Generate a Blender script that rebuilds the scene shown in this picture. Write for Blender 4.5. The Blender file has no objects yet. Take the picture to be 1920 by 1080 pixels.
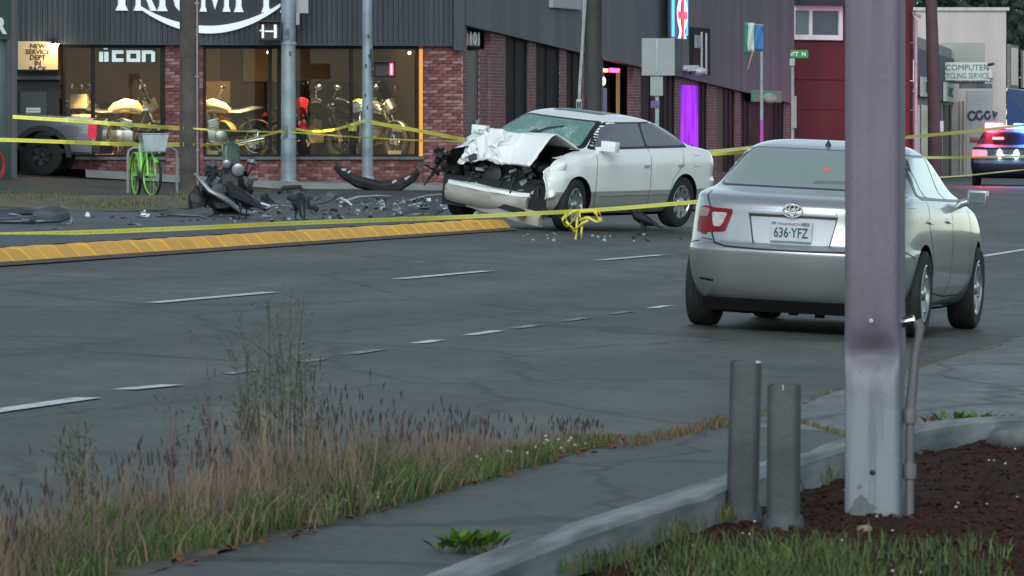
import bpy, bmesh, math, random
from mathutils import Vector, Matrix, noise
from mathutils.bvhtree import BVHTree
R = math.radians
rnd = random.Random(7)
SC = bpy.context.scene
COL = SC.collection
# ------------------------------------------------------------------ camera, sky, sun, exposure
F = 13500.0            # focal length in pixels of the 1920 px wide photograph
HZ = 270.0             # image row of the horizon
CZ = 1.70              # camera height
cam_d = bpy.data.cameras.new('camera')
cam = bpy.data.objects.new('camera', cam_d); COL.objects.link(cam)
cam_d.sensor_width = 36.0; cam_d.lens = 36.0 * F / 1920.0
cam_d.clip_start = 0.5; cam_d.clip_end = 6000
cam.location = (0, 0, CZ)
cam.rotation_euler = (R(90) - math.atan((540 - HZ) / F), 0, 0)
cam_d.dof.use_dof = True; cam_d.dof.focus_distance = 82; cam_d.dof.aperture_fstop = 26
SC.camera = cam
world = bpy.data.worlds.new('World'); SC.world = world; world.use_nodes = True
wn = world.node_tree.nodes; wl = world.node_tree.links
bg = wn.get('Background') or wn.new('ShaderNodeBackground')
sky = wn.new('ShaderNodeTexSky'); sky.sky_type = 'NISHITA'; sky.sun_disc = False
SUN_EL, SUN_AZ = 30.0, 186.0
sky.sun_elevation = R(SUN_EL); sky.sun_rotation = R(SUN_AZ)
sky.air_density = 1.0; sky.dust_density = 0.4; sky.ozone_density = 1.0
tint = wn.new('ShaderNodeMixRGB'); tint.blend_type = 'MULTIPLY'; tint.inputs[0].default_value = 1; tint.inputs[2].default_value = (.91, 1.035, 1.03, 1)      # thin green grey overcast
hsv = wn.new('ShaderNodeHueSaturation'); hsv.inputs['Saturation'].default_value = .5; wl.new(sky.outputs[0], hsv.inputs['Color']); wl.new(hsv.outputs[0], tint.inputs[1]); wl.new(tint.outputs[0], bg.inputs[0]); bg.inputs[1].default_value = 0.072
sun_d = bpy.data.lights.new('sun', 'SUN'); sun = bpy.data.objects.new('sun', sun_d); COL.objects.link(sun)
sun_d.energy = 0.95; sun_d.angle = R(38); sun_d.color = (.97, 1.0, 1.0)
_a = R(SUN_AZ); _e = R(SUN_EL)
sd = Vector((math.sin(_a) * math.cos(_e), math.cos(_a) * math.cos(_e), math.sin(_e)))
sun.rotation_euler = sd.to_track_quat('Z', 'Y').to_euler(); sun.location = sd * 50
SC.view_settings.view_transform = 'Standard'; SC.view_settings.look = 'None'
SC.view_settings.exposure = 0.95; SC.view_settings.gamma = 1.0
# ------------------------------------------------------------------ places
KU = 0.1585; KN = math.sqrt(1 + KU * KU)       # street direction (KU, 1)
ROADANG = math.atan2(1, KU)
def st(X, Y): return ((-X + KU * Y) / KN, (KU * X + Y) / KN)
def xy(s, t): return ((-s + KU * t) / KN, (KU * s + t) / KN)
SK = 13.84                                      # lateral position of the yellow kerb
def gzs(s, t):
    z = 0.03 + 0.0505 * max(-6, min(s, SK)) - 0.0009 * min(max(t, -20), 260)
    if s > SK: z += 0.015 * (min(s, 60) - SK)
    if s > 28: z += 0.05 * (min(s, 36) - 28)
    z += .06 * math.exp(-((s - 12.3) / 1.6) ** 2 - ((t - 92.3) / 2.2) ** 2)      # apron rising at the side street
    return z
def gz(X, Y): return gzs(*st(X, Y))
TI = 86.8                                       # where the island ends
def surf(X, Y):
    s, t = st(X, Y)
    return gzs(s, t) + (0.13 if (s > SK and t < TI) else 0)
def at(px, py, Y): return Vector(((px - 960) / F * Y, Y, CZ + (HZ - py) / F * Y))
def gnd(px, py, fn=surf, y0=20, y1=600):
    def h(Y):
        p = at(px, py, Y); return p.z - fn(p.x, p.y)
    Y = y0; st_ = 0.25
    while Y < y1 and h(Y) > 0: Y += st_
    a, b = Y - st_, Y
    for _ in range(30):
        m = (a + b) / 2
        if h(m) > 0: a = m
        else: b = m
    p = at(px, py, b); p.z = fn(p.x, p.y); return p
# ------------------------------------------------------------------ materials
MATS = {}
def lin(c):
    return tuple(((x / 255) / 12.92 if x / 255 <= .04045 else ((x / 255 + .055) / 1.055) ** 2.4) for x in c)
def mat(name, col, rough=.6, metal=0., var=.15, scale=6., bump=0., bscale=60., coat=0., spec=.5, emit=None, es=0., detail=4., stretch=None):
    if name in MATS: return MATS[name]
    m = bpy.data.materials.new(name); m.use_nodes = True; MATS[name] = m
    nt = m.node_tree; N = nt.nodes; L = nt.links
    b = N['Principled BSDF']
    b.inputs['Roughness'].default_value = rough; b.inputs['Metallic'].default_value = metal
    b.inputs['Specular IOR Level'].default_value = spec; b.inputs['Coat Weight'].default_value = coat
    b.inputs['Coat Roughness'].default_value = .06
    tc = N.new('ShaderNodeTexCoord')
    if var > 0:
        n = N.new('ShaderNodeTexNoise'); n.inputs['Scale'].default_value = scale; n.inputs['Detail'].default_value = detail
        if stretch:
            mp = N.new('ShaderNodeMapping'); mp.inputs['Scale'].default_value = stretch; L.new(tc.outputs['Object'], mp.inputs[0]); L.new(mp.outputs[0], n.inputs['Vector'])
        else: L.new(tc.outputs['Object'], n.inputs['Vector'])
        mx = N.new('ShaderNodeMix'); mx.data_type = 'RGBA'
        mr = N.new('ShaderNodeMapRange'); mr.inputs[1].default_value = .3; mr.inputs[2].default_value = .7
        L.new(n.outputs[0], mr.inputs[0]); L.new(mr.outputs[0], mx.inputs[0])
        mx.inputs[6].default_value = (*[max(0, c * (1 - var)) for c in col], 1)
        mx.inputs[7].default_value = (*[min(1, c * (1 + var)) for c in col], 1)
        L.new(mx.outputs[2], b.inputs['Base Color'])
    else:
        b.inputs['Base Color'].default_value = (*col, 1)
    if bump > 0:
        n2 = N.new('ShaderNodeTexNoise'); n2.inputs['Scale'].default_value = bscale; n2.inputs['Detail'].default_value = 5
        L.new(tc.outputs['Object'], n2.inputs['Vector'])
        bp = N.new('ShaderNodeBump'); bp.inputs['Strength'].default_value = bump; bp.inputs['Distance'].default_value = .02
        L.new(n2.outputs[0], bp.inputs['Height']); L.new(bp.outputs[0], b.inputs['Normal'])
    if emit:
        b.inputs['Emission Color'].default_value = (*emit, 1); b.inputs['Emission Strength'].default_value = es
    return m
def nodes(m): return m.node_tree.nodes, m.node_tree.links, m.node_tree.nodes['Principled BSDF']
def glassmat(name, tint=(.9, .95, .95), refl=(1, 1, 1), ior=1.28):
    if name in MATS: return MATS[name]
    m = bpy.data.materials.new(name); m.use_nodes = True; MATS[name] = m
    N = m.node_tree.nodes; L = m.node_tree.links; N.remove(N['Principled BSDF'])
    o = N['Material Output']; t = N.new('ShaderNodeBsdfTransparent'); t.inputs[0].default_value = (*tint, 1)
    g = N.new('ShaderNodeBsdfGlossy'); g.inputs['Roughness'].default_value = .02; g.inputs[0].default_value = (*refl, 1)
    fr = N.new('ShaderNodeFresnel'); fr.inputs[0].default_value = ior
    mx = N.new('ShaderNodeMixShader'); L.new(fr.outputs[0], mx.inputs[0]); L.new(t.outputs[0], mx.inputs[1]); L.new(g.outputs[0], mx.inputs[2])
    L.new(mx.outputs[0], o.inputs[0]); return m
def asphalt(name, col, lanes=False, crack=.5):
    m = mat(name, col, .56, 0, 0, spec=.3); N, L, b = nodes(m)
    tc = N.new('ShaderNodeTexCoord')
    def noise_(sc, det, sx=1, sy=1):
        mp = N.new('ShaderNodeMapping'); mp.inputs['Scale'].default_value = (sx, sy, 1); L.new(tc.outputs['Object'], mp.inputs[0])
        n = N.new('ShaderNodeTexNoise'); n.inputs['Scale'].default_value = sc; n.inputs['Detail'].default_value = det
        L.new(mp.outputs[0], n.inputs['Vector']); return n.outputs[0]
    def math_(op, a, c):
        n = N.new('ShaderNodeMath'); n.operation = op
        for i, v in enumerate((a, c)):
            if isinstance(v, (int, float)): n.inputs[i].default_value = v
            else: L.new(v, n.inputs[i])
        return n.outputs[0]
    def rng(v, a, c, lo, hi):
        n = N.new('ShaderNodeMapRange'); n.inputs[1].default_value = a; n.inputs[2].default_value = c; n.inputs[3].default_value = lo; n.inputs[4].default_value = hi
        L.new(v, n.inputs[0]); return n.outputs[0]
    f = math_('MULTIPLY', rng(noise_(.25, 4, .35, 1.0), .3, .7, .76, 1.26), rng(noise_(17, 5), .28, .72, .55, 1.5))
    f = math_('MULTIPLY', f, rng(noise_(3.0, 5, .25, 1), .3, .75, .74, 1.26))
    f = math_('MULTIPLY', f, rng(noise_(1.6, 7, 1.0, .30), .3, .72, .80, 1.20))
    f = math_('MULTIPLY', f, rng(noise_(.45, 5, 1.2, .5), .5, .66, 1.0, .82))
    f = math_('MULTIPLY', f, rng(noise_(.9, 6, .16, 1.6), .54, .68, 1.0, .74))
    # sealed seams and cracks
    vo = N.new('ShaderNodeTexVoronoi'); vo.feature = 'DISTANCE_TO_EDGE'; vo.inputs['Scale'].default_value = .28
    mp = N.new('ShaderNodeMapping'); mp.inputs['Scale'].default_value = (.45, 1.6, 1)
    ad = N.new('ShaderNodeMixRGB'); ad.blend_type = 'ADD'; ad.inputs[0].default_value = .5
    nz = N.new('ShaderNodeTexNoise'); nz.inputs['Scale'].default_value = 1.3; nz.inputs['Detail'].default_value = 4
    L.new(tc.outputs['Object'], nz.inputs['Vector']); L.new(tc.outputs['Object'], ad.inputs[1]); L.new(nz.outputs['Color'], ad.inputs[2])
    L.new(ad.outputs[0], mp.inputs[0]); L.new(mp.outputs[0], vo.inputs['Vector'])
    f = math_('MULTIPLY', f, rng(vo.outputs['Distance'], .004, .018, 1 - crack, 1))
    if lanes:
        sp = N.new('ShaderNodeSeparateXYZ'); L.new(tc.outputs['Object'], sp.inputs[0])
        wv = math_('SINE', math_('MULTIPLY', math_('SUBTRACT', sp.outputs[1], 5.1), 4.27), 0)
        f = math_('MULTIPLY', f, rng(math_('ADD', wv, math_('MULTIPLY', noise_(.5, 3, .2, 1), 1.2)), -.6, 1.6, .84, 1.14))
    mx = N.new('ShaderNodeMixRGB'); mx.blend_type = 'MULTIPLY'; mx.inputs[0].default_value = 1; mx.inputs[1].default_value = (*col, 1)
    L.new(f, mx.inputs[2]); L.new(mx.outputs[0], b.inputs['Base Color'])
    bp = N.new('ShaderNodeBump'); bp.inputs['Strength'].default_value = .5; bp.inputs['Distance'].default_value = .01
    L.new(noise_(70, 3), bp.inputs['Height']); L.new(bp.outputs[0], b.inputs['Normal'])
    return m
def worn(name, col, under, amount=.52):
    """paint worn through to what lies under it"""
    m = mat(name, col, .6, 0, 0); N, L, b = nodes(m)
    tc = N.new('ShaderNodeTexCoord'); n = N.new('ShaderNodeTexNoise'); n.inputs['Scale'].default_value = 9; n.inputs['Detail'].default_value = 6; n.inputs['Roughness'].default_value = .7
    L.new(tc.outputs['Object'], n.inputs['Vector'])
    mr = N.new('ShaderNodeMapRange'); mr.inputs[1].default_value = amount; mr.inputs[2].default_value = amount + .12; L.new(n.outputs[0], mr.inputs[0])
    mx = N.new('ShaderNodeMix'); mx.data_type = 'RGBA'; mx.inputs[6].default_value = (*col, 1); mx.inputs[7].default_value = (*under, 1)
    L.new(mr.outputs[0], mx.inputs[0]); L.new(mx.outputs[2], b.inputs['Base Color']); return m
def brickmat(name, c1, c2, mortar):
    m = mat(name, c1, .85, 0, 0); N, L, b = nodes(m)
    tc = N.new('ShaderNodeTexCoord'); mp = N.new('ShaderNodeMapping'); mp.inputs['Rotation'].default_value = (R(90), 0, 0)
    L.new(tc.outputs['Object'], mp.inputs[0])
    br = N.new('ShaderNodeTexBrick'); br.inputs['Scale'].default_value = 1; br.inputs['Brick Width'].default_value = .215; br.inputs['Row Height'].default_value = .07
    br.inputs['Mortar Size'].default_value = .008; br.inputs[1].default_value = (*c1, 1); br.inputs[2].default_value = (*c2, 1); br.inputs[3].default_value = (*mortar, 1)
    L.new(mp.outputs[0], br.inputs[0]); n = N.new('ShaderNodeTexNoise'); n.inputs['Scale'].default_value = 5
    L.new(tc.outputs['Object'], n.inputs['Vector']); mr = N.new('ShaderNodeMapRange'); mr.inputs[3].default_value = .5; mr.inputs[4].default_value = 1.5; L.new(n.outputs[0], mr.inputs[0])
    mx = N.new('ShaderNodeMixRGB'); mx.blend_type = 'MULTIPLY'; mx.inputs[0].default_value = 1; L.new(br.outputs[0], mx.inputs[1]); L.new(mr.outputs[0], mx.inputs[2])
    L.new(mx.outputs[0], b.inputs['Base Color']); return m
def emis(name, col, s): return mat(name, tuple(c * .3 for c in col), .4, 0, 0, emit=col, es=s)
# ------------------------------------------------------------------ mesh building
class MB:
    def __init__(self): self.v = []; self.f = []; self.mi = []; self.m = 0
    def add(self, vs, fs, M=None):
        o = len(self.v)
        self.v += [tuple(M @ Vector(p)) for p in vs] if M is not None else [tuple(p) for p in vs]
        self.f += [tuple(i + o for i in f) for f in fs]; self.mi += [self.m] * len(fs); return self
    def use(self, i): self.m = i; return self
    def box(self, c, s, M=None, rz=0, ry=0, rx=0):
        T = Matrix.Translation(c) @ Matrix.Rotation(rz, 4, 'Z') @ Matrix.Rotation(ry, 4, 'Y') @ Matrix.Rotation(rx, 4, 'X')
        if M is not None: T = M @ T
        x, y, z = s[0] / 2, s[1] / 2, s[2] / 2
        return self.add([(-x, -y, -z), (x, -y, -z), (x, y, -z), (-x, y, -z), (-x, -y, z), (x, -y, z), (x, y, z), (-x, y, z)],
                        [(0, 3, 2, 1), (4, 5, 6, 7), (0, 1, 5, 4), (1, 2, 6, 5), (2, 3, 7, 6), (3, 0, 4, 7)], T)
    def bb(self, x0, x1, y0, y1, z0, z1, M=None): return self.box(((x0 + x1) / 2, (y0 + y1) / 2, (z0 + z1) / 2), (abs(x1 - x0), abs(y1 - y0), abs(z1 - z0)), M)
    def tube(self, pts, r, n=8, M=None, closed=False, flat=1.0):
        pts = [Vector(p) for p in pts]; k = len(pts); rs = r if isinstance(r, (list, tuple)) else [r] * k
        vs = []; fs = []; up = None
        for i, p in enumerate(pts):
            a = pts[(i - 1) % k] if (closed or i > 0) else p; b = pts[(i + 1) % k] if (closed or i < k - 1) else p
            d = (b - a).normalized() if (b - a).length > 1e-9 else Vector((0, 0, 1))
            if up is None: up = Vector((0, 0, 1)) if abs(d.z) < .9 else Vector((1, 0, 0))
            x = up.cross(d)
            if x.length < 1e-5: x = Vector((1, 0, 0)).cross(d)
            x.normalize(); y = d.cross(x).normalized(); up = y
            for j in range(n):
                t = 2 * math.pi * j / n; vs.append(p + x * (math.cos(t) * rs[i]) + y * (math.sin(t) * rs[i] * flat))
        for i in range(k if closed else k - 1):
            for j in range(n):
                a = i * n + j; b = i * n + (j + 1) % n; c = ((i + 1) % k) * n + (j + 1) % n; d = ((i + 1) % k) * n + j
                fs.append((a, b, c, d))
        if not closed: fs += [tuple(range(n))[::-1], tuple(range((k - 1) * n, k * n))]
        return self.add(vs, fs, M)
    def lathe(self, prof, n=20, M=None, cap=True):
        vs = []; fs = []; k = len(prof)
        for r, z in prof:
            for j in range(n):
                t = 2 * math.pi * j / n; vs.append((r * math.cos(t), r * math.sin(t), z))
        for i in range(k - 1):
            for j in range(n): fs.append((i * n + j, i * n + (j + 1) % n, (i + 1) * n + (j + 1) % n, (i + 1) * n + j))
        if cap: fs += [tuple(range(n))[::-1], tuple(range((k - 1) * n, k * n))]
        return self.add(vs, fs, M)
    def ell(self, c, r, n=10, M=None):
        T = Matrix.Translation(c) @ Matrix.Diagonal((*r, 1))
        if M is not None: T = M @ T
        pr = [(max(.001, math.sin(math.pi * i / n)), -math.cos(math.pi * i / n)) for i in range(n + 1)]
        return self.lathe(pr, n + 4, T)
    def torus(self, R0, r, n=28, m=8, M=None, flat=1):
        return self.tube([(R0 * math.cos(2 * math.pi * i / n), R0 * math.sin(2 * math.pi * i / n), 0) for i in range(n)], r, m, M, True, flat)
    def prism(self, poly, y0, y1, M=None):
        """poly of (x,z), extruded along y"""
        n = len(poly); vs = [(p[0], y0, p[1]) for p in poly] + [(p[0], y1, p[1]) for p in poly]
        fs = [tuple(range(n)), tuple(range(2 * n - 1, n - 1, -1))] + [(i, i + n, (i + 1) % n + n, (i + 1) % n) for i in range(n)]
        return self.add(vs, fs, M)
    def grid(self, fn, nu, nv, M=None):
        vs = [fn(i / nu, j / nv) for i in range(nu + 1) for j in range(nv + 1)]
        fs = [(i * (nv + 1) + j, (i + 1) * (nv + 1) + j, (i + 1) * (nv + 1) + j + 1, i * (nv + 1) + j + 1) for i in range(nu) for j in range(nv)]
        return self.add(vs, fs, M)
    def mesh(self, name, mats, smooth=False, bevel=0, ang=38, fix=True):
        me = bpy.data.meshes.new(name); me.from_pydata(self.v, [], self.f)
        mats = mats if isinstance(mats, (list, tuple)) else [mats]
        for m in mats: me.materials.append(m)
        me.polygons.foreach_set('material_index', self.mi)
        if fix or bevel:
            bm = bmesh.new(); bm.from_mesh(me)
            if bevel: bmesh.ops.bevel(bm, geom=bm.edges[:], offset=bevel, segments=2, profile=.6, affect='EDGES', clamp_overlap=True)
            if fix: bmesh.ops.recalc_face_normals(bm, faces=bm.faces)
            bm.to_mesh(me); bm.free()
        finish(me, smooth, ang); return me
    def build(self, name, mats, parent=None, smooth=False, bevel=0, ang=38, fix=True):
        return link(name, self.mesh(name, mats, smooth, bevel, ang, fix), parent)
def finish(me, smooth, ang=38):
    me.validate(); me.update()
    if smooth and len(me.polygons):
        me.polygons.foreach_set('use_smooth', [True] * len(me.polygons)); me.set_sharp_from_angle(angle=R(ang))
def link(name, me, parent=None):
    o = bpy.data.objects.new(name, me); COL.objects.link(o)
    if parent is not None: o.parent = parent
    return o
def tag(o, label=None, cat=None, group=None, kind=None):
    if label: o['label'] = label
    if cat: o['category'] = cat
    if group: o['group'] = group
    if kind: o['kind'] = kind
    return o
def empty(name, loc=(0, 0, 0), rz=0, M=None, label=None, cat=None, group=None):
    o = bpy.data.objects.new(name, None); COL.objects.link(o); o.empty_display_size = .2
    if M is not None: o.matrix_world = M
    else: o.location = loc; o.rotation_euler = (0, 0, rz)
    return tag(o, label, cat, group)
def copy_tree(o, parent=None):
    c = o.copy(); COL.objects.link(c)
    if parent is not None: c.parent = parent
    for ch in list(o.children): copy_tree(ch, c)
    return c
def text_mesh(s, size, mats, depth=.004, bold=0., align='CENTER', sx=1.0, shear=0.):
    cu = bpy.data.curves.new('t', 'FONT'); cu.body = s; cu.size = size; cu.extrude = depth; cu.offset = bold; cu.align_x = align; cu.shear = shear; cu.resolution_u = 3
    ob = bpy.data.objects.new('t', cu); COL.objects.link(ob)
    dg = bpy.context.evaluated_depsgraph_get(); me = bpy.data.meshes.new_from_object(ob.evaluated_get(dg))
    bpy.data.objects.remove(ob); bpy.data.curves.remove(cu)
    # stand it up in the xz plane, facing -y
    me.transform(Matrix.Rotation(R(90), 4, 'X') @ Matrix.Diagonal((sx, 1, 1, 1)))
    me.materials.clear(); me.materials.append(mats); return me
def letters(word, x0, z0, size, m, parent, name='letter', depth=.02, y=-.03, bold=.0, step=None, sx=1., widths=None):
    x = x0
    for i, ch in enumerate(word):
        if ch != ' ':
            me = text_mesh(ch, size, m, depth, bold, 'CENTER', sx); o = link(name, me, parent); o.location = (x, y, z0)
        x += widths[i] if widths else (step or size * .7)
def rr(poly, r=.03, n=4):
    out = []; k = len(poly)
    for i in range(k):
        p = Vector(poly[i]); a = Vector(poly[i - 1]); b = Vector(poly[(i + 1) % k])
        da = (a - p); db = (b - p); q = min(r, da.length * .45, db.length * .45)
        A = p + da.normalized() * q; B = p + db.normalized() * q
        for j in range(n + 1):
            t = j / n; out.append(tuple(A * (1 - t) ** 2 + p * (2 * t * (1 - t)) + B * t * t))
    return out
# ------------------------------------------------------------------ base materials
m_road = asphalt('road_asphalt', (.068, .069, .057), True, .6)
m_far = asphalt('far_asphalt', (.063, .063, .056), False, .5)
m_path = asphalt('path_asphalt', (.055, .058, .049), False, .7)
m_drive = asphalt('driveway_concrete', (.13, .135, .132), False, .6)
m_white_line = worn('white_road_paint', (.62, .64, .64), (.1, .11, .11))
m_faint_line = worn('faded_road_paint', (.42, .44, .44), (.085, .095, .097), .40)
m_conc = mat('concrete', (.26, .275, .28), .85, 0, .28, 5, .5, 40)
m_conc_d = mat('dirty_concrete', (.14, .145, .15), .9, 0, .35, 4, .5, 30)
m_soil = mat('soil', (.06, .05, .04), .95, 0, .4, 5, .8, 30)
m_mulch = mat('bark_mulch', (.040, .019, .014), .95, 0, .5, 14, 1, 40, spec=.1)
m_black = mat('black_plastic', (.012, .013, .014), .5, 0, .2, 20)
m_blackgl = mat('black_gloss', (.01, .01, .011), .15, 0, 0)
m_rubber = mat('rubber', (.016, .016, .017), .8, 0, .25, 12, .2, 80)
m_chrome = mat('chrome', (.60, .64, .68), .12, 1, 0)
m_alloy = mat('alloy', (.48, .49, .5), .28, .9, .1, 8)
m_steel = mat('galvanised_steel', (.33, .38, .40), .5, .35, .3, 3, .15, 30)
m_dark = mat('dark_metal', (.03, .032, .035), .55, .3, .3, 9)
m_white = mat('white_paint', (.72, .74, .74), .5, 0, .08, 3)
m_red = mat('red_plastic', (.35, .012, .02), .18, 0, 0, coat=.5)
m_wood = mat('weathered_pole_wood', (.075, .066, .062), .9, 0, .35, 3, .6, 25)
m_yel = mat('yellow_tape', (.72, .63, .08), .45, 0, .1, 3)
# ================================================================== SETTING
def st_sheet(name, ss, ts, m, dz=0., zf=None, label=None, kind='structure', amp=0.):
    """a sheet over lateral positions ss and along positions ts, in street axes"""
    b = MB(); n = len(ss); vs = []; fs = []
    for t in ts:
        for s in ss:
            z = (zf or gzs)(s, t) + dz
            if amp: z += amp * noise.noise((s * 2, t * 2, 0))
            vs.append((t, s, z))
    for i in range(len(ts) - 1):
        for j in range(n - 1): fs.append((i * n + j, (i + 1) * n + j, (i + 1) * n + j + 1, i * n + j + 1))
    b.add(vs, fs); o = b.build(name, m, None, True, fix=False); o.rotation_euler = (0, 0, ROADANG)
    return tag(o, label, None, None, kind)
def fr(a, b, n): return [a + (b - a) * i / n for i in range(n + 1)]
def gfar(s, t): return gzs(s, t) - .03 if t < 400 else gzs(s, t) - .03
st_sheet('ground', [-900, -400, -100, -30, -6] + fr(-5, 4, 6) + fr(4.7, SK, 6) + [20, 28, 36, 60, 200, 900], [-60, -20] + fr(0, 260, 26) + [400, 900, 2500], m_soil, -.06)
st_sheet('road', fr(4.72, SK, 30), fr(-20, 120, 140) + fr(122, 300, 60), m_road, 0)
st_sheet('side_street', fr(SK, 60, 46), fr(0, 330, 110), m_far, 0.0)
# planting bed, path, driveway and verge in the foreground
def zbed(s, t): return gzs(s, t) + .0 + .07 * min(1, max(0, (3.6 - s)) / .7) + .025 * noise.noise((s * 3, t * 1.5, 1))
st_sheet('path', fr(3.68, 5.0, 10), fr(14, 37, 46), m_path, .008)
st_sheet('verge', fr(4.95, 5.45, 8), fr(14, 33.5, 60), mat('verge_soil', (.085, .075, .05), .95, 0, .4, 5, .8, 30), .010, amp=.02)
st_sheet('driveway', fr(-3.0, 4.76, 12), fr(36.95, 64, 30), m_drive, .008)
def kerb_line():
    P = [(s_ - .40, t_) for s_, t_ in [(4.17, 12), (4.17, 18), (4.18, 22), (4.19, 25), (4.17, 28), (4.14, 31), (4.12, 32.5), (4.06, 34), (3.97, 35.6), (3.78, 36.8), (3.4, 37.6), (2.6, 38.3), (1.2, 38.8), (-1.5, 39.2), (-4, 39.4)]]
    out = []
    for i in range(len(P) - 1):
        a, b = P[i], P[i + 1]; p0 = P[max(0, i - 1)]; p3 = P[min(len(P) - 1, i + 2)]
        for k in range(36):
            u = k / 36
            out.append(tuple(.5 * ((2 * a[d]) + (-p0[d] + b[d]) * u + (2 * p0[d] - 5 * a[d] + 4 * b[d] - p3[d]) * u * u + (-p0[d] + 3 * a[d] - 3 * b[d] + p3[d]) * u ** 3) for d in (0, 1)))
    return out
def build_kerb():
    b = MB(); ln = kerb_line(); prof = [(.078, -.1), (.075, .108), (.066, .130), (.02, .134), (-.03, .135), (-.070, .131), (-.086, .112), (-.090, .05), (-.096, -.1)]
    vs = []; n = len(prof)
    for i, (s, t) in enumerate(ln):
        a = ln[max(0, i - 1)]; c = ln[min(len(ln) - 1, i + 1)]; d = Vector((c[1] - a[1], c[0] - a[0])).normalized(); nn = Vector((-d.y, d.x))  # in (t,s)
        for (q, z) in prof:
            w = noise.noise((t * .22, q * 2, 3)) * .012 - .010 * math.exp(-(((t + .8) % 3.0 - 1.5) / .025) ** 2)
            p = Vector((t, s)) + nn * (q + w)
            vs.append((p.x, p.y, gzs(s, t) + z + w * .7 - (.07 * max(0, noise.noise((t * .7, 2, q * 5)) - .42) if z > .05 else 0)))
    fs = [(i * n + j, i * n + j + 1, (i + 1) * n + j + 1, (i + 1) * n + j) for i in range(len(ln) - 1) for j in range(n - 1)]
    b.add(vs, fs); m = mat('kerb_concrete', (.21, .235, .235), .92, 0, .5, 7, .3, 160, stretch=(.12, 1.3, 1.6), detail=10)
    o = b.build('kerb', m, None, True, ang=28); o.rotation_euler = (0, 0, ROADANG)
    tag(o, 'weathered pale concrete kerb curving round the bark bed', None, None, 'structure')
build_kerb()
def bed():
    vs = []; fs = []; ts = fr(12, 39, 110); ss = fr(-4, 3.72, 40); n = len(ss); b = MB()
    def lim(t):
        ln = kerb_line(); best = 3.72
        for i in range(len(ln) - 1):
            if ln[i][1] <= t <= ln[i + 1][1]: best = ln[i][0]; break
        return best
    for t in ts:
        k = lim(t)
        for s0 in ss:
            s = -4 + (k + 4) * (s0 + 4) / 7.72
            vs.append((t, s, zbed(s, t) + .02 * noise.noise((s * 9, t * 5, 4))))
    for i in range(len(ts) - 1):
        for j in range(n - 1): fs.append((i * n + j, (i + 1) * n + j, (i + 1) * n + j + 1, i * n + j + 1))
    b.add(vs, fs); o = b.build('planting_bed', m_mulch, None, True, fix=False); o.rotation_euler = (0, 0, ROADANG); tag(o, None, None, None, 'structure')
bed()
# lane markings
def dash(p0, p1, w, m):
    a = gnd(*p0, fn=gz); b_ = gnd(*p1, fn=gz); sa, ta = st(a.x, a.y); sb, tb = st(b_.x, b_.y)
    b = MB(); n = 6; vs = []
    for i in range(n + 1):
        u = i / n; s = sa + (sb - sa) * u; t = ta + (tb - ta) * u
        j = .006 * noise.noise((t * 5, s, 2))
        for k in (-.5, .5): vs.append((t, s + k * w + j, gzs(s, t) + .003))
    b.add(vs, [(2 * i, 2 * i + 2, 2 * i + 3, 2 * i + 1) for i in range(n)])
    o = b.build('lane_marking', m, None, fix=False); o.rotation_euler = (0, 0, ROADANG); tag(o, None, None, None, 'structure')
for a, b_ in (((280, 568), (505, 548)), ((745, 523), (912, 508)), ((1120, 488), (1238, 478))): dash(a, b_, .19, m_white_line)
dash((-130, 788), (162, 746), .17, m_white_line); dash((225, 731), (318, 722), .17, m_white_line); dash((1838, 481), (1990, 457), .17, m_white_line)
for x0, x1 in ((420, 470), (560, 602), (655, 712), (782, 822), (878, 934), (958, 1010), (1056, 1098), (1142, 1178), (1222, 1254)):
    y = lambda x: 733 - (x - 225) * .1595 + max(0, x - 900) * .012
    dash((x0, y(x0)), (x1, y(x1)), .11, m_faint_line if x0 < 720 or 940 < x0 < 1200 else m_white_line)
# yellow kerb of painted stones along the traffic island
m_yk = worn('yellow_kerb_paint', (.86, .43, .03), (.40, .25, .08), .66)
def vary(m, amt):
    N, L, b_ = nodes(m); src = b_.inputs['Base Color'].links[0].from_socket; oi = N.new('ShaderNodeObjectInfo'); mr = N.new('ShaderNodeMapRange'); mr.inputs[3].default_value = 1 - amt; mr.inputs[4].default_value = 1 + amt * .4
    L.new(oi.outputs['Random'], mr.inputs[0]); mx = N.new('ShaderNodeMixRGB'); mx.blend_type = 'MULTIPLY'; mx.inputs[0].default_value = 1; L.new(src, mx.inputs[1]); L.new(mr.outputs[0], mx.inputs[2]); L.new(mx.outputs[0], b_.inputs['Base Color'])
vary(m_yk, .14)
yk = empty('yellow_kerb'); yk.rotation_euler = (0, 0, ROADANG); tag(yk, 'row of yellow painted kerb stones edging the traffic island', None, None, 'structure')
def stone(t0, t1, s0=SK, rot=None):
    b = MB(); g = gzs(SK, (t0 + t1) / 2)
    pr = [(-.07, -.05), (-.065, .025), (.02, .112), (.05, .130), (.26, .132), (.26, -.05)]
    n = len(pr); jt = rnd.uniform(-.006, .006); vs = []
    for k, t in enumerate((t0 + .022, t1 - .022)):
        for (q, z) in pr: vs.append((t, s0 + q + jt + .006 * k, gzs(SK, t) + z + (rnd.uniform(-.006, .006) if z > .1 else 0)))
    fs = [tuple(range(n)), tuple(range(2 * n - 1, n - 1, -1))] + [(i, i + n, (i + 1) % n + n, (i + 1) % n) for i in range(n)]
    b.add(vs, fs); b.build('kerb_stone', m_yk, yk, False, .006)
t = 46.0
while t < TI - .5: stone(t, t + .66); t += .66
TE = t
b = MB()
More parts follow.
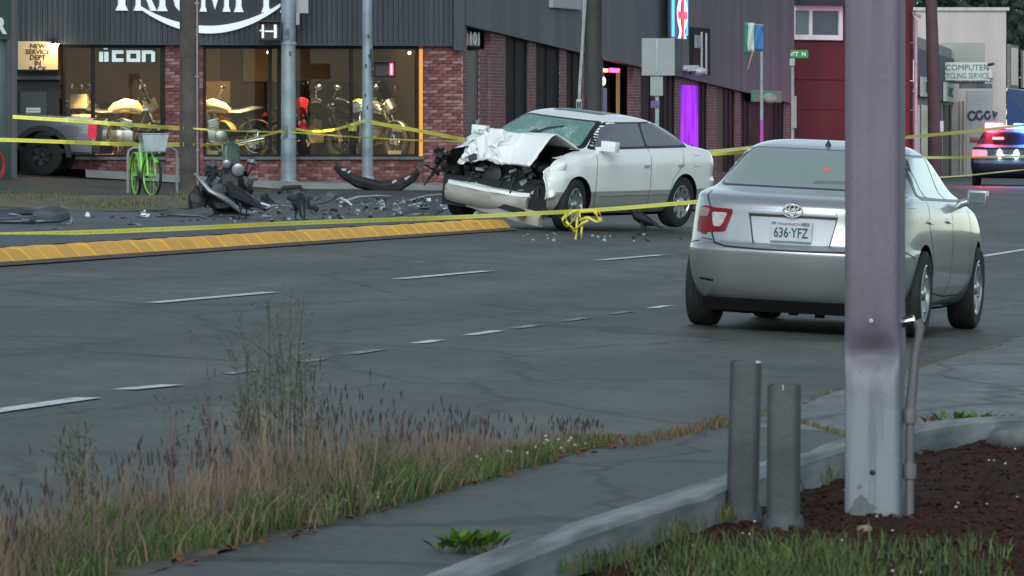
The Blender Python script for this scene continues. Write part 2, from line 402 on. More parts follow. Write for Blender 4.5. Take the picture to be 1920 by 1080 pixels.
for i, tt in enumerate(fr(45, TE, 20)[:-1]): t2_ = tt + (TE - 45) / 20; b.add([(tt, SK - .045, gzs(SK, tt) + .005), (t2_, SK - .045, gzs(SK, t2_) + .005), (t2_, SK + .04, gzs(SK, t2_) + .10), (tt, SK + .04, gzs(SK, tt) + .10), (tt, SK + .2, gzs(SK, tt) + .115), (t2_, SK + .2, gzs(SK, t2_) + .115)], [(0, 1, 2, 3), (3, 2, 5, 4)])
b.build('joint_bed', mat('kerb_joint', (.06, .045, .03), .95, 0, .3, 5), yk)
b = MB()                                               # dirty gutter strip at its foot
vs = [];
for i, tt in enumerate(fr(44, TE, 40)):
    vs += [(tt, SK - .16 - .03 * noise.noise((tt * 2, 0, 0)), gzs(SK, tt) + .004), (tt, SK - .06, gzs(SK, tt) + .03)]
b.add(vs, [(2 * i, 2 * i + 2, 2 * i + 3, 2 * i + 1) for i in range(40)])
o = b.build('gutter', mat('gutter_dirt', (.085, .066, .058), .9, 0, .4, 6), None, fix=False); o.rotation_euler = (0, 0, ROADANG); tag(o, None, None, None, 'structure')
# island top with rounded nose
b = MB(); vs = []
for i, tt in enumerate(fr(40, TE + .9, 60)):
    ex = max(0, tt - (TE - .2)); s0 = SK + .24 + ex ** 2 * .5
    for j, s in enumerate(fr(s0, 40, 20)): vs.append((tt, s, gzs(s, tt) + .135 + .008 * noise.noise((s, tt, 0))))
b.add(vs, [(i * 21 + j, (i + 1) * 21 + j, (i + 1) * 21 + j + 1, i * 21 + j + 1) for i in range(60) for j in range(20)])
nv = len(b.v) - 21
vs = []
for j, s in enumerate(fr(SK + .24 + 1.1 ** 2 * .5, 40, 20)): vs += [(TE + .9, s, gzs(s, TE) + .135), (TE + 1.05, s, gzs(s, TE) - .02)]
b.add(vs, [(2 * i, 2 * i + 2, 2 * i + 3, 2 * i + 1) for i in range(20)])
o = b.build('traffic_island', asphalt('island_asphalt', (.058, .062, .07), False, .3), None, True, fix=False); o.rotation_euler = (0, 0, ROADANG); tag(o, None, None, None, 'structure')
# worn dirt strip with kerb round the wooden pole
def gpoly(name, pts, m, h, depth=.2, fn=gz, amp=.02):
    P = [gnd(*p, fn=fn) for p in pts]; b = MB(); n = len(P)
    c = sum(P, Vector()) / n; rings = [(1, -.05), (1, h), (.93, h + .02), (.6, h + .05), (.25, h + .05)]; vs = []
    sub = []
    for i in range(n):
        for k in range(5): sub.append(P[i].lerp(P[(i + 1) % n], k / 5))
    for (q, z) in rings:
        for p in sub:
            v = c.lerp(p, q); vs.append((v.x, v.y, fn(v.x, v.y) + z + (amp * noise.noise((v.x * 3, v.y * 3, q * 4)) if q < 1 else 0)))
    k = len(sub); fs = [(r * k + i, r * k + (i + 1) % k, (r + 1) * k + (i + 1) % k, (r + 1) * k + i) for r in range(len(rings) - 1) for i in range(k)] + [tuple(range((len(rings) - 1) * k, len(rings) * k))]
    b.add(vs, fs); return tag(b.build(name, m, None, True, ang=50), None, None, None, 'structure')
gpoly('planting_strip', [(-60, 386), (60, 394), (170, 400), (300, 397), (420, 388), (400, 372), (250, 372), (100, 370), (-60, 368)], mat('dry_dirt', (.12, .105, .065), .95, 0, .45, 3, .8, 20), .03)

# ================================================================== BUILDINGS
class Wall:
    def __init__(self, pa, ya, pb, yb, name, label, cat='building', root=None):
        self.A = Vector(((pa - 960) / F * ya, ya)); self.B = Vector(((pb - 960) / F * yb, yb)); d = self.B - self.A; self.L = d.length; self.d = d.normalized()
        self.root = root or empty(name, (0, 0, 0), 0, None, label, cat)
        self.M = Matrix.Translation((self.A.x, self.A.y, 0)) @ Matrix.Rotation(math.atan2(d.y, d.x), 4, 'Z')
        if root is None: self.root.matrix_world = self.M; self.rel = Matrix()
        else: self.rel = root.matrix_world.inverted() @ self.M
    def u(self, px):
        k = (px - 960) / F; d = self.d; return (k * self.A.y - self.A.x) / (d.x - k * d.y)
    def Y(self, u): return self.A.y + self.d.y * u
    def z(self, px, py): return CZ + (HZ - py) / F * self.Y(self.u(px))
    def zu(self, u, py): return CZ + (HZ - py) / F * self.Y(u)
    def P(self, u, y, z): return self.M @ Vector((u, y, z))
    def g(self, u): p = self.P(u, 0, 0); return gz(p.x, p.y)
    def put(self, b, name, m, smooth=False, bevel=0, parent=None, ang=38):
        o = b.build(name, m, parent or self.root, smooth, bevel, ang)
        if parent is None: o.matrix_local = self.rel
        return o
    def rect(self, b, x0, y0, x1, y1, d0, d1):
        """box filling the photo rectangle, between depths d0..d1"""
        u0, u1 = self.u(x0), self.u(x1); um = (u0 + u1) / 2; b.bb(u0, u1, d0, d1, self.zu(um, y0), self.zu(um, y1)); return b
m_brick1 = mat('brick_red', (.20, .075, .075), .9, 0, .35, 9, .3, 50)
m_brick2 = mat('brick_dark', (.13, .05, .055), .9, 0, .35, 9, .3, 50)
m_brick3 = mat('brick_pale', (.27, .15, .15), .9, 0, .3, 9, .3, 50)
m_mortar = mat('mortar', (.15, .10, .105), .95, 0, .2, 9)
m_brickw = brickmat('brick_wall', (.23, .095, .10), (.15, .065, .07), (.30, .22, .22))
m_fascia = mat('fascia_steel', (.062, .073, .086), .5, .3, .28, 1.2, stretch=(2.5, 2.5, .12))
m_slate = mat('slate_cladding', (.118, .118, .134), .7, 0, .24, 1.0, stretch=(1.6, 1.6, .1), detail=7)
m_frame = mat('window_frame_dark', (.028, .027, .028), .8, 0, .2, 4, spec=.12)
m_glass = glassmat('shop_glass', (.80, .84, .84))
m_dkglass = mat('dark_window', (.014, .018, .017), .55, 0, .4, .6, spec=.02)
# ---- motorcycle dealership
W1 = Wall(28, 146.5, 868, 149.5, 'motorcycle_dealership', 'corner motorcycle dealership with corrugated dark fascia, brick piers and lit show windows')
DEAL = W1.root
W2 = Wall(868, 149.5, 1482, 186, '', '', root=DEAL)
zf0 = W1.z(400, 82); sill = W1.z(600, 294); top = 7.5
# corrugated fascia
b = MB(); n = int(W1.L / .11); vs = []; fs = []; x = 0; k = 0
while x < W1.L:
    for dx, y in ((0, -.16), (.055, -.16), (.068, -.135), (.098, -.135)):
        if x + dx < W1.L: vs += [(x + dx, y, zf0), (x + dx, y, top)]
    x += .11
vs += [(W1.L, -.16, zf0), (W1.L, -.16, top)]
fs = [(2 * i, 2 * i + 2, 2 * i + 3, 2 * i + 1) for i in range(len(vs) // 2 - 1)]
b.add(vs, fs); b.bb(0, W1.L, -.15, .1, zf0 - .03, zf0 + .02); W1.put(b, 'corrugated_cladding', m_fascia)
b = MB(); b.bb(W1.u(845) , W1.u(866), -.2, -.15, W1.z(855, 95), top); W1.put(b, 'corner_flashing', m_fascia)
# brick sill wall, piers: single bricks in front, joined ones further on
b = MB(); b.bb(W1.u(118), W1.L - .02, .03, .22, .3, sill - .05); 
PIER = [(W1.u(310), W1.u(381)), (W1.u(794), W1.L - .01)]
for a, c in PIER: b.bb(a + .02, c - .02, .02, .4, .2, zf0)
W1.put(b, 'mortar_backing', m_mortar)
bm_ = [MB().box((0, 0, 0), (.2, .1, .058)).mesh('brick', m, False, .004) for m in (m_brick1, m_brick1, m_brick2, m_brick3)]
nb = 0; rest = MB()
def brick(x, z, y=.0, parts=True, w=.2):
    global nb
    dy = rnd.uniform(-.006, .006)
    if parts and nb < 298 and w > .19:
        o = link('brick', rnd.choice(bm_), DEAL); o.location = (x, y + .05 + dy, z); o.rotation_euler = (0, 0, rnd.uniform(-.01, .01)); nb += 1
    else:
        rest.use(rnd.choice((0, 0, 1, 2))); rest.box((x, y + .05 + dy, z), (w, .1, .058))
for pi, (a, c) in enumerate(PIER[::-1]):
    g = W1.g((a + c) / 2) + .05; z = g; row = 0
    while z < zf0 - .02:
        x = a + (.1 if row % 2 == 0 else 0.0)
        x0 = a
        if row % 2: brick(a + .05, z, 0, False, .095); x0 = a + .107
        while x0 + .2 <= c + .01: brick(x0 + .1, z, 0, True); x0 += .2085
        if c - x0 > .05: brick((x0 + c) / 2, z, 0, False, c - x0)
        z += .068; row += 1
z = W1.g(4) - .25; row = 0
while z < sill - .09:
    x = W1.u(118) + (.1 if row % 2 else 0)
    while x < W1.L - .3:
        if not any(a - .1 < x < c + .1 for a, c in PIER) and z > W1.g(x) - .1: brick(x, z, .015, False)
        x += .2085
    z += .068; row += 1
o = W1.put(rest, 'brickwork', [m_brick1, m_brick2, m_brick3]); o['kind'] = 'stuff'
for x_, x2_ in ((W1.u(118), PIER[0][0]), (PIER[0][1], PIER[1][0])): b = MB(); b.bb(x_, x2_, -.06, .2, sill - .06, sill); W1.put(b, 'sill', m_conc_d, False, .01)
# show windows: frame > mullions, panes
def show_window(x0, x1, muls=(), m=m_frame, lit=None):
    u0, u1 = W1.u(x0), W1.u(x1); b = MB()
    b.bb(u0, u0 + .06, .02, .12, sill, zf0); b.bb(u1 - .06, u1, .02, .12, sill, zf0); b.bb(u0 + .06, u1 - .06, .02, .12, sill, sill + .05); b.bb(u0 + .06, u1 - .06, .02, .12, zf0 - .1, zf0 - .002)
    for mx in muls: b.bb(W1.u(mx) - .03, W1.u(mx) + .03, .02, .12, sill + .05, zf0 - .1)
    fr_ = W1.put(b, 'show_window', m)
    edges = [x0] + list(muls) + [x1]
    for i in range(len(edges) - 1):
        g_ = MB(); g_.bb(W1.u(edges[i]) + .04, W1.u(edges[i + 1]) - .04, .06, .068, sill + .03, zf0 - .06); g_.build('pane', m_glass, fr_)
show_window(119, 309, (176,)); show_window(382, 528, (508,)); show_window(530, 786, (660,))
trim_glow = mat('amber_glow_trim', (.5, .2, .04), .5, 0, 0, emit=(1, .42, .07), es=.30)  # window frame trim; the warm lamp light on it is put in as glow
b = MB(); W1.rect(b, 786, 92, 792, 293, -.03, .1); W1.put(b, 'lit_trim', trim_glow)
# interior room
m_int = mat('shop_back_wall', (.15, .10, .066), .85, 0, .15, .8); m_intd = mat('shop_dark_panel', (.03, .028, .03), .8, 0, .2, 1)
b = MB(); D = 4.2
b.bb(W1.u(118) - 1, W1.L - .5, D, D + .1, 0, zf0 + .4); W1.put(b, 'back_wall', m_int)
b = MB(); b.bb(W1.u(118) - .1, W1.L - .5, .22, D, sill - .35, sill - .05); W1.put(b, 'show_floor', mat('show_floor', (.30, .24, .18), .35, 0, .15, 2))
b = MB(); b.bb(-1.0, W1.L - .5, .1, D, zf0 + .35, zf0 + .45); W1.put(b, 'shop_ceiling', m_intd)
for x_ in (W1.u(118) - .12, W1.L - .55): b = MB(); b.bb(x_, x_ + .1, .3, D, 0, zf0 + .4); W1.put(b, 'side_wall', m_int)
b = MB(); b.bb(W1.u(423), W1.u(512), 3.2, 3.25, sill - .05, W1.z(460, 150)); W1.put(b, 'display_panel', mat('tan_panel', (.55, .38, .17), .7, 0, .06, 2))
for x_, x2_ in ((440, 516), (560, 655)): b = MB(); b.bb(W1.u(x_), W1.u(x2_), 4.12, 4.18, W1.z(x_, 150), W1.z(x_, 76)); W1.put(b, 'tan_wall_panel', mat('tan_wall', (.24, .17, .09), .8, 0, .1, 1))
for x_, x2_, y_ in ((600, 655, 150), (700, 765, 150), (215, 310, 190)): b = MB(); b.bb(W1.u(x_), W1.u(x2_), 3.7, 4.1, sill - .05, W1.z(x_, y_)); W1.put(b, 'dark_cabinet', m_intd, False, .01)
warm = (1, .66, .30)
for px, dep, e in ((205, 1.0, 12), (280, 1.6, 9), (440, 1.3, 14), (585, 1.0, 10), (700, 1.2, 10)):
    l = bpy.data.lights.new('shop_spot', 'SPOT'); l.energy = e * 58; l.color = warm; l.spot_size = R(66); l.spot_blend = .6; l.shadow_soft_size = .05
    o = bpy.data.objects.new('shop_spot', l); COL.objects.link(o); o.parent = DEAL; o.location = (W1.u(px) + .25, dep - .72, zf0 - .12); o.rotation_euler = (R(22), 0, 0)
l = bpy.data.lights.new('shop_ceiling_fill', 'AREA'); l.shape = 'RECTANGLE'; l.size = 7; l.size_y = 1.2; l.energy = 34; l.color = (1, .66, .33)  # area fill added to brighten the showroom interior
o = bpy.data.objects.new('shop_ceiling_fill', l); COL.objects.link(o); o.parent = DEAL; o.location = (W1.L * .55, 2.4, zf0 + .28)
m_bulb = emis('warm_bulb', (1, .8, .45), 12)
for px, py in ((511, 98), (776, 99), (178, 82)):
    b = MB(); b.ell((W1.u(px), .3, W1.z(px, py)), (.03, .03, .03)); W1.put(b, 'downlight', m_bulb, True)
# ICON sign in the window: blocky white letters on a black board
b = MB(); W1.rect(b, 187, 91, 299, 119, .13, .15); sg = W1.put(b, 'window_sign', m_black)
mw = mat('lit_letter', (.75, .77, .8), .5, 0, 0, emit=(.9, .95, 1), es=.35)
def blk(rects, x0, sc):
    bb = MB()
    for (xa, xb, za, zb) in rects: bb.bb(x0 + xa * sc, x0 + xb * sc, .10, .128, W1.z(240, 116) + za * sc, W1.z(240, 116) + zb * sc)
    bb.build('letter', mw, sg)
sc = (W1.u(294) - W1.u(189)) / 50.0; x0 = W1.u(189)
blk([(0, 3.4, 0, 8.6)], x0, sc); blk([(4.6, 8.2, 0, 8.6), (4.2, 7.4, 10.6, 13.6)], x0, sc)
blk([(11.5, 14.8, 0, 10), (14.8, 21.5, 0, 3), (14.8, 21.5, 7, 10)], x0, sc); blk([(24.5, 27.6, 0, 10), (33.4, 36.5, 0, 10), (27.6, 33.4, 0, 2.8), (27.6, 33.4, 7.2, 10)], x0, sc)
blk([(38.2, 41.3, 0, 10), (46.6, 49.7, 0, 9), (41.3, 47.6, 7, 10)], x0, sc)
# faint lettering on the inner wall
tm = text_mesh('ed', .22, mat('wall_lettering', (.28, .09, .08), .7), .005); o = link('wall_lettering', tm, DEAL); o.location = (W1.u(411), 3.0, W1.z(410, 121))
b = MB(); b.bb(W1.u(382), W1.u(425), 3.02, 3.1, W1.z(400, 150), W1.z(400, 84)); W1.put(b, 'header_board', m_intd)
# service entrance: board sign, lamp, grey door
b = MB(); W1.rect(b, 29, 131, 118, 340, .25, .35); W1.put(b, 'entrance_wall', mat('entrance_grey', (.045, .047, .05), .8, 0, .2, 1))
b = MB(); W1.rect(b, 42, 172, 92, 340, .17, .25); dr = W1.put(b, 'door', mat('door_grey', (.07, .075, .08), .6, 0, .1, 2), False, .01)
b = MB(); W1.rect(b, 31, 142, 116, 149, .12, .26); W1.put(b, 'lintel', mat('lintel_grey', (.12, .125, .13), .7))
b = MB(); b.ell((W1.u(88), .14, W1.z(88, 250)), (.03, .03, .03)); b.build('handle', m_steel, dr, True)
for yy, s_ in ((204, 'BIKE TRADE'), (209, 'SERVICE'), (216, 'HOURS')):
    b = MB(); W1.rect(b, 53, yy - 2, 80 if yy != 216 else 74, yy + 2, .160, .168); b.build('notice', m_white, dr)
b = MB(); W1.rect(b, 29, 78, 104, 131, -.22, -.18); sb = W1.put(b, 'service_sign', mat('cream_board', (.66, .5, .3), .6, 0, .08, 3), False, .008)
mk = mat('sign_black', (.03, .025, .02), .6, 0, 0)
for i, ln in enumerate(('NEW', 'SERVICE', 'DEPT', 'IN', 'BACK')):
    tm = text_mesh(ln, .135, mk, .004, .003, sx=1.05); o = link('lettering', tm, sb); o.location = (W1.u(66), -.226, W1.z(66, 91 + i * 10.6))
b = MB(); b.tube([(W1.u(95), -.1, W1.z(95, 76)), (W1.u(95), -.3, W1.z(95, 74)), (W1.u(95), -.36, W1.z(95, 79))], .02); b.lathe([(.03, .05), (.09, -.02), (.1, -.03)], 14, Matrix.Translation((W1.u(95), -.36, W1.z(95, 80)))); lp = W1.put(b, 'sign_lamp', m_dark, True)
b = MB(); b.ell((W1.u(95), -.38, W1.z(95, 83)), (.075, .06, .06)); b.build('bulb', emis('lamp_bulb', (1, .72, .35), 60), lp, True)
l = bpy.data.lights.new('sign_lamp_light', 'POINT'); l.energy = 4.5; l.color = (1, .66, .28); l.shadow_soft_size = .06
o = bpy.data.objects.new('sign_lamp_light', l); COL.objects.link(o); o.parent = DEAL; o.location = (W1.u(95), -.5, W1.z(95, 86))
# big white lettering with its swoosh
b = MB(); zc = W1.z(400, 47)
SIGN = empty('fascia_sign', label='big white serif lettering with a swoosh under it on the corrugated fascia', cat='shop sign'); SIGN.matrix_world = W1.M
mwl = mat('sign_white', (.82, .86, .88), .45, 0, .04, 1, emit=(.8, .92, 1), es=.10)  # faint glow added to make the white letters brighter
def serif(ch, x, z, h, w, parts):
    bb = MB()
    for p in parts:
        if not isinstance(p[0], tuple): bb.bb(x + p[0] * w, x + p[1] * w, -.22, -.17, z + p[2] * h, z + p[3] * h)
        else: bb.prism([(x + q[0] * w, z + q[1] * h) for q in p], -.22, -.17)
    bb.build('letter', mwl, SIGN)
hh = .95; zb = lambda px: W1.z(px, 20 + (px - 200) * .013)
foot = lambda c, k=.17: (((c - k, 0), (c + k, 0), (c + k * .55, .12), (c + k * .5, 1), (c - k * .5, 1), (c - k * .55, .12)))
serif('T', W1.u(212), zb(212), hh, W1.u(254) - W1.u(212), [foot(.28, .28), (-.1, .9, .86, 1.0)])
serif('R', W1.u(250), zb(250), hh, .42, [foot(.12, .22), ((.3, .5), (.5, .5), (1.05, 0), (.75, 0)), (.2, .8, .85, 1), (.7, .95, .5, .85), (.2, .8, .42, .55)])
serif('I', W1.u(291), zb(291), hh, .4, [foot(.25, .27)])
serif('U', W1.u(318), zb(318), hh, .5, [(.05, .35, .25, 1), ((.05, .28), (.35, .28), (.45, .14), (.55, .14), (.55, -.02), (.32, .0), (.14, .1)), (.75, .95, .2, 1), ((.55, -.02), (.55, .14), (.75, .24), (.95, .24), (.85, .08))])
serif('M', W1.u(374), zb(374), hh, .55, [foot(.05, .13), foot(.95, .15), ((.02, 1), (.25, 1), (.55, .28), (.5, .05)), ((1, 1), (.78, 1), (.5, .3), (.5, .05))])
serif('P', W1.u(438), zb(438), hh, .45, [foot(.12, .22), (.2, .8, .86, 1), (.75, 1, .5, .9), (.2, .85, .4, .52)])
serif('H', W1.u(492), zb(492), hh, .5, [foot(.05, .2), foot(.85, .2), (.05, .85, .45, .58)])
sw = MB(); vs = []
for i in range(41):
    u_ = i / 40; px = 258 + u_ * 262; yc = -8 + 64 * math.sin(math.pi * (.08 + u_ * .86)) ** .75 * 1.0; th = 3 + 4.2 * math.sin(math.pi * min(1, u_ * 1.0))
    x = W1.u(px)
    for yy in (-.24, -.175): vs += [(x, yy, W1.z(px, yc - th)), (x, yy, W1.z(px, yc + th))]
sw.add(vs, [q for i in range(40) for q in ((4 * i, 4 * i + 4, 4 * i + 5, 4 * i + 1), (4 * i + 2, 4 * i + 3, 4 * i + 7, 4 * i + 6), (4 * i + 1, 4 * i + 5, 4 * i + 7, 4 * i + 3), (4 * i, 4 * i + 2, 4 * i + 6, 4 * i + 4))])
sw.build('swoosh', mwl, SIGN)
b = MB(); vs = []
b.prism([(W1.u(258), W1.z(258, -60)), (W1.u(530), W1.z(530, -60)), (W1.u(518), W1.z(518, 10)), (W1.u(470), W1.z(470, 38)), (W1.u(400), W1.z(400, 50)), (W1.u(330), W1.z(330, 42)), (W1.u(275), W1.z(275, 12))], -.168, -.162)
b.build('sign_backing', mat('sign_navy', (.03, .034, .045), .5, 0, .05, 1), SIGN)
b = MB(); n = 30; vs = []
for k in range(n + 1):
    u_ = W1.u(100) + (W1.L + 1.5 - W1.u(100)) * k / n; g = W1.g(u_)
    vs += [(u_, -2.6, g - .05), (u_, -2.55, g + .10), (u_, -2.35, g + .11), (u_, .1, g + .13)]
b.add(vs, [(4 * i + j, 4 * i + 4 + j, 4 * i + 5 + j, 4 * i + 1 + j) for i in range(n) for j in range(3)]); o = b.build('sidewalk', mat('pale_sidewalk', (.19, .20, .20), .85, 0, .2, 2), None, True, ang=60); o.matrix_world = W1.M; tag(o, None, None, None, 'structure')
# ---- side of the dealership
ff = lambda px: 48 + (px - 868) * .2394
u2 = W2.u
def seg(b, x0, x1, ytop, d0, d1, zb=None):
    ua, ub = u2(x0), u2(x1)
    zt0 = W2.zu(ua, ytop if ytop is not None else ff(x0)); zt1 = W2.zu(ub, ytop if ytop is not None else ff(x1)); g0 = W2.g(ua) - .2 if zb is None else W2.g(ua) + zb; g1 = W2.g(ub) - .2 if zb is None else W2.g(ub) + zb
    b.add([(ua, d0, g0), (ub, d0, g1), (ub, d1, g1), (ua, d1, g0), (ua, d0, zt0), (ub, d0, zt1), (ub, d1, zt1), (ua, d1, zt0)], [(0, 3, 2, 1), (4, 5, 6, 7), (0, 1, 5, 4), (1, 2, 6, 5), (2, 3, 7, 6), (3, 0, 4, 7)])
for x0, x1 in ((868, 876), (920, 948), (990, 1005), (1050, 1062), (1092, 1131), (1187, 1201), (1266, 1276), (1326, 1344), (1378, 1389), (1470, 1482)):
    b = MB(); seg(b, x0, x1, None, 0, .14); W2.put(b, 'pier', m_brickw)
b = MB(); seg(b, 905, 920, 92, .06, .2); W2.put(b, 'recess_wall', m_brickw)
b = MB(); seg(b, 876, 905, 95, .10, .18); d_ = W2.put(b, 'door', mat('door_dark', (.028, .03, .03), .5, 0, .2, 2)); 
b = MB(); b.bb(u2(900), u2(901.5), .04, .10, 1.9, 2.2); b.build('handle', m_steel, d_)
b = MB(); seg(b, 876, 920, None, .22, .3); W2.put(b, 'recess_back', m_frame)
b = MB(); b.bb(u2(877), u2(904), .05, .10, W2.z(890, 86), W2.z(890, 64)); ts_ = W2.put(b, 'number_board', mat('number_board', (.25, .23, .23), .6, 0, .1, 3))
tm = text_mesh('1101', .36, m_white, .005, .01, sx=2.1); o = link('number', tm, ts_); o.location = (u2(890), .04, W2.z(890, 83))
def side_window(x0, x1, m=m_dkglass, ytop=None, muls=1):
    b = MB(); ua, ub = u2(x0), u2(x1)
    seg(b, x0, x0 + 1.2, ytop, .02, .10, .1); seg(b, x1 - 1.2, x1, ytop, .02, .10, .1)
    for k in range(muls): xm = x0 + (x1 - x0) * (k + 1) / (muls + 1); seg(b, xm - .6, xm + .6, ytop, .022, .10, .1)
    fo = W2.put(b, 'shop_window', m_frame)
    b = MB(); seg(b, x0, x1, ytop, .045, .055, .3); b.build('pane', m, fo).matrix_local = Matrix()
    b = MB(); seg(b, x0, x1, W2and(x0, .3), .012, .3); b.build('window_base', m_brickw, fo)
def W2and(x, h): return HZ - (W2.g(u2(x)) + h - CZ) * F / W2.Y(u2(x))
for x0, x1 in ((948, 990), (1005, 1050), (1062, 1092), (1201, 1243), (1246, 1266), (1311, 1326), (1360, 1378), (1389, 1405), (1455, 1470)): side_window(x0, x1)
side_window(1405, 1455, mat('postered_glass', (.03, .033, .033), .6, 0, .4, 1.5, spec=.03), 172)
side_window(1344, 1360, mat('olive_door', (.12, .11, .065), .7, 0, .1, 1, spec=.1), None, 0)
# lit corner window with neon strip
b = MB(); seg(b, 1131, 1187, None, .5, .6); W2.put(b, 'window_back', mat('shop_brown', (.05, .045, .04), .8, 0, .4, .8))
b = MB(); seg(b, 1131, 1187, None, .34, .346, .3); W2.put(b, 'lit_pane', glassmat('thin_glass', (.92, .93, .93), (1, 1, 1), 1.04))
b = MB(); b.bb(u2(1134), u2(1150), .15, .20, 1.0, W2.z(1145, 165)); W2.put(b, 'lilac_blind', mat('lilac', (.25, .25, .42), .7, 0, .1, 1))
b = MB(); b.bb(u2(1163), u2(1167), .06, .1, .8, W2.z(1165, 133)); W2.put(b, 'yellow_post', mat('mustard', (.45, .3, .06), .6))
b = MB(); b.bb(u2(1132.5), u2(1145), .06, .10, W2.z(1139, 135), W2.z(1139, 129)); W2.put(b, 'neon_strip', emis('neon_orange', (1, .35, .15), 2.5))
b = MB(); b.bb(u2(1150), u2(1167), .06, .10, W2.z(1158, 136), W2.z(1158, 128)); W2.put(b, 'neon_strip', emis('neon_pink', (1, .05, .2), 2.2))
b = MB(); b.ell((u2(1139), .12, W2.z(1139, 152)), (.28, .05, .10)); W2.put(b, 'window_lamp', emis('white_bulb', (1, .93, .75), 6), True)
# purple lit doorway
b = MB(); seg(b, 1276, 1312, 158, .06, .09); W2.put(b, 'lit_curtain', None or mat('purple_curtain', (.2, .02, .5), .6, 0, .3, 3, emit=(.42, .012, 1.0), es=.48))
b = MB(); ua, ub = u2(1276), u2(1311)
for k in range(9):
    x = ua + (ub - ua) * (k + .5) / 9; b.tube([(x, .07, .5), (x, .07, W2.z(1293, 160))], .07, 6)
W2.put(b, 'curtain_fold', MATS['purple_curtain'], True)
b2 = MB(); b2.bb(ua, ub, .03, .3, W2.z(1293, 160), W2.zu(ua, ff(1276))); W2.put(b2, 'door_header', mat('mauve_brick', (.25, .1, .16), .8, 0, .3, 4))
l = bpy.data.lights.new('purple_light', 'AREA'); l.energy = 8; l.color = (.5, .08, 1); l.size = 1.5
o = bpy.data.objects.new('purple_light', l); COL.objects.link(o); o.parent = DEAL; o.matrix_local = W2.rel @ Matrix.Translation(((ua + ub) / 2, -.2, 2.2)) @ Matrix.Rotation(R(-90), 4, 'X')
_N, _L, _b = nodes(MATS['purple_curtain']); _tc = _N.new('ShaderNodeTexCoord'); _mp = _N.new('ShaderNodeMapping'); _mp.inputs['Scale'].default_value = (5, 5, .35); _n = _N.new('ShaderNodeTexNoise'); _n.inputs['Scale'].default_value = 1.6; _n.inputs['Detail'].default_value = 5
_L.new(_tc.outputs['Object'], _mp.inputs[0]); _L.new(_mp.outputs[0], _n.inputs['Vector']); _mr = _N.new('ShaderNodeMapRange'); _mr.inputs[1].default_value = .35; _mr.inputs[2].default_value = .68; _L.new(_n.outputs[0], _mr.inputs[0])
_mx = _N.new('ShaderNodeMix'); _mx.data_type = 'RGBA'; _mx.inputs[6].default_value = (.14, .004, .42, 1); _mx.inputs[7].default_value = (.62, .05, 1.1, 1); _L.new(_mr.outputs[0], _mx.inputs[0]); _L.new(_mx.outputs[2], _b.inputs['Emission Color'])      # light and dark of the folds painted into the curtain's glow
# slate cladding panels above, following the falling lintel line
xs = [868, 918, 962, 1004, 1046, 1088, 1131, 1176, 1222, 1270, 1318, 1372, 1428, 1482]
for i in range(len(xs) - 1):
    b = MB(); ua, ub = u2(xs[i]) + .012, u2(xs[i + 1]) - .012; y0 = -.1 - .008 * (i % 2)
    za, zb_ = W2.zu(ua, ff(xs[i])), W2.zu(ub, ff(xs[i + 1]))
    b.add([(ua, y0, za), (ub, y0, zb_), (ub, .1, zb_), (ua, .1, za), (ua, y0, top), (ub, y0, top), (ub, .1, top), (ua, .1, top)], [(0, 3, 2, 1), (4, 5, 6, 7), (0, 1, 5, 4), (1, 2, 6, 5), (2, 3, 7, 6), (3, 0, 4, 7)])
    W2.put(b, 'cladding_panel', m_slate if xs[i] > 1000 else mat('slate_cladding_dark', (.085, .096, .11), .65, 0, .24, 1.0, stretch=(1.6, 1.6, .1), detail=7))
b = MB(); b.bb(.5, W2.L, .75, .85, .3, 5.2); W2.put(b, 'inner_wall', m_frame)
b = MB(); b.bb(.3, W2.L - .2, .6, 9, top - .2, top); W2.put(b, 'roof', m_dark)
b = MB(); b.bb(u2(1020), u2(1075), -.2, -.1, W2.z(1047, 17), W2.z(1047, -40)); W2.put(b, 'wall_sign_box', mat('pale_mauve', (.42, .40, .43), .6, 0, .05, 1), False, .02)
b = MB(); ua, ub = u2(1284), u2(1322); b.bb(ua, ub, -.13, .06, W2.z(1300, 140), W2.z(1300, 52)); wf = W2.put(b, 'upper_window', m_frame)
b = MB(); b.bb(ua + .3, ub - .3, -.14, -.132, W2.z(1300, 136), W2.z(1300, 58)); b.build('pane', m_dkglass, wf)
b = MB(); b.bb(u2(1303), u2(1305), -.16, -.14, W2.z(1303, 136), W2.z(1303, 60)); b.bb(u2(1312), u2(1313.6), -.16, -.14, W2.z(1312, 138), W2.z(1312, 62)); b.bb(u2(1297), u2(1313), -.17, -.14, W2.z(1305, 139), W2.z(1305, 135)); b.build('frame', m_white, wf)
b = MB(); b.bb(u2(1291), u2(1299), -.2, -.14, W2.z(1295, 90), W2.z(1295, 66)); b.build('shade', mat('grey_shade', (.35, .35, .36), .7), wf)
b = MB(); u_ = u2(1276); b.box((u_, -.25, W2.z(1274, 128)), (.4, .3, .14)); b.tube([(u_ - .3, -.1, W2.z(1270, 130)), (u_ - .1, -.3, W2.z(1270, 126))], .05); b.ell((u_ + .2, -.4, W2.z(1279, 134)), (.3, .18, .11))
o = W2.put(b, 'security_camera', mat('camera_white', (.6, .6, .62), .4), True, 0); 
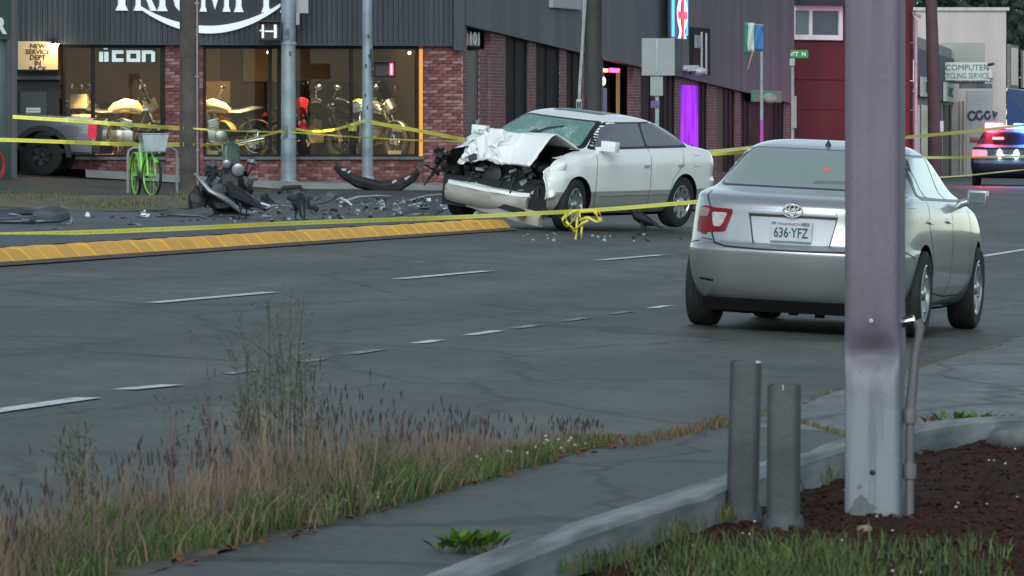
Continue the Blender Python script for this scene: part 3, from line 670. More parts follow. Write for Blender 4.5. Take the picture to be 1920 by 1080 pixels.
# posters
for (x0, y0, x1, y1) in ((1415, 195, 1424, 222), (1439, 195, 1450, 215), (1438, 218, 1451, 236), (1343, 178, 1347, 198), (1347, 183, 1356, 196)):
    b = MB(); b.bb(u2(x0), u2(x1), .1, .118, W2.z(x0, y1), W2.z(x0, y0)); W2.put(b, 'poster', mat('poster_paper', (.35, .36, .36), .7, 0, .5, 4))
b = MB(); b.bb(u2(1400), u2(1454), -.16, -.10, W2.z(1427, 192), W2.z(1427, 169)); W2.put(b, 'green_shop_sign', mat('sign_green', (.07, .27, .12), .6, 0, .12, 1.5), False, .02)
b = MB(); b.ell((u2(1428), -.2, W2.z(1428, 184)), (1.0, .05, .14)); W2.put(b, 'sign_oval', mat('sign_mint', (.2, .5, .3), .5, 0, .3, 6), True)
# neon figure sign projecting on the side wall
NEON = empty('neon_sign', label='tall lit neon sign of blue and white tubes with a red centre block', cat='neon sign'); NEON.matrix_world = W2.M
un = u2(1244); zz = lambda py: W2.z(1244, py); hw = (u2(1258) - u2(1230)) / 2
b = MB(); b.bb(un - hw, un + hw, -.34, -.28, zz(75), zz(-90)); b.build('backing', mat('neon_backing', (.03, .05, .09), .5), NEON, False, .01)
b = MB(); b.tube([(un - hw * .95, -.4, zz(70)), (un - hw * .95, -.4, zz(-85))], .035, 6); b.tube([(un + hw * .95, -.4, zz(66)), (un + hw * .95, -.4, zz(-85))], .02, 6); b.build('blue_tube', emis('neon_blue', (.08, .42, 1), 1.1), NEON, True)
b = MB()
for sg_ in (-1, 1):
    for q in (1, .55):
        pts = [(un + .18 * hw + sg_ * hw * q * (.25 + .4 * abs(math.cos((py - 26) / 36 * math.pi / 2 * 1.1))), -.42, zz(py)) for py in range(-80, 73, 4)]
        b.tube(pts, .014, 6)
b.build('white_tube', emis('neon_white', (.62, .80, 1), 1.0), NEON, True)
b = MB(); b.bb(un - hw * .2, un + hw * .6, -.47, -.4, zz(36), zz(22)); b.tube([(un + hw * .2, -.44, zz(-80)), (un + hw * .2, -.44, zz(70))], .022, 6); b.build('red_block', emis('neon_red', (1, .03, .06), 1.2), NEON)

# ---- red building beyond
W3 = Wall(1484, 190, 1712, 193, 'red_building', 'dark red panelled two storey building with a white framed window above')
m_redw = mat('red_cladding', (.075, .014, .014), .75, 0, .22, .9, stretch=(1.5, 1.5, .15), detail=6)
zs = [-1, W3.z(1530, 206), W3.z(1530, 150), W3.z(1530, 78), 8]
for i in range(4):
    b = MB(); b.bb(.02, W3.L, .0 + .006 * (i % 2), .3, zs[i] + .008, zs[i + 1] - .008); W3.put(b, 'red_panel', m_redw)
b = MB(); b.bb(.02, W3.L - .02, .1, 9, -1, 7.9); W3.put(b, 'body', m_redw)
b = MB(); b.bb(0, W3.u(1584), -.35, .0, W3.z(1530, 11), W3.z(1530, -20)); W3.put(b, 'eave', mat('eave_dark', (.03, .034, .045), .6))
b = MB(); x0, x1 = W3.u(1484), W3.u(1576); za, zb_ = W3.z(1530, 75), W3.z(1530, 11); q = .13
b.bb(x0, x1, -.08, .02, za, za + q); b.bb(x0, x1, -.08, .02, zb_ - q, zb_); b.bb(x0, x0 + .06, -.08, .02, za + q, zb_ - q); b.bb(x1 - q, x1, -.08, .02, za + q, zb_ - q); xm = W3.u(1517); b.bb(xm - .05, xm + .05, -.07, .02, za + q, zb_ - q)
wf = W3.put(b, 'window', m_white)
b = MB(); b.bb(x0 + .06, xm - .05, -.03, .03, za + q, zb_ - q); b.build('pane', mat('pale_pane', (.13, .19, .20), .15, 0, .1, 1), wf)
b = MB(); b.bb(xm + .05, x1 - q, -.03, .03, za + q, zb_ - q); b.build('pane', mat('grey_pane', (.07, .10, .12), .1, 0, .1, 1), wf)
b = MB(); b.tube([(W3.u(1709), -.15, -1), (W3.u(1709), -.15, W3.z(1709, 40)), (W3.u(1706), -.1, W3.z(1706, 24)), (W3.u(1716), -.2, W3.z(1716, 32))], .05, 8); W3.put(b, 'downpipe', mat('downpipe_grey', (.3, .3, .31), .6), True)
# ---- row of shops beyond the pole
W4 = Wall(1712, 205, 1784, 236, 'shop_row', 'pale shop row with blue grey fascia receding behind the pole')
m_pale = mat('pale_render', (.36, .35, .33), .85, 0, .12, .8)
b = MB(); b.bb(0, W4.L, 0, 6, -1, W4.z(1745, 78)); W4.put(b, 'wall', m_pale)
b = MB(); b.add([(0, -.08, W4.z(1714, 178)), (W4.L, -.08, W4.z(1782, 192)), (W4.L, -.08, W4.z(1782, 110)), (0, -.08, W4.z(1714, 90)), (0, 0.02, W4.z(1714, 178)), (W4.L, 0.02, W4.z(1782, 192)), (W4.L, 0.02, W4.z(1782, 110)), (0, 0.02, W4.z(1714, 90))], [(0, 1, 2, 3), (4, 7, 6, 5), (0, 4, 5, 1), (1, 5, 6, 2), (2, 6, 7, 3), (3, 7, 4, 0)]); W4.put(b, 'fascia', mat('blue_grey_fascia', (.075, .09, .12), .7, 0, .1, 1))
for x0, x1, s_ in ((1718, 1737, 'TOW'), (1762, 1777, 'DOC')):
    b = MB(); b.bb(W4.u(x0), W4.u(x1), -.2, -.1, W4.z(x0, 181 + (x0 > 1740) * 9), W4.z(x0, 144 + (x0 > 1740) * 10)); sb = W4.put(b, 'sign_board', mat('sign_cream', (.55, .58, .55), .6, 0, .08, 1), False, .01)
    tm = text_mesh(s_, .42, mat('sign_green_letter', (.03, .16, .1), .6, 0, 0), .01, .01, sx=4.2); o = link('lettering', tm, sb); o.location = ((W4.u(x0) + W4.u(x1)) / 2, -.215, W4.z(x0, 172 + (x0 > 1740) * 8))
for x0, x1, m in ((1717, 1722, m_white), (1724, 1736, mat('mossy_glass', (.07, .09, .06), .2, 0, .6, 1.2)), (1768, 1774, mat('brown_door', (.12, .085, .07), .7)), (1778, 1781, m_dark)):
    b = MB(); b.bb(W4.u(x0), W4.u(x1), -.05, .02, .5, W4.z(x0, 196)); W4.put(b, 'doorway', m)
# ---- beige corner building
W5 = Wall(1716, 236, 1886, 236, 'beige_building', 'beige flat roofed commercial building with a blue awning on its side')
W6 = Wall(1886, 236, 1990, 262, '', '', root=W5.root)
m_beige = mat('beige_render', (.50, .45, .43), .85, 0, .14, .8, stretch=(1.4, 1.4, .2), detail=7)
b = MB(); b.bb(0, W5.L, 0, 22, -1, W5.z(1800, 20)); W5.put(b, 'wall', m_beige)
b = MB(); b.bb(-.1, W5.L + .1, -.1, 22, W5.z(1800, 20), W5.z(1800, 14)); W5.put(b, 'parapet', mat('beige_cap', (.5, .5, .48), .8))
b = MB(); W5.rect(b, 1762, 80, 1846, 120, -.03, .05); W5.put(b, 'recess_panel', mat('beige_panel', (.33, .33, .31), .7, 0, .06, 1))
b = MB(); W5.rect(b, 1812, 170, 1860, 335, -.08, .05); sh = W5.put(b, 'roller_shutter', mat('shutter_pale', (.37, .38, .40), .6, 0, .08, 3), False, .01)
b = MB()
for k in range(14): b.bb(W5.u(1812) + k * .06, W5.u(1812) + k * .06 + .03, -.11, -.08, .4, W5.z(1840, 228))
b.build('slat_panel', mat('shutter_slat', (.45, .46, .48), .6), sh)
b = MB(); gz_ = lambda px, py: (W5.u(px), -.1, W5.z(px, py))
for c in ((1822, 217, 7, 8), (1836, 216, 6, 8), (1851, 216, 5, 7)): b.tube([gz_(c[0] + c[2] * math.cos(a / 8 * 5.6), c[1] + c[3] * math.sin(a / 8 * 5.6)) for a in range(9)], .04, 5)
b.tube([gz_(1862, 208), gz_(1864, 222), gz_(1868, 210)], .04, 5); b.build('graffiti', mat('graffiti_ink', (.05, .04, .12), .7), sh)
for x0 in (1797, 1804):
    b = MB(); W5.rect(b, x0, 190, x0 + 3, 335, -.1, .02); W5.put(b, 'door_post', mat('post_grey', (.2, .18, .18), .7))
b = MB(); W5.rect(b, 1765, 190, 1795, 335, -.03, .02); W5.put(b, 'door', mat('pale_door', (.33, .32, .30), .7, 0, .2, 1))
b = MB(); b.bb(W6.u(1889), W6.u(1906), -.06, .02, W6.z(1897, 165), W6.z(1897, 84)); wf = W6.put(b, 'window', mat('sill_stone', (.3, .27, .26), .8))
b = MB(); b.bb(W6.u(1891), W6.u(1904), -.08, -.055, W6.z(1897, 160), W6.z(1897, 90)); b.build('pane', mat('dull_pane', (.17, .17, .18), .3, 0, .2, 1), wf)
b = MB(); b.bb(W6.u(1915), W6.u(1932), -.06, .02, W6.z(1920, 165), W6.z(1920, 96)); W6.put(b, 'window', mat('dull_pane', (.17, .17, .18), .3))
b = MB(); b.prism([(0, 0), (0, .1), (0, .1)], 0, 0); b = MB(); u0, u1 = W6.u(1886.5), W6.u(1960)
b.add([(u0, -.02, W6.z(1890, 164)), (u1, -.02, W6.z(1950, 172)), (u1, -.9, W6.z(1950, 235)), (u0, -.9, W6.z(1890, 240)), (u0, -.02, W6.z(1890, 240)), (u1, -.02, W6.z(1950, 240))], [(0, 1, 2, 3), (0, 3, 4), (1, 5, 2), (3, 2, 5, 4), (0, 4, 5, 1)]); W6.put(b, 'awning', mat('awning_blue', (.03, .07, .2), .8, 0, .1, 1))
b = MB(); b.bb(0, W6.L, -.05, .02, W6.zu(3, 172), W6.zu(3, 166)); W6.put(b, 'ledge', m_white)
# projecting signs on the beige building
RS = empty('recycling_sign', label='white sign board with green lettering on a bracket before the beige building', cat='shop sign'); W7 = Wall(1750, 228, 1880, 228, '', '', root=RS)
RS.matrix_world = W7.M; W7.rel = Matrix()
b = MB(); W7.rect(b, 1761, 117, 1851, 151, -.08, .08); W7.put(b, 'board', mat('board_white', (.58, .62, .60), .6, 0, .05, 1), False, .02)
mg = mat('board_green_ink', (.02, .15, .10), .6, 0, 0)
for s_, px, py, sz in (('COMPUTER', 1812, 132, .26), ('CYCLING SERVICE', 1810, 147, .245)):
    tm = text_mesh(s_, sz, mg, .004, 0, sx=(.735 if 'Y' in s_ else 1.0)); o = link('lettering', tm, RS); o.location = (W7.u(px), -.09, W7.z(px, py))
b = MB(); b.tube([(W7.u(1768 + 4 * math.cos(a)), -.09, W7.z(1768, 126 + 5 * math.sin(a))) for a in (0, 1, 2, 3.1, 4, 5)], .03, 5); b.build('arrow_mark', mg, RS)
b = MB(); b.bb(W7.u(1758), W7.u(1846), -.03, .03, W7.z(1800, 157), W7.z(1800, 152)); b.tube([(W7.u(1851), 0, W7.z(1851, 130)), (W7.u(1863), 8, W7.z(1863, 130))], .05, 6); b.build('bracket', m_dark, RS)
RS2 = empty('hanging_sign', label='small white sign with a dark lower band hanging behind the green lettered board', cat='shop sign'); W8 = Wall(1750, 232, 1880, 232, '', '', root=RS2); RS2.matrix_world = W8.M; W8.rel = Matrix()
b = MB(); W8.rect(b, 1798, 130, 1860, 156, -.06, .06); W8.put(b, 'board', mat('board_white', (.58, .62, .60), .6), False, .01)
b = MB(); W8.rect(b, 1798, 157, 1860, 166, -.06, .06); W8.put(b, 'lower_band', mat('band_dark', (.09, .09, .11), .6, 0, .4, 5))
tm = text_mesh('IN SERVICE', .2, mk, .004, .004, shear=.3); o = link('lettering', tm, RS2); o.location = (W8.u(1832), -.065, W8.z(1832, 154))
b = MB(); b.tube([(W8.u(1862), 0, W8.z(1862, 120)), (W8.u(1862), 4, W8.z(1862, 120))], .05, 6); b.build('bracket', m_dark, RS2)
# white light box on the shop row
b = MB(); WX = Wall(1700, 200, 1720, 200, 'light_box_sign', 'narrow lit white box sign at the corner of the red building', 'shop sign'); WX.rect(b, 1705, 112, 1716, 172, -.12, .12); WX.put(b, 'box', mat('light_box', (.6, .62, .64), .4, 0, .05, 1, emit=(.9, .95, 1), es=.45), False, .03)
b = MB(); b.tube([(WX.u(1712), 0, WX.z(1712, 105)), (WX.u(1712), 0, WX.z(1712, 113))], .04, 6); b.bb(WX.u(1704), WX.u(1716), -.14, .14, WX.z(1712, 112), WX.z(1712, 109)); b.build('bracket', m_dark, WX.root)
b = MB(); b.tube([(WX.u(1709), -.13, WX.z(1709, 152)), (WX.u(1712.5), -.13, WX.z(1709, 160)), (WX.u(1709), -.13, WX.z(1709, 168)), (WX.u(1713), -.13, WX.z(1709, 168))], .035, 5); b.build('emblem', mat('sign_blue', (.03, .06, .2), .5), WX.root)
# ---- green kiosk front at the far left
W9 = Wall(-160, 138, 22, 139.5, 'green_storefront', 'dark green storefront with a tall window at the far left edge')
m_grn = mat('storefront_green', (.035, .075, .06), .6, 0, .12, 1)
g0 = W9.g(W9.L) - .1
b = MB(); b.bb(0, W9.L, 0, .3, W9.z(10, 74), 6.5); W9.put(b, 'upper_panel', m_grn)
b = MB(); b.bb(0, W9.L, 0, .3, g0, W9.z(10, 268)); W9.put(b, 'lower_panel', m_grn)
b = MB(); b.bb(W9.u(15), W9.L, .0, .3, W9.z(10, 268), W9.z(10, 74)); W9.put(b, 'frame', mat('grey_frame', (.12, .13, .14), .5, .3, .1, 3))
b = MB(); b.bb(W9.u(20), W9.u(29), -.06, .24, g0, 6.5); W9.put(b, 'corner_post', mat('grey_post', (.11, .115, .125), .6, .2, .1, 3), False, .01)
b = MB(); b.bb(0, W9.u(15), .1, .12, W9.z(10, 268), W9.z(10, 74)); W9.put(b, 'pane', mat('storefront_glass', (.10, .15, .15), .12, 0, .3, .8))
b = MB(); b.bb(0, W9.L, .3, 6, g0, 6.4); W9.put(b, 'body', m_grn)
tm = text_mesh('R', .42, m_white, .01, .02); o = link('letter', tm, W9.root); o.location = (W9.u(-1), -.02, W9.z(0, 62))
b = MB(); rc = empty('red_bicycle', M=W9.M, label='red bicycle cut off by the left edge before the green storefront', cat='bicycle'); b.torus(.3, .035, 20, 6, Matrix.Translation((W9.u(-30), -.25, g0 + .35)) @ Matrix.Rotation(R(90), 4, 'X')); b.tube([(W9.u(-27), -.25, g0 + .35), (W9.u(-22), -.25, g0 + .85), (W9.u(-40), -.25, g0 + .8)], .03); b.build('frame', mat('red_cycle', (.3, .02, .03), .4), rc, True)
# ---- far trees behind the beige building
def tree(px, Y, h, w, label):
    r = empty('tree', (at(px, 270, Y).x, Y, .5), label=label, cat='tree', group='dark trees behind the beige building')
    b = MB(); b.tube([(0, 0, -1), (.1, 0, h * .3), (.2, .1, h * .7)], [.35, .28, .12], 8)
    for k in range(6): a = k * 1.05; b.tube([(.1, 0, h * (.3 + .05 * k)), (math.cos(a) * w * .5, math.sin(a) * w * .5, h * (.5 + .06 * k))], [.12, .04], 6)
    b.build('trunk', m_wood, r, True)
    b = MB()
    for k in range(2600):
        d = Vector((rnd.gauss(0, 1), rnd.gauss(0, 1), rnd.gauss(0, 1))).normalized(); q = rnd.random() ** .4 * (1 + .35 * noise.noise(d * 2.2 + Vector((px, 0, 0))))
        c = Vector((d.x * w * q, d.y * w * q, h * .66 + d.z * h * .4 * q)); s_ = rnd.uniform(.12, .3)
        e = Vector((rnd.gauss(0, 1), rnd.gauss(0, 1), rnd.gauss(0, 1))).normalized(); f_ = e.orthogonal().normalized()
        b.use(rnd.choice((0, 0, 1))); b.add([c + e * s_, c + f_ * s_ * .6, c - e * s_, c - f_ * s_ * .6], [(0, 1, 2, 3)])
    b.build('crown', [mat('leaf_dark', (.02, .032, .022), .7, 0, .3, 1), mat('leaf_mid', (.032, .05, .03), .7, 0, .3, 1)], r, fix=False)
tree(1765, 268, 8.4, 3.2, 'dark bushy tree rising behind the left end of the beige roof')
tree(1850, 275, 8.0, 3.6, 'dark bushy tree rising behind the middle of the beige roof')
tree(1935, 282, 8.6, 3.4, 'dark bushy tree rising behind the pink lit side wall')
# ================================================================== CARS
def pchip(rows, k):
    n = len(rows); out = []; m = []
    for i in range(n):
        r = []
        for c in range(len(rows[0])):
            if i == 0 or i == n - 1: r.append(0 if False else (rows[1][c] - rows[0][c] if i == 0 else rows[-1][c] - rows[-2][c]))
            else:
                a = rows[i][c] - rows[i - 1][c]; b = rows[i + 1][c] - rows[i][c]
                r.append(0 if a * b <= 0 else 2 * a * b / (a + b))
        m.append(r)
    for i in range(n - 1):
        for j in range(k):
            t = j / k; h0 = 2 * t ** 3 - 3 * t * t + 1; h1 = t ** 3 - 2 * t * t + t; h2 = -2 * t ** 3 + 3 * t * t; h3 = t ** 3 - t * t
            out.append([h0 * rows[i][c] + h1 * m[i][c] + h2 * rows[i + 1][c] + h3 * m[i + 1][c] for c in range(len(rows[0]))])
    out.append(list(rows[-1])); return out
def ring(z, xr, xf, w, br, bf, rr_, rf, taper=.045):
    rr_ = min(rr_, w * .85); rf = min(rf, w * .85); half = []
    def end(x, sgn, bow, r, fwd):
        pts = []; yc = w - r; rx = min(r * 1.35, (xf - xr) * .3)
        for j in range(8): y = yc * j / 8; pts.append((x + sgn * bow * (y / w) ** 2, y))
        b = bow * (yc / w) ** 2
        for j in range(9):
            a = j / 8 * math.pi / 2; pts.append((x + sgn * (b + rx * (1 - math.cos(a))), yc + r * math.sin(a)))
        return pts
    e0 = end(xr, 1, br, rr_, 0); e1 = end(xf, -1, bf, rf, 1)
    a = e0[-1][0]; b = e1[-1][0]
    side = [(a + (b - a) * j / 26, w) for j in range(1, 26)]
    half = e0 + side + e1[::-1]
    xm = (xr + xf) / 2; L = (xf - xr) / 2
    taper = taper if z < .97 else taper + (min(.04, taper) - taper) * min(1, (z - .97) / .08)
    half = [(x, y * (1 - taper * abs((x - xm) / L) ** 3)) for x, y in half]
    full = half + [(x, -y) for x, y in half[::-1] if y > 1e-6]
    return [(x, y, z) for x, y in full]
def apply_bool(me, cutters):
    o = bpy.data.objects.new('tmp', me); COL.objects.link(o); tmp = []
    for c in cutters:
        co = bpy.data.objects.new('tmpc', c); COL.objects.link(co); tmp.append(co)
        md = o.modifiers.new('b', 'BOOLEAN'); md.object = co; md.operation = 'DIFFERENCE'; md.solver = 'EXACT'
    dg = bpy.context.evaluated_depsgraph_get(); dg.update(); r = bpy.data.meshes.new_from_object(o.evaluated_get(dg))
    for q in [o] + tmp: bpy.data.objects.remove(q)
    return r
class Car:
    def __init__(self, name, label, rows, M, paint, axles=(1.31, -1.31), wr=.325, track=.76, cuts=(), arch=.375, cat='car', deform=None, darktest=None, group=None, wz=None, taper=.045):
        self.root = empty(name, M=M, label=label, cat=cat, group=group); self.paint = paint; self.wr = wr; wz = wz or wr
        rows = pchip(rows, 4); b = MB(); n = None; vs = []
        for r in rows:
            rg = ring(*r, taper); n = len(rg); vs += rg
        k = len(rows); fs = [(i * n + j, i * n + (j + 1) % n, (i + 1) * n + (j + 1) % n, (i + 1) * n + j) for i in range(k - 1) for j in range(n)]
        # caps as strips across
        for base in (0, (k - 1) * n):
            h = n // 2
            for j in range(h): 
                a, b_, c, d = j, j + 1, (n - 1 - j) % n if j else 0, (n - j) % n
                q = []
                for i in (j, j + 1, (n - 1 - j) % n, (n - j) % n):
                    if base + i not in q: q.append(base + i)
                if len(q) > 2: fs.append(tuple(q))
        b.add(vs, fs); me = b.mesh('body', [paint, m_under], False)
        self.solid = BVHTree.FromPolygons([tuple(v.co) for v in me.vertices], [tuple(p.vertices) for p in me.polygons])
        wc = MB()
        for ax in axles:
            for sg in (-1, 1): wc.lathe([(arch, .52), (arch, 1.3)], 40, Matrix.Translation((ax, 0, wz)) @ Matrix.Rotation(R(-90 * sg), 4, 'X'))
        me = apply_bool(me, [wc.mesh('c', m_black)] + [c.mesh('c', m_black) for c in cuts])
        for p in me.polygons:
            c = p.center
            for ax in axles:
                d = math.hypot(c.x - ax, c.z - wz)
                if d < arch + .004 and abs(c.y) < .98 and (abs(d - arch) < .012 and abs(p.normal.y) < .5 or abs(abs(c.y) - .52) < .01): p.material_index = 1
            if darktest and darktest(c, p.normal): p.material_index = 1
            if c.z < .2: p.material_index = 1
        if deform:
            for v in me.vertices: v.co = deform(v.co)
        finish(me, True, 30); self.body = link('body', me, self.root)
    def hit(self, o, d):
        loc, nor, i, dist = self.solid.ray_cast(Vector(o), Vector(d))
        if loc is None: loc, nor, i, dist = self.solid.find_nearest(Vector(o) + Vector(d) * 2)
        if nor.dot(Vector(d)) > 0: nor = -nor
        return loc, nor
    def patch(self, name, poly, view, m, off=.004, res=.03, parent=None, rnd_=.0, label=None, thick=.012):
        """a panel following the body: poly given in the 2D of a view (rear/front: y,z; left/right: x,z; top: x,y; or a vector for a slanted view)"""
        if rnd_: poly = rr(poly, rnd_)
        if view == 'rear': f = lambda a, b: ((-5, a, b), (1, 0, 0))
        elif view == 'front': f = lambda a, b: ((5, a, b), (-1, 0, 0))
        elif view == 'left': f = lambda a, b: ((a, 5, b), (0, -1, 0))
        elif view == 'right': f = lambda a, b: ((a, -5, b), (0, 1, 0))
        elif view == 'top': f = lambda a, b: ((a, b, 5), (0, 0, -1))
        res = min(res, .032) if max(abs(p[0] - q[0]) + abs(p[1] - q[1]) for p in poly for q in poly) > .5 else .018
        bm = bmesh.new(); vv = [bm.verts.new((p[0], p[1], 0)) for p in poly]; bm.faces.new(vv)
        for ax in (0, 1):
            lo = min(p[ax] for p in poly); hi = max(p[ax] for p in poly); q = lo + res
            while q < hi - res * .3:
                no = [0, 0, 0]; no[ax] = 1; co = [0, 0, 0]; co[ax] = q
                bmesh.ops.bisect_plane(bm, geom=bm.verts[:] + bm.edges[:] + bm.faces[:], plane_co=co, plane_no=no); q += res
        bmesh.ops.triangulate(bm, faces=[x for x in bm.faces if len(x.verts) > 4])
        back = {}
        edges = [e for e in bm.edges if len(e.link_faces) == 1]
        for v in bm.verts:
            o, d = f(v.co.x, v.co.y); loc, nor = self.hit(o, d); v.co = loc + nor * off; back[v] = loc - nor * thick
        nv = {}
        for e in edges:
            for v in e.verts:
                if v not in nv: nv[v] = bm.verts.new(back[v])
            try: bm.faces.new((e.verts[0], e.verts[1], nv[e.verts[1]], nv[e.verts[0]]))
            except ValueError: pass
        bmesh.ops.recalc_face_normals(bm, faces=bm.faces)
        me = bpy.data.meshes.new(name); bm.to_mesh(me); bm.free(); me.materials.append(m); finish(me, True, 40)
        # make sure it faces outwards
        o = link(name, me, parent or self.root)
        if label: o['label'] = label
        return o
    def strip(self, name, pts, view, m, w=.010, off=.0015, parent=None):
        """thin line (panel gap, seal) along a 2D polyline"""
        out = []; k = len(pts)
        L_ = []; R_ = []
        for i, p in enumerate(pts):
            a = Vector(pts[max(0, i - 1)]); c = Vector(pts[min(k - 1, i + 1)]); d = (c - a).normalized(); n = Vector((-d.y, d.x)) * w / 2
            L_.append(tuple(Vector(p) + n)); R_.append(tuple(Vector(p) - n))
        b = MB(); vs = []
        if view == 'rear': f = lambda a, b: ((-5, a, b), (1, 0, 0))
        elif view == 'left': f = lambda a, b: ((a, 5, b), (0, -1, 0))
        elif view == 'right': f = lambda a, b: ((a, -5, b), (0, 1, 0))
        elif view == 'front': f = lambda a, b: ((5, a, b), (-1, 0, 0))
        else: f = lambda a, b: ((a, b, 5), (0, 0, -1))
        # subdivide
        q = 6; L2 = []; R2 = []
        for i in range(k - 1):
            for j in range(q): L2.append(Vector(L_[i]).lerp(Vector(L_[i + 1]), j / q)); R2.append(Vector(R_[i]).lerp(Vector(R_[i + 1]), j / q))
        L2.append(Vector(L_[-1])); R2.append(Vector(R_[-1]))
        for l, r in zip(L2, R2):
            for p in (l, r): loc, nor = self.hit(*f(p.x, p.y)); vs.append(loc + nor * off)
        b.add(vs, [(2 * i, 2 * i + 1, 2 * i + 3, 2 * i + 2) for i in range(len(L2) - 1)])
        return b.build(name, m, parent or self.root)
_WM = {}
def wheel(car, x, y, z, r, w=.205, spokes=7, style='star', steer=0., rimm=None, rr_=.66):
    key = (r, w, spokes, style, rr_)
    if key not in _WM:
        b = MB(); R0 = r * rr_
        b.lathe([(R0, -w * .46), (r * .9, -w * .5), (r * .975, -w * .43), (r, -w * .3), (r, w * .3), (r * .975, w * .43), (r * .9, w * .5), (R0, w * .46)], 40, None, False)
        for q in (-.18, 0, .18): b.torus(r * 1.0, .004, 36, 4, Matrix.Translation((0, 0, q * w)))
        tm = b.mesh('wheel', m_rubber, True)
        b = MB(); b.lathe([(R0 * 1.0, w * .44), (R0 * .95, w * .47), (R0 * .9, w * .40), (R0 * .88, w * .1), (R0 * .87, -w * .4)], 36, None, False)
        hubz = w * .36
        for k in range(spokes):
            a = 2 * math.pi * k / spokes; T = Matrix.Rotation(a, 4, 'Z')
            ww = .085 * R0 / .21 if style == 'star' else .04 * R0 / .21
            we = ww * (.75 if style == 'star' else 1.5)
            if style == 'twin':
                for dq in (-.11, .11): b.add([(.05, dq * R0 * .4 - .012, hubz), (R0 * .93, dq * R0 * 1.4 - .014, w * .42), (R0 * .93, dq * R0 * 1.4 + .014, w * .42), (.05, dq * R0 * .4 + .012, hubz), (.05, dq * R0 * .4 - .012, hubz - .03), (R0 * .93, dq * R0 * 1.4 - .014, w * .3), (R0 * .93, dq * R0 * 1.4 + .014, w * .3), (.05, dq * R0 * .4 + .012, hubz - .03)], [(0, 1, 2, 3), (4, 7, 6, 5), (0, 4, 5, 1), (1, 5, 6, 2), (2, 6, 7, 3), (3, 7, 4, 0)], T)
            else: b.add([(.03, -ww * .5, hubz), (R0 * .93, -we * .55, w * .43), (R0 * .93, we * .55, w * .43), (.03, ww * .5, hubz), (.03, -ww * .5, hubz - .04), (R0 * .93, -we * .55, w * .3), (R0 * .93, we * .55, w * .3), (.03, ww * .5, hubz - .04)], [(0, 1, 2, 3), (4, 7, 6, 5), (0, 4, 5, 1), (1, 5, 6, 2), (2, 6, 7, 3), (3, 7, 4, 0)], T)
        b.lathe([(.055, hubz - .05), (.055, hubz + .012), (.04, hubz + .022), (.002, hubz + .024)], 16)
        rm = b.mesh('rim', rimm or m_alloy, True)
        b = MB(); b.lathe([(R0 * .86, w * .12), (R0 * .5, w * .10), (.002, w * .1)], 28, None, False); b.lathe([(R0 * .85, -w * .42), (.002, -w * .42)], 20, None, False); b.lathe([(R0 * .6, w * .14), (R0 * .6, w * .18), (.01, w * .18)], 24, None, False); dm = b.mesh('brake_disc', m_dark, True)
        _WM[key] = (tm, rm, dm)
    sg = 1 if y > 0 else -1
    o = link('wheel', _WM[key][0], car.root if isinstance(car, Car) else car)
    o.matrix_local = Matrix.Translation((x, y, z)) @ Matrix.Rotation(steer, 4, 'Z') @ Matrix.Rotation(R(-90 * sg), 4, 'X') @ Matrix.Rotation(rnd.uniform(0, 6), 4, 'Z')
    link('rim', _WM[key][1], o); link('brake_disc', _WM[key][2], o); return o
def mirror2(poly): return [(-a, b) for a, b in poly][::-1]
def carpaint(name, col, metal=0., rough=.32, flake=.08):
    m = mat(name, col, rough, metal, flake, 2.5, 0, 60, coat=.9, spec=.5); return m
def ground_frame(p, ang):
    e = .8; z = lambda X, Y: gz(X, Y)
    nx = Vector((-(z(p.x + e, p.y) - z(p.x - e, p.y)) / (2 * e), -(z(p.x, p.y + e) - z(p.x, p.y - e)) / (2 * e), 1)).normalized()
    f = Vector((math.cos(ang), math.sin(ang), 0)); f = (f - nx * f.dot(nx)).normalized(); l = nx.cross(f)
    M = Matrix((f, l, nx)).transposed().to_4x4(); M.translation = p; return M

# ---- silver sedan seen from behind
S_ROWS = [(.17, -1.98, 2.10, .70, .1, .2, .25, .3), (.23, -2.18, 2.25, .82, .14, .25, .3, .35), (.30, -2.26, 2.32, .865, .16, .3, .33, .4), (.42, -2.335, 2.36, .90, .16, .32, .36, .42),
          (.54, -2.385, 2.36, .91, .16, .32, .37, .42), (.605, -2.40, 2.35, .91, .16, .32, .37, .42), (.64, -2.375, 2.34, .91, .16, .32, .37, .42), (.665, -2.325, 2.33, .91, .15, .32, .36, .42),
          (.74, -2.305, 2.28, .908, .14, .32, .36, .42), (.84, -2.29, 2.15, .90, .14, .32, .36, .42), (.92, -2.285, 1.95, .89, .13, .30, .36, .42), (.955, -2.275, 1.75, .88, .13, .28, .35, .4),
          (.985, -2.245, 1.5, .868, .13, .25, .33, .38), (1.015, -2.17, 1.22, .85, .12, .22, .30, .34), (1.045, -1.98, 1.02, .82, .12, .2, .26, .28), (1.07, -1.76, .94, .785, .13, .2, .2, .22),
          (1.10, -1.63, .86, .762, .13, .2, .19, .2), (1.20, -1.40, .63, .715, .12, .18, .18, .19), (1.31, -1.12, .36, .668, .11, .15, .13, .18), (1.375, -.94, .15, .63, .1, .13, .13, .18),
          (1.412, -.76, -.03, .59, .1, .1, .15, .2), (1.44, -.54, -.16, .50, .08, .08, .16, .2), (1.454, -.42, -.24, .34, .05, .05, .12, .12), (1.458, -.36, -.28, .12, .02, .02, .05, .05)]
m_silver = carpaint('silver_paint', (.35, .37, .385), .55, .32, .04)
m_carglass = mat('car_glass', (.23, .30, .255), .04, 0, .08, 1.2, coat=1., spec=1.)
m_under = mat('underbody_black', (.005, .005, .005), .95, 0, 0, spec=.1)
m_cartrim = mat('car_trim', (.012, .012, .013), .3, 0, 0)
m_clear = mat('clear_lens', (.46, .46, .47), .2, 0, .25, 22)
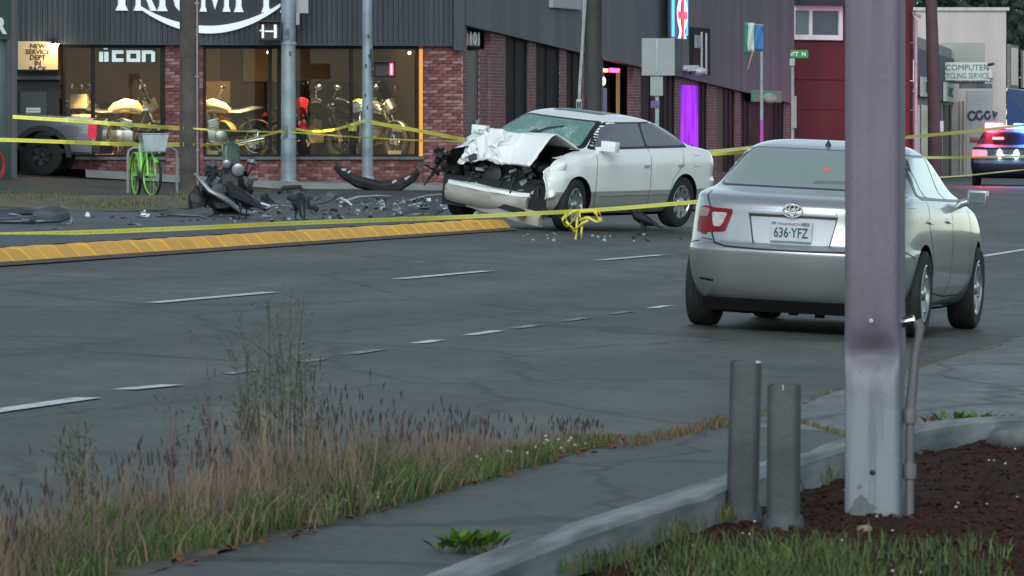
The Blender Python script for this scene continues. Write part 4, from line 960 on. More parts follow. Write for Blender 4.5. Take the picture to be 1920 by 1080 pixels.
yaw = R(90 - 12.0)
CAM_OFF = (-1.39, .79)
p = gnd(1318, 609, fn=gz)
fv = Vector((math.cos(yaw), math.sin(yaw))); lv = Vector((-math.sin(yaw), math.cos(yaw)))
o2 = Vector((p.x, p.y)) - fv * CAM_OFF[0] - lv * CAM_OFF[1]
MS = ground_frame(Vector((o2.x, o2.y, gz(o2.x, o2.y) + .0)), yaw)
MS = MS @ Matrix.Scale(.982, 4)
sed = Car('silver_sedan', 'silver four door sedan seen from behind, stopped on the road behind the steel pole', S_ROWS, MS, m_silver, (1.388, -1.388), .33, .79, arch=.375, taper=.13)
for ax in (1.388, -1.388):
    for y in (.80, -.80): wheel(sed, ax, y, .33, .33, .215, 6, 'star', 0, None, .68)
sed.patch('rear_window', [(-.72, 1.085), (.72, 1.085), (.635, 1.29), (.58, 1.385), (-.58, 1.385), (-.635, 1.29)], 'rear', m_cartrim, .0025, .08, None, .06)
sed.patch('rear_glass', [(-.708, 1.093), (.708, 1.093), (.625, 1.288), (.567, 1.377), (-.567, 1.377), (-.625, 1.288)], 'rear', m_carglass, .005, .07, None, .06)
sed.patch('windscreen', [(-.68, 1.0), (.68, 1.0), (.55, 1.36), (-.55, 1.36)], 'front', m_carglass, .004, .08, None, .06)
for vw in ('left', 'right'):
    win = sed.patch('window_surround', [(.80, 1.015), (-1.33, 1.04), (-1.12, 1.30), (-.86, 1.375), (.06, 1.375), (.30, 1.30)], vw, m_cartrim, .0025, .08, None, .05)
    sed.patch('window', [(.66, 1.035), (-.14, 1.04), (-.14, 1.352), (.06, 1.352), (.27, 1.28)], vw, m_carglass, .005, .07, None, .03)
    sed.patch('window', [(-.19, 1.04), (-.97, 1.055), (-1.02, 1.26), (-.86, 1.352), (-.19, 1.352)], vw, m_carglass, .005, .07, None, .04)
    sed.patch('window', [(-1.01, 1.06), (-1.24, 1.065), (-1.09, 1.25), (-1.06, 1.255)], vw, m_carglass, .005, .07, None, .03)
    sed.strip('door_seam', [(-.16, 1.03), (-.15, .75), (-.18, .4), (-.26, .29)], vw, m_black, .012)
    sed.strip('door_seam', [(.78, 1.0), (.85, .8), (.84, .45), (.76, .29)], vw, m_black, .012)
    sed.strip('door_seam', [(-1.18, 1.03), (-1.24, .85), (-1.07, .62), (-1.0, .36)], vw, m_black, .012)
    sed.strip('sill_seam', [(.76, .29), (-.26, .29), (-1.0, .33)], vw, m_black, .012)
    sed.strip('bumper_seam', [(-1.77, .60), (-1.95, .64), (-2.12, .66)], vw, m_black, .009)
    sg = 1 if vw == 'left' else -1
    for x in (-.28, -1.12):
        h = sed.patch('door_handle', [(x, .855), (x - .17, .865), (x - .17, .895), (x, .885)], vw, m_silver, .02, .05, None, .012)
    b = MB(); loc, nor = sed.hit((.62, 5 * sg, 1.0), (0, -sg, 0))
    b.tube([loc + Vector((0, -.03 * sg, .0)), loc + Vector((0, .07 * sg, .03))], [.035, .03], 8); b.add(*(lambda q: (q.v, q.f))(MB().box((0, 0, 0), (.09, .155, .115))), Matrix.Translation(loc + Vector((0, .13 * sg, .06))) @ Matrix.Rotation(.15 * sg, 4, 'Z'))
    mo = b.build('mirror', m_silver, sed.root, True, .02)
    b = MB(); b.box(loc + Vector((-.056, .13 * sg, .06)), (.012, .125, .088)); b.build('mirror_glass', mat('mirror_glass', (.08, .11, .12), .05, .2, 0), mo, False, .005)
    # lamps
    f_ = (lambda q: q) if sg == 1 else mirror2
    tl = sed.patch('tail_light', f_([(.52, .738), (.76, .722), (.765, .80), (.745, .920), (.47, .912), (.47, .89)]), 'rear', mat('lamp_red', (.20, .003, .010), .3, 0, .2, 9, spec=.3), .008, .05, None, .02)
    sed.patch('clear_lens', f_([(.55, .775), (.612, .773), (.632, .883), (.507, .882)]), 'rear', m_clear, .013, .05, tl, .02)
    sed.patch('clear_lens', f_([(.67, .845), (.762, .845), (.745, .915), (.65, .905)]), 'rear', mat('pale_pink_lens', (.30, .20, .21), .25, 0, .2, 20), .012, .05, tl, .015)
    side_t = [(-2.03, .80), (-2.10, .72), (-2.17, .705), (-2.17, .925), (-2.06, .925)]
    sed.patch('side_lens', side_t, vw, MATS['lamp_red'], .006, .05, tl, .02)
    sed.strip('boot_seam', f_([(.66, .93), (.645, .80), (.625, .72), (.60, .655), (.50, .63), (.25, .622), (0, .62)]), 'rear', m_black, .013)
    sed.strip('boot_seam', f_([(.66, .93), (.70, 1.0), (.70, 1.04)]), 'rear', m_black, .010)
    sed.strip('bumper_seam', f_([(.62, .672), (.72, .682)]), 'rear', m_black, .008)
# boot details
b = MB(); b.prism([(-.345, .885), (.345, .885), (.325, .925), (-.325, .925)], -.035, .02, Matrix.Translation((-2.275, 0, 0)) @ Matrix.Rotation(R(90), 4, 'Z') @ Matrix.Diagonal((1, -1, 1, 1))); b.build('garnish_bar', m_silver, sed.root, True, .008)
sed.patch('plate_recess', [(-.325, .875), (.325, .875), (.285, .665), (-.285, .665)], 'rear', mat('recess_silver', (.40, .43, .47), .5, .3, .04, 3), .005, .06, None, .04)
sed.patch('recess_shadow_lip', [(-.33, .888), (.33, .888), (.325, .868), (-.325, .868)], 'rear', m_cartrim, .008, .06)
sed.strip('recess_edge', [(.335, .885), (.29, .66)], 'rear', m_cartrim, .010, .006); sed.strip('recess_edge', [(-.335, .885), (-.29, .66)], 'rear', m_cartrim, .010, .006)
sed.patch('emblem_base', [(.068 * math.cos(a / 16 * 6.283), .925 + .047 * math.sin(a / 16 * 6.283)) for a in range(16)], 'rear', mat('emblem_dark', (.12, .13, .14), .2, .6, 0), .02, .05)
b = MB(); T = Matrix.Translation((-2.325, 0, .925)) @ Matrix.Rotation(R(90), 4, 'Y') @ Matrix.Rotation(R(90), 4, 'Z')
b.torus(1, .09, 30, 6, T @ Matrix.Diagonal((.075, .05, .07, 1))); b.torus(1, .13, 24, 6, T @ Matrix.Translation((0, .022, 0)) @ Matrix.Diagonal((.05, .022, .07, 1))); b.torus(1, .16, 24, 6, T @ Matrix.Translation((0, .002, 0)) @ Matrix.Diagonal((.022, .043, .07, 1)))
b.build('emblem', m_chrome, sed.root, True)
TP = Matrix.Translation((-2.335, 0, .765)) @ Matrix.Rotation(R(-90), 4, 'Z')
b = MB(); b.box((0, 0, 0), (.315, .012, .165), TP); pl = b.build('licence_plate', mat('plate_face', (.46, .52, .54), .45, 0, .08, 14), sed.root, False, .004)
m_ink = mat('plate_ink', (.015, .05, .07), .5, 0, 0)
def ptext(s, size, x, z, m, sx=1, parent=pl):
    tm = text_mesh(s, size, m, .002, .0012 if size > .05 else 0, sx=sx); o = link('lettering', tm, parent); o.matrix_local = TP @ Matrix.Translation((x, -.0085, z)); return o
ptext('636·YFZ', .105, 0, -.043, m_ink, .72); ptext('WASHINGTON', .026, .0, .048, mat('plate_red', (.22, .03, .05), .5), 1.2)
b = MB(); b.bb(-.155, .155, -.009, -.006, -.078, -.07, TP); b.bb(-.15, -.115, -.009, -.006, .05, .072, TP); b.bb(.085, .14, -.009, -.006, .045, .072, TP); b.build('plate_band', mat('plate_teal', (.10, .22, .26), .5, 0, .4, 60), pl)
b = MB(); b.box((-1.12, 0, 1.30), (.06, .34, .02)); b = MB()
sed.patch('brake_light', [(-.10, 1.225), (-.055, 1.225), (-.055, 1.24), (-.10, 1.24)], 'rear', emis('brake_red', (1, .05, .08), .45), .006, .05)
sed.patch('parcel_shelf', [(-.42, 1.115), (.0, 1.115), (-.05, 1.15), (-.38, 1.15)], 'rear', mat('shelf_pale', (.16, .21, .19), .2, 0, .3, 8), .0055, .06, None, .02)
b = MB(); b.lathe([(.028, 0), (.02, .02), (.006, .045), (.004, .09)], 12, Matrix.Translation((-.72, .02, 1.41))); b.build('antenna', m_black, sed.root, True)
b = MB(); b.bb(-2.2, 2.0, -.68, .68, .17, .24); b.bb(-2.25, -1.75, -.60, .60, .15, .2); b.bb(-2.1, -1.75, .25, .6, .13, .22); b.bb(-1.5, -1.25, -.6, .6, .2, .28)
for yy in (.32, .12, -.05, -.25, -.5): b.bb(-2.2, -2.1, yy, yy + .06, .14 - rnd.random() * .02, .2)
b.build('underbody', m_under, sed.root); 
b = MB(); b.tube([(-1.6, -.45, .2), (-2.28, -.48, .19)], .035, 12); b.build('exhaust', m_dark, sed.root, True)
sed.patch('reflector', [(.60, .36), (.72, .37), (.72, .385), (.60, .375)], 'rear', m_cartrim, .003, .05)

# ---- wrecked white sedan
m_wp = carpaint('white_car_paint', (.82, .86, .83), 0, .3, .04)
def twotone(m):
    N, L, b = nodes(m); src = b.inputs['Base Color'].links[0].from_socket; tc = N.new('ShaderNodeTexCoord'); sp = N.new('ShaderNodeSeparateXYZ'); L.new(tc.outputs['Object'], sp.inputs[0])
    mr = N.new('ShaderNodeMapRange'); mr.inputs[1].default_value = .49; mr.inputs[2].default_value = .495; L.new(sp.outputs[2], mr.inputs[0])
    mx = N.new('ShaderNodeMix'); mx.data_type = 'RGBA'; L.new(mr.outputs[0], mx.inputs[0]); mx.inputs[6].default_value = (.32, .32, .30, 1); L.new(src, mx.inputs[7]); L.new(mx.outputs[2], b.inputs['Base Color'])
twotone(m_wp)
W_ROWS = [(.16, -2.05, 1.60, .70, .1, .1, .25, .2), (.22, -2.30, 1.78, .80, .14, .1, .3, .2), (.30, -2.40, 1.88, .855, .16, .1, .33, .22), (.44, -2.46, 1.93, .88, .16, .1, .36, .22), (.47, -2.455, 1.94, .885, .16, .1, .36, .22),
          (.58, -2.45, 1.95, .89, .16, .1, .36, .22), (.63, -2.41, 1.95, .89, .16, .1, .36, .22), (.74, -2.385, 1.93, .888, .14, .1, .34, .22), (.84, -2.37, 1.85, .88, .14, .1, .33, .25), (.90, -2.345, 1.60, .868, .13, .1, .33, .25),
          (.945, -2.30, 1.40, .852, .13, .12, .32, .25), (.975, -2.18, 1.20, .83, .12, .14, .30, .25), (1.0, -1.98, 1.09, .80, .12, .16, .24, .22), (1.025, -1.80, 1.03, .775, .12, .18, .2, .2), (1.06, -1.68, .97, .752, .12, .18, .19, .16),
          (1.16, -1.42, .78, .705, .11, .16, .18, .15), (1.27, -1.12, .53, .65, .11, .14, .17, .15), (1.33, -.92, .36, .615, .1, .12, .17, .15), (1.365, -.72, .20, .56, .09, .1, .18, .16), (1.388, -.52, .05, .46, .07, .07, .18, .18), (1.40, -.36, -.06, .28, .05, .05, .12, .12), (1.403, -.28, -.14, .1, .02, .02, .05, .05)]
yw = math.atan2(-.875, -.485) - R(2.5)
pw = gnd(1074, 434, fn=gz)
MW = Matrix.Translation(pw) @ Matrix.Rotation(yw, 4, 'Z') @ Matrix.Rotation(R(.5), 4, 'Y') @ Matrix.Rotation(R(-6.2), 4, 'X') @ Matrix.Translation((-1.31, -.86, 0))
def crumple(co):
    c = co.copy()
    if c.x > 1.25 and c.z < 1.0:
        k = min(1, (c.x - 1.25) / .5)
        n = noise.noise_vector(c * 3.3 + Vector((3, 1, 7))); c += n * .045 * k
        if c.y > .3: c.y -= .05 * k * max(0, math.sin(c.z * 9)); c.x -= .10 * k * max(0, (c.z - .55) * 2) + .06 * k * abs(noise.noise(c * 6))
    return c
cut1 = MB(); cut1.bb(1.06, 2.6, -.64, .66, .52, 1.6 if False else 1.01)
cut2 = MB(); cut2.bb(1.62, 2.7, -1.0, .74, .22, 1.2)
wreck = Car('wrecked_white_sedan', 'white sedan with crushed front, buckled bonnet and shattered windscreen by the kerb', W_ROWS, MW, m_wp, (1.31, -1.31), .325, .76, [cut1, cut2], .365, 'car', crumple,
            lambda c, n: (1.04 < c.x < 2.3 and -.66 < c.y < .68 and .5 < c.z < 1.02 and (abs(c.z - .52) < .01 or abs(c.y + .64) < .01 or abs(c.y - .66) < .01 or abs(c.x - 1.06) < .01)) or (abs(c.x - 1.62) < .015 and abs(n.x) > .7))
for ax, y in ((1.31, .765), (1.31, -.765), (-1.31, .765), (-1.31, -.765)): wheel(wreck, ax, y, .325, .325, .205, 8, 'star', R(0 if ax < 0 else 6), m_alloy, .66)
def shattered():
    m = mat('shattered_glass', (.035, .10, .078), .12, 0, 0, coat=1.); N, L, b = nodes(m); tc = N.new('ShaderNodeTexCoord')
    vo = N.new('ShaderNodeTexVoronoi'); vo.feature = 'DISTANCE_TO_EDGE'; vo.inputs['Scale'].default_value = 22
    n = N.new('ShaderNodeTexNoise'); n.inputs['Scale'].default_value = 3.2; n.inputs['Detail'].default_value = 5
    L.new(tc.outputs['Object'], vo.inputs['Vector']); L.new(tc.outputs['Object'], n.inputs['Vector'])
    a = N.new('ShaderNodeMapRange'); a.inputs[1].default_value = .0; a.inputs[2].default_value = .10; a.inputs[3].default_value = 1; a.inputs[4].default_value = 0; L.new(vo.outputs['Distance'], a.inputs[0])
    c = N.new('ShaderNodeMapRange'); c.inputs[1].default_value = .46; c.inputs[2].default_value = .70; L.new(n.outputs[0], c.inputs[0])
    mu = N.new('ShaderNodeMath'); mu.operation = 'MULTIPLY'; L.new(a.outputs[0], mu.inputs[0]); L.new(c.outputs[0], mu.inputs[1])
    ad = N.new('ShaderNodeMath'); ad.operation = 'MULTIPLY_ADD'; L.new(c.outputs[0], ad.inputs[0]); ad.inputs[1].default_value = .35; L.new(mu.outputs[0], ad.inputs[2]); ad.use_clamp = True
    mx = N.new('ShaderNodeMix'); mx.data_type = 'RGBA'; L.new(ad.outputs[0], mx.inputs[0]); mx.inputs[6].default_value = (.11, .25, .205, 1); mx.inputs[7].default_value = (.48, .66, .60, 1); L.new(mx.outputs[2], b.inputs['Base Color'])
    r = N.new('ShaderNodeMapRange'); r.inputs[3].default_value = .08; r.inputs[4].default_value = .6; L.new(ad.outputs[0], r.inputs[0]); L.new(r.outputs[0], b.inputs['Roughness']); return m
wreck.patch('windscreen_seal', [(-.69, 1.0), (.69, 1.0), (.63, 1.15), (.545, 1.325), (-.545, 1.325), (-.63, 1.15)], 'front', m_cartrim, .003, .07, None, .05)
wreck.patch('windscreen', [(-.665, 1.02), (.62, 1.02), (.575, 1.15), (.50, 1.305), (-.52, 1.305), (-.605, 1.15)], 'front', shattered(), .007, .06, None, .05)
wreck.patch('rear_glass', [(-.62, 1.06), (.62, 1.06), (.5, 1.32), (-.5, 1.32)], 'rear', m_carglass, .005, .08, None, .06)
m_tint = mat('tinted_glass', (.115, .112, .135), .05, 0, .15, 1.5, coat=1)
for vw in ('left', 'right'):
    sg = 1 if vw == 'left' else -1
    wreck.patch('window_surround', [(.90, 1.0), (-1.47, 1.01), (-1.43, 1.09), (-1.12, 1.26), (-.86, 1.325), (.26, 1.325), (.50, 1.255)], vw, m_cartrim, .0025, .07, None, .05)
    wreck.patch('window', [(.79, 1.025), (-.41, 1.03), (-.41, 1.305), (.24, 1.305), (.46, 1.24)], vw, m_tint, .006, .07, None, .03)
    wreck.patch('window', [(-.47, 1.03), (-1.40, 1.04), (-1.34, 1.115), (-1.08, 1.25), (-.86, 1.305), (-.47, 1.305)], vw, m_tint, .006, .07, None, .05)
    wreck.strip('door_seam', [(-.44, 1.02), (-.43, .7), (-.44, .4), (-.45, .24)], vw, m_black, .010)
    wreck.strip('door_seam', [(.86, .98), (.89, .8), (.88, .45), (.84, .24)], vw, m_black, .010)
    wreck.strip('door_seam', [(-1.30, 1.0), (-1.22, .8), (-1.0, .62), (-.9, .3)], vw, m_black, .009)
    wreck.patch('side_moulding', [(.80, .435), (-.92, .435), (-.92, .455), (.80, .455)], vw, mat('greige_trim', (.36, .35, .32), .5), .008, .1)
    for x in (-.24, -1.10): wreck.patch('door_handle', [(x, .78), (x - .15, .785), (x - .15, .812), (x, .808)], vw, mat('grey_handle', (.32, .35, .36), .4), .012, .05, None, .01)
    b = MB(); loc, nor = wreck.hit((.74, 5 * sg, 1.0), (0, -sg, 0))
    b.tube([loc + Vector((0, -.03 * sg, 0)), loc + Vector((0, .08 * sg, .02))], [.04, .03], 8); b.box(loc + Vector((.0, .17 * sg, .06)), (.11, .21, .13)); b.build('mirror', m_wp, wreck.root, True, .03)
    wreck.patch('tail_light', [(-2.12, .74), (-2.34, .74), (-2.32, .88), (-2.15, .88)], vw, m_red, .006, .05, None, .02)
    # inner door glass reflection strips and pillar
wreck.patch('fuel_door', [(-1.52, .78), (-1.66, .78), (-1.66, .91), (-1.52, .91)], 'left', m_wp, .005, .05, None, .02)
wreck.strip('fuel_door_seam', [(-1.515, .775), (-1.665, .775), (-1.665, .915), (-1.515, .915), (-1.515, .775)], 'left', mat('seam_grey', (.2, .21, .21), .6), .007)
wreck.patch('sunroof', [(.02, -.36), (.02, .36), (-.44, .36), (-.44, -.36)], 'top', m_cartrim, .004, .1, None, .04)
wreck.patch('roof_moulding', [(.40, .0), (.4, .01), (-.3, .01), (-.3, .0)], 'top', m_wp, .0, .3)
b = MB(); pts = [(-.55, 1.04), (-.1, 1.06)]
loc0, n0 = wreck.hit((5, -.10, 1.08), (-1, 0, 0)); loc1, n1 = wreck.hit((5, .20, 1.22), (-1, 0, 0)); b.tube([loc0 + n0 * .03, (loc0 + loc1) / 2 + n0 * .05, loc1 + n1 * .02], [.018, .013, .008], 6); loc2, n2 = wreck.hit((5, -.04, 1.12), (-1, 0, 0)); b.tube([loc0 + n0 * .03, loc2 + n2 * .04], [.035, .03], 6); b.build('wiper', m_black, wreck.root, True)
# bonnet: buckled sheet
m_bon = mat('bonnet_paint', (.80, .83, .81), .38, 0, .05, 3, coat=.5)
m_bare = mat('scraped_paint', (.28, .29, .28), .6, 0, .5, 7)
pr = [(1.05, 1.00), (1.15, 1.05), (1.27, 1.10), (1.39, 1.135), (1.47, 1.10), (1.56, 1.02), (1.65, .92), (1.73, .83), (1.78, .78), (1.76, .755)]
bj = random.Random(31); BJ = [[(bj.uniform(-1, 1), bj.uniform(-1, 1), bj.uniform(-1, 1)) for _ in range(40)] for _ in range(40)]
def bon(u, v):
    k = u * (len(pr) - 1); i = min(int(k), len(pr) - 2); f_ = k - i; x = pr[i][0] * (1 - f_) + pr[i + 1][0] * f_; z = pr[i][1] * (1 - f_) + pr[i + 1][1] * f_
    yl = -.76 + .20 * max(0, u - .4); yr = .70 - .44 * min(u, .36) - .18 * max(0, u - .36); y = yl + (yr - yl) * v
    am = min(1, max(0, u - .26) * 5) * (1 - .85 * min(1, max(0, (v - .50) / .25))) * (1 - .5 * max(0, u - .8) / .2)
    j = BJ[int(round(u * 18))][int(round(v * 24))]
    z += am * (.028 * j[0] + .045 * math.sin(v * 15 + u * 8)); x += am * (.036 * j[1] + .05 * math.sin(v * 12 + u * 3)); y += am * .03 * j[2]
    e = max(0, .2 - v) / .2; z -= .13 * e * e * min(1, u * 3); x -= .12 * e * min(1, u * 2)
    pk = max(0, v - .5) / .5 * max(0, 1 - abs(u - .36) / .36); z += .05 * pk
    return (x, y, z)
b = MB(); b.grid(bon, 18, 24)
b.f = [t for f in b.f for t in ((f[0], f[1], f[2]), (f[0], f[2], f[3]))]; b.mi = [0] * len(b.f)
bo = b.build('bonnet', m_bon, wreck.root, True, 0, 14)
md = bo.modifiers.new('s', 'SOLIDIFY'); md.thickness = .010; md.offset = -1
b = MB()
for k in range(16):
    u, v = rnd.uniform(.33, .7), rnd.uniform(.05, .55); q1 = bon(round(u * 18) / 18, round(v * 24) / 24); q2 = bon(min(1, round(u * 18) / 18 + rnd.choice((0, 1, 1)) / 18), round(v * 24) / 24 + rnd.choice((1, -1)) / 24)
    p0 = Vector(q1); p1 = Vector(q2); b.tube([p0 + Vector((.008, 0, .004)), (p0 + p1) / 2 + Vector((.010, 0, .005)), p1 + Vector((.008, 0, .004))], [.003, .009, .003], 5)
b.build('crease', m_bare, bo, True)
b = MB()
for k in range(14):
    y = rnd.uniform(-.95, -.68); x = rnd.uniform(1.45, 1.8); z = rnd.uniform(.5, .85); s_ = rnd.uniform(.03, .10); b.box((x, y, z), (s_, s_ * rnd.uniform(.4, 1.4), s_), None, rnd.random() * 3, rnd.random(), rnd.random())
b.tube([(1.5, -.8, .8), (1.6, -.98, .68), (1.62, -1.06, .5), (1.7, -1.12, .36)], [.02, .03, .025, .01], 6); b.tube([(1.4, -.8, .6), (1.6, -1.02, .55), (1.75, -1.1, .62)], .015, 6)
b.build('hanging_shreds', m_black, wreck.root)
# engine bay remains
b = MB(); b.bb(1.07, 1.6, -.6, .62, .50, .60); b.bb(1.2, 1.55, -.45, .3, .58, .80); b.bb(1.1, 1.35, .35, .6, .58, .78)
for k in range(60):
    x, y, z = rnd.uniform(1.05, 1.72), rnd.uniform(-.7, .6), rnd.uniform(.45, .80); s_ = rnd.uniform(.03, .10)
    b.box((x, y, z), (s_, s_ * rnd.uniform(.4, 1.6), s_ * rnd.uniform(.4, 1.2)), None, rnd.uniform(0, 3), rnd.uniform(-.6, .6), rnd.uniform(-.6, .6))
b.build('engine_bay_wreckage', m_black, wreck.root)
b = MB()
for k in range(16):
    p0 = Vector((rnd.uniform(1.2, 1.65), rnd.uniform(-.7, .6), rnd.uniform(.5, .78))); p1 = p0 + Vector((rnd.uniform(0, .25), rnd.uniform(-.3, .3), rnd.uniform(-.3, .05))); b.tube([p0, (p0 + p1) / 2 + Vector((.05, 0, .05)), p1], rnd.uniform(.008, .022), 6)
b.build('torn_hoses', m_dark, wreck.root, True)['kind'] = 'stuff'
b = MB()
for k in range(9): x, y, z = rnd.uniform(1.55, 1.75), rnd.uniform(-.7, .55), rnd.uniform(.45, .7); b = MB(); b.box((0, 0, 0), (.03, rnd.uniform(.05, .14), rnd.uniform(.02, .05)), None, rnd.random(), rnd.random(), rnd.random()); b.build('bent_bracket', m_steel, wreck.root).location = (x, y, z)
b = MB(); b.lathe([(.11, 0), (.12, .05), (.05, .07)], 18, Matrix.Translation((1.62, -.15, .6)) @ Matrix.Rotation(R(80), 4, 'Y')); b.build('pulley', m_dark, wreck.root, True)
# fender stump in front of the near wheel
def fen(u, v):
    x = 1.60 + .31 * u; z = .86 - .12 * u - (.40 - .05 * u) * v; y = .86 - .05 * u - .10 * math.sin(u * 2.5) * (1 - v) - .04 * v
    q = Vector((x * 3, z * 3, 2)); d = (abs(noise.noise(q * 1.7)) - .2) * .11
    return (x + d * .5, y + d - .08 * max(0, .25 - v), z + d * .3)
b = MB(); b.grid(fen, 14, 14); fo = b.build('torn_wing', m_bon, wreck.root, True, 0, 25); md = fo.modifiers.new('s', 'SOLIDIFY'); md.thickness = .012
# front bumper hanging off
m_bump = mat('bumper_two_tone', (.36, .34, .30), .4, 0, .1, 3, coat=.5)
def bumper_sec(T, y0, y1, n, m, name, h=.2, parent=wreck.root, bowx=.16, prof=None):
    prof = prof or [(-.06, .1), (.02, .105), (.06, .07), (.075, .0), (.06, -.06), (.02, -.11), (-.05, -.11)]
    b = MB(); k = len(prof); vs = []
    for i in range(n + 1):
        y = y0 + (y1 - y0) * i / n; bx = -bowx * (y / .85) ** 2 - .22 * max(0, abs(y) - .72) / .13
        for (q, z) in prof: d = noise.noise((y * 4, q * 10, z * 9)) * .015; vs.append((bx + q + d, y, z + d))
    fs = [(i * k + j, (i + 1) * k + j, (i + 1) * k + (j + 1) % k, i * k + (j + 1) % k) for i in range(n) for j in range(k)] + [tuple(range(k)), tuple(range(n * k, n * k + k))[::-1]]
    b.add(vs, fs, T); return b.build(name, m, parent, True, 0, 40)
TB = Matrix.Translation((1.77, -.08, .29)) @ Matrix.Rotation(R(3), 4, 'Z') @ Matrix.Rotation(R(-2), 4, 'X') @ Matrix.Rotation(R(8), 4, 'Y')
bu = bumper_sec(TB, -.68, .5, 24, m_bump, 'front_bumper')
bumper_sec(TB @ Matrix.Translation((-.01, 0, .11)), -.66, .52, 20, m_bon, 'bumper_top', prof=[(-.07, .045), (.03, .04), (.045, .0), (.02, -.02), (-.06, -.02)])
TB2 = Matrix.Translation((1.72, .0, .19)) @ Matrix.Rotation(R(-4), 4, 'Z') @ Matrix.Rotation(R(-6), 4, 'X') @ Matrix.Rotation(R(-6), 4, 'Y')
bumper_sec(TB2, -.70, .62, 26, m_bump, 'lower_bumper', prof=[(-.05, .10), (.05, .09), (.07, .02), (.05, -.08), (-.05, -.09)])
b = MB(); b.bb(.045, .09, .02, .46, .02, .085, TB2 @ Matrix.Translation((.0, 0, 0)) @ Matrix.Rotation(R(-4), 4, 'Z')); b.build('bumper_slot', m_black, wreck.root, False, .01)
b = MB(); b.bb(.03, .085, .40, .52, -.02, .05, TB2 @ Matrix.Rotation(R(-8), 4, 'Z')); b.build('broken_lamp', mat('lamp_amber', (.3, .05, .02), .3, 0, .2, 20), wreck.root, False, .01)
b = MB(); b.bb(1.45, 1.70, -.84, .72, .16, .36); b.bb(1.5, 1.70, -.84, .75, .36, .54); b.build('front_beam', m_black, wreck.root)
b = MB(); b.bb(-2.2, 1.5, -.66, .66, .17, .24); b.bb(-2.2, -1.8, -.5, .5, .14, .2); b.build('underbody', m_under, wreck.root)
b = MB(); b.tube([(-1.85, .62, 1.0), (-1.87, .63, 1.03)], [.012, .006], 6); b.build('antenna', m_black, wreck.root)
# curb-side prop: the far wheels stand on the island
# ---- police car
P_ROWS = [(.20, -2.3, 2.3, .80, .1, .2, .25, .3), (.30, -2.55, 2.55, .93, .14, .25, .3, .35), (.45, -2.66, 2.62, .975, .12, .3, .25, .35), (.58, -2.68, 2.64, .985, .12, .3, .25, .35), (.66, -2.64, 2.6, .985, .12, .3, .25, .35),
          (.72, -2.59, 2.55, .98, .1, .3, .22, .35), (.85, -2.57, 2.4, .97, .1, .3, .2, .35), (.96, -2.55, 1.9, .95, .1, .3, .2, .35), (1.01, -2.48, 1.4, .92, .1, .25, .2, .3), (1.04, -2.2, 1.2, .88, .1, .2, .2, .25), (1.07, -1.75, 1.1, .83, .1, .2, .2, .2),
          (1.2, -1.35, .75, .77, .1, .18, .18, .18), (1.36, -.95, .35, .69, .1, .15, .17, .17), (1.43, -.75, .1, .62, .1, .1, .18, .18), (1.46, -.5, -.1, .45, .07, .07, .18, .18), (1.475, -.35, -.2, .15, .05, .05, .1, .1)]
pp = gnd(1905, 351, fn=gz); ya = R(90 - 4)
MP = ground_frame(pp + Vector((.3, 7.5, 0)), ya)
m_pol = mat('police_paint', (.014, .017, .040), .45, 0, .1, 3, spec=.35)
pol = Car('police_car', 'dark police car with red and blue roof lights flashing, parked on the far road', P_ROWS, MP, m_pol, (1.46, -1.46), .34, .8, arch=.39)
for ax in (1.46, -1.46):
    for y in (.82, -.82): wheel(pol, ax, y, .34, .34, .225, 8, 'twin', 0, m_alloy, .6)
pol.patch('rear_glass', [(-.72, 1.09), (.72, 1.09), (.58, 1.38), (-.58, 1.38)], 'rear', m_dkglass, .005, .1, None, .06)
for vw in ('left', 'right'):
    pol.patch('window', [(.7, 1.06), (-1.3, 1.07), (-1.0, 1.34), (-.8, 1.40), (.1, 1.40), (.45, 1.25)], vw, m_dkglass, .005, .1, None, .06)
    f_ = (lambda q: q) if vw == 'left' else mirror2
    pol.patch('tail_light', f_([(.55, .74), (.93, .74), (.93, .94), (.55, .93)]), 'rear', emis('police_tail', (1, .05, .08), 4), .008, .08, None, .03)
    b = MB(); loc, n_ = pol.hit((.7, 5 * (1 if vw == 'left' else -1), 1.08), (0, -1 if vw == 'left' else 1, 0)); b.box(loc + n_ * .14 + Vector((0, 0, .03)), (.1, .24, .15)); b.build('mirror', m_black, pol.root, False, .03)
    b = MB(); b.lathe([(.055, 0), (.06, .02), (.01, .05)], 12, Matrix.Translation((-2.60, .22 * (1 if vw == 'left' else -1), .84)) @ Matrix.Rotation(R(-90), 4, 'Y') @ Matrix.Diagonal((2.0, 1, 1, 1))); b.build('flasher', emis('flash_white', (.5, .8, 1), 20), pol.root, True)
pol.patch('boot_band', [(-.9, .60), (.9, .60), (.9, .68), (-.9, .68)], 'rear', mat('police_band', (.07, .08, .12), .5), .004, .1, None, .02)
pol.patch('plate', [(-.16, .74), (.16, .74), (.16, .83), (-.16, .83)], 'rear', mat('plate_grey', (.4, .42, .44), .5), .01, .06)
b = MB(); b.bb(-.32, -.04, -.62, .62, 1.475, 1.50); b.tube([(-.2, -.45, 1.43), (-.2, -.45, 1.49)], .03); b.tube([(-.2, .45, 1.43), (-.2, .45, 1.49)], .03); lb = b.build('light_bar', m_black, pol.root, False, .01)
b = MB(); b.bb(-.34, -.02, .14, .62, 1.5, 1.65); b.build('red_lamp', emis('beacon_red', (1, .05, .10), 14), lb, False, .03)
b = MB(); b.bb(-.34, -.02, -.62, -.14, 1.5, 1.65); b.build('blue_lamp', emis('beacon_blue', (.06, .30, 1), 14), lb, False, .03)
b = MB(); b.bb(-.34, -.02, -.12, .12, 1.5, 1.6); b.build('white_lamp', emis('beacon_mid', (.7, .3, 1), 3), lb, False, .02)
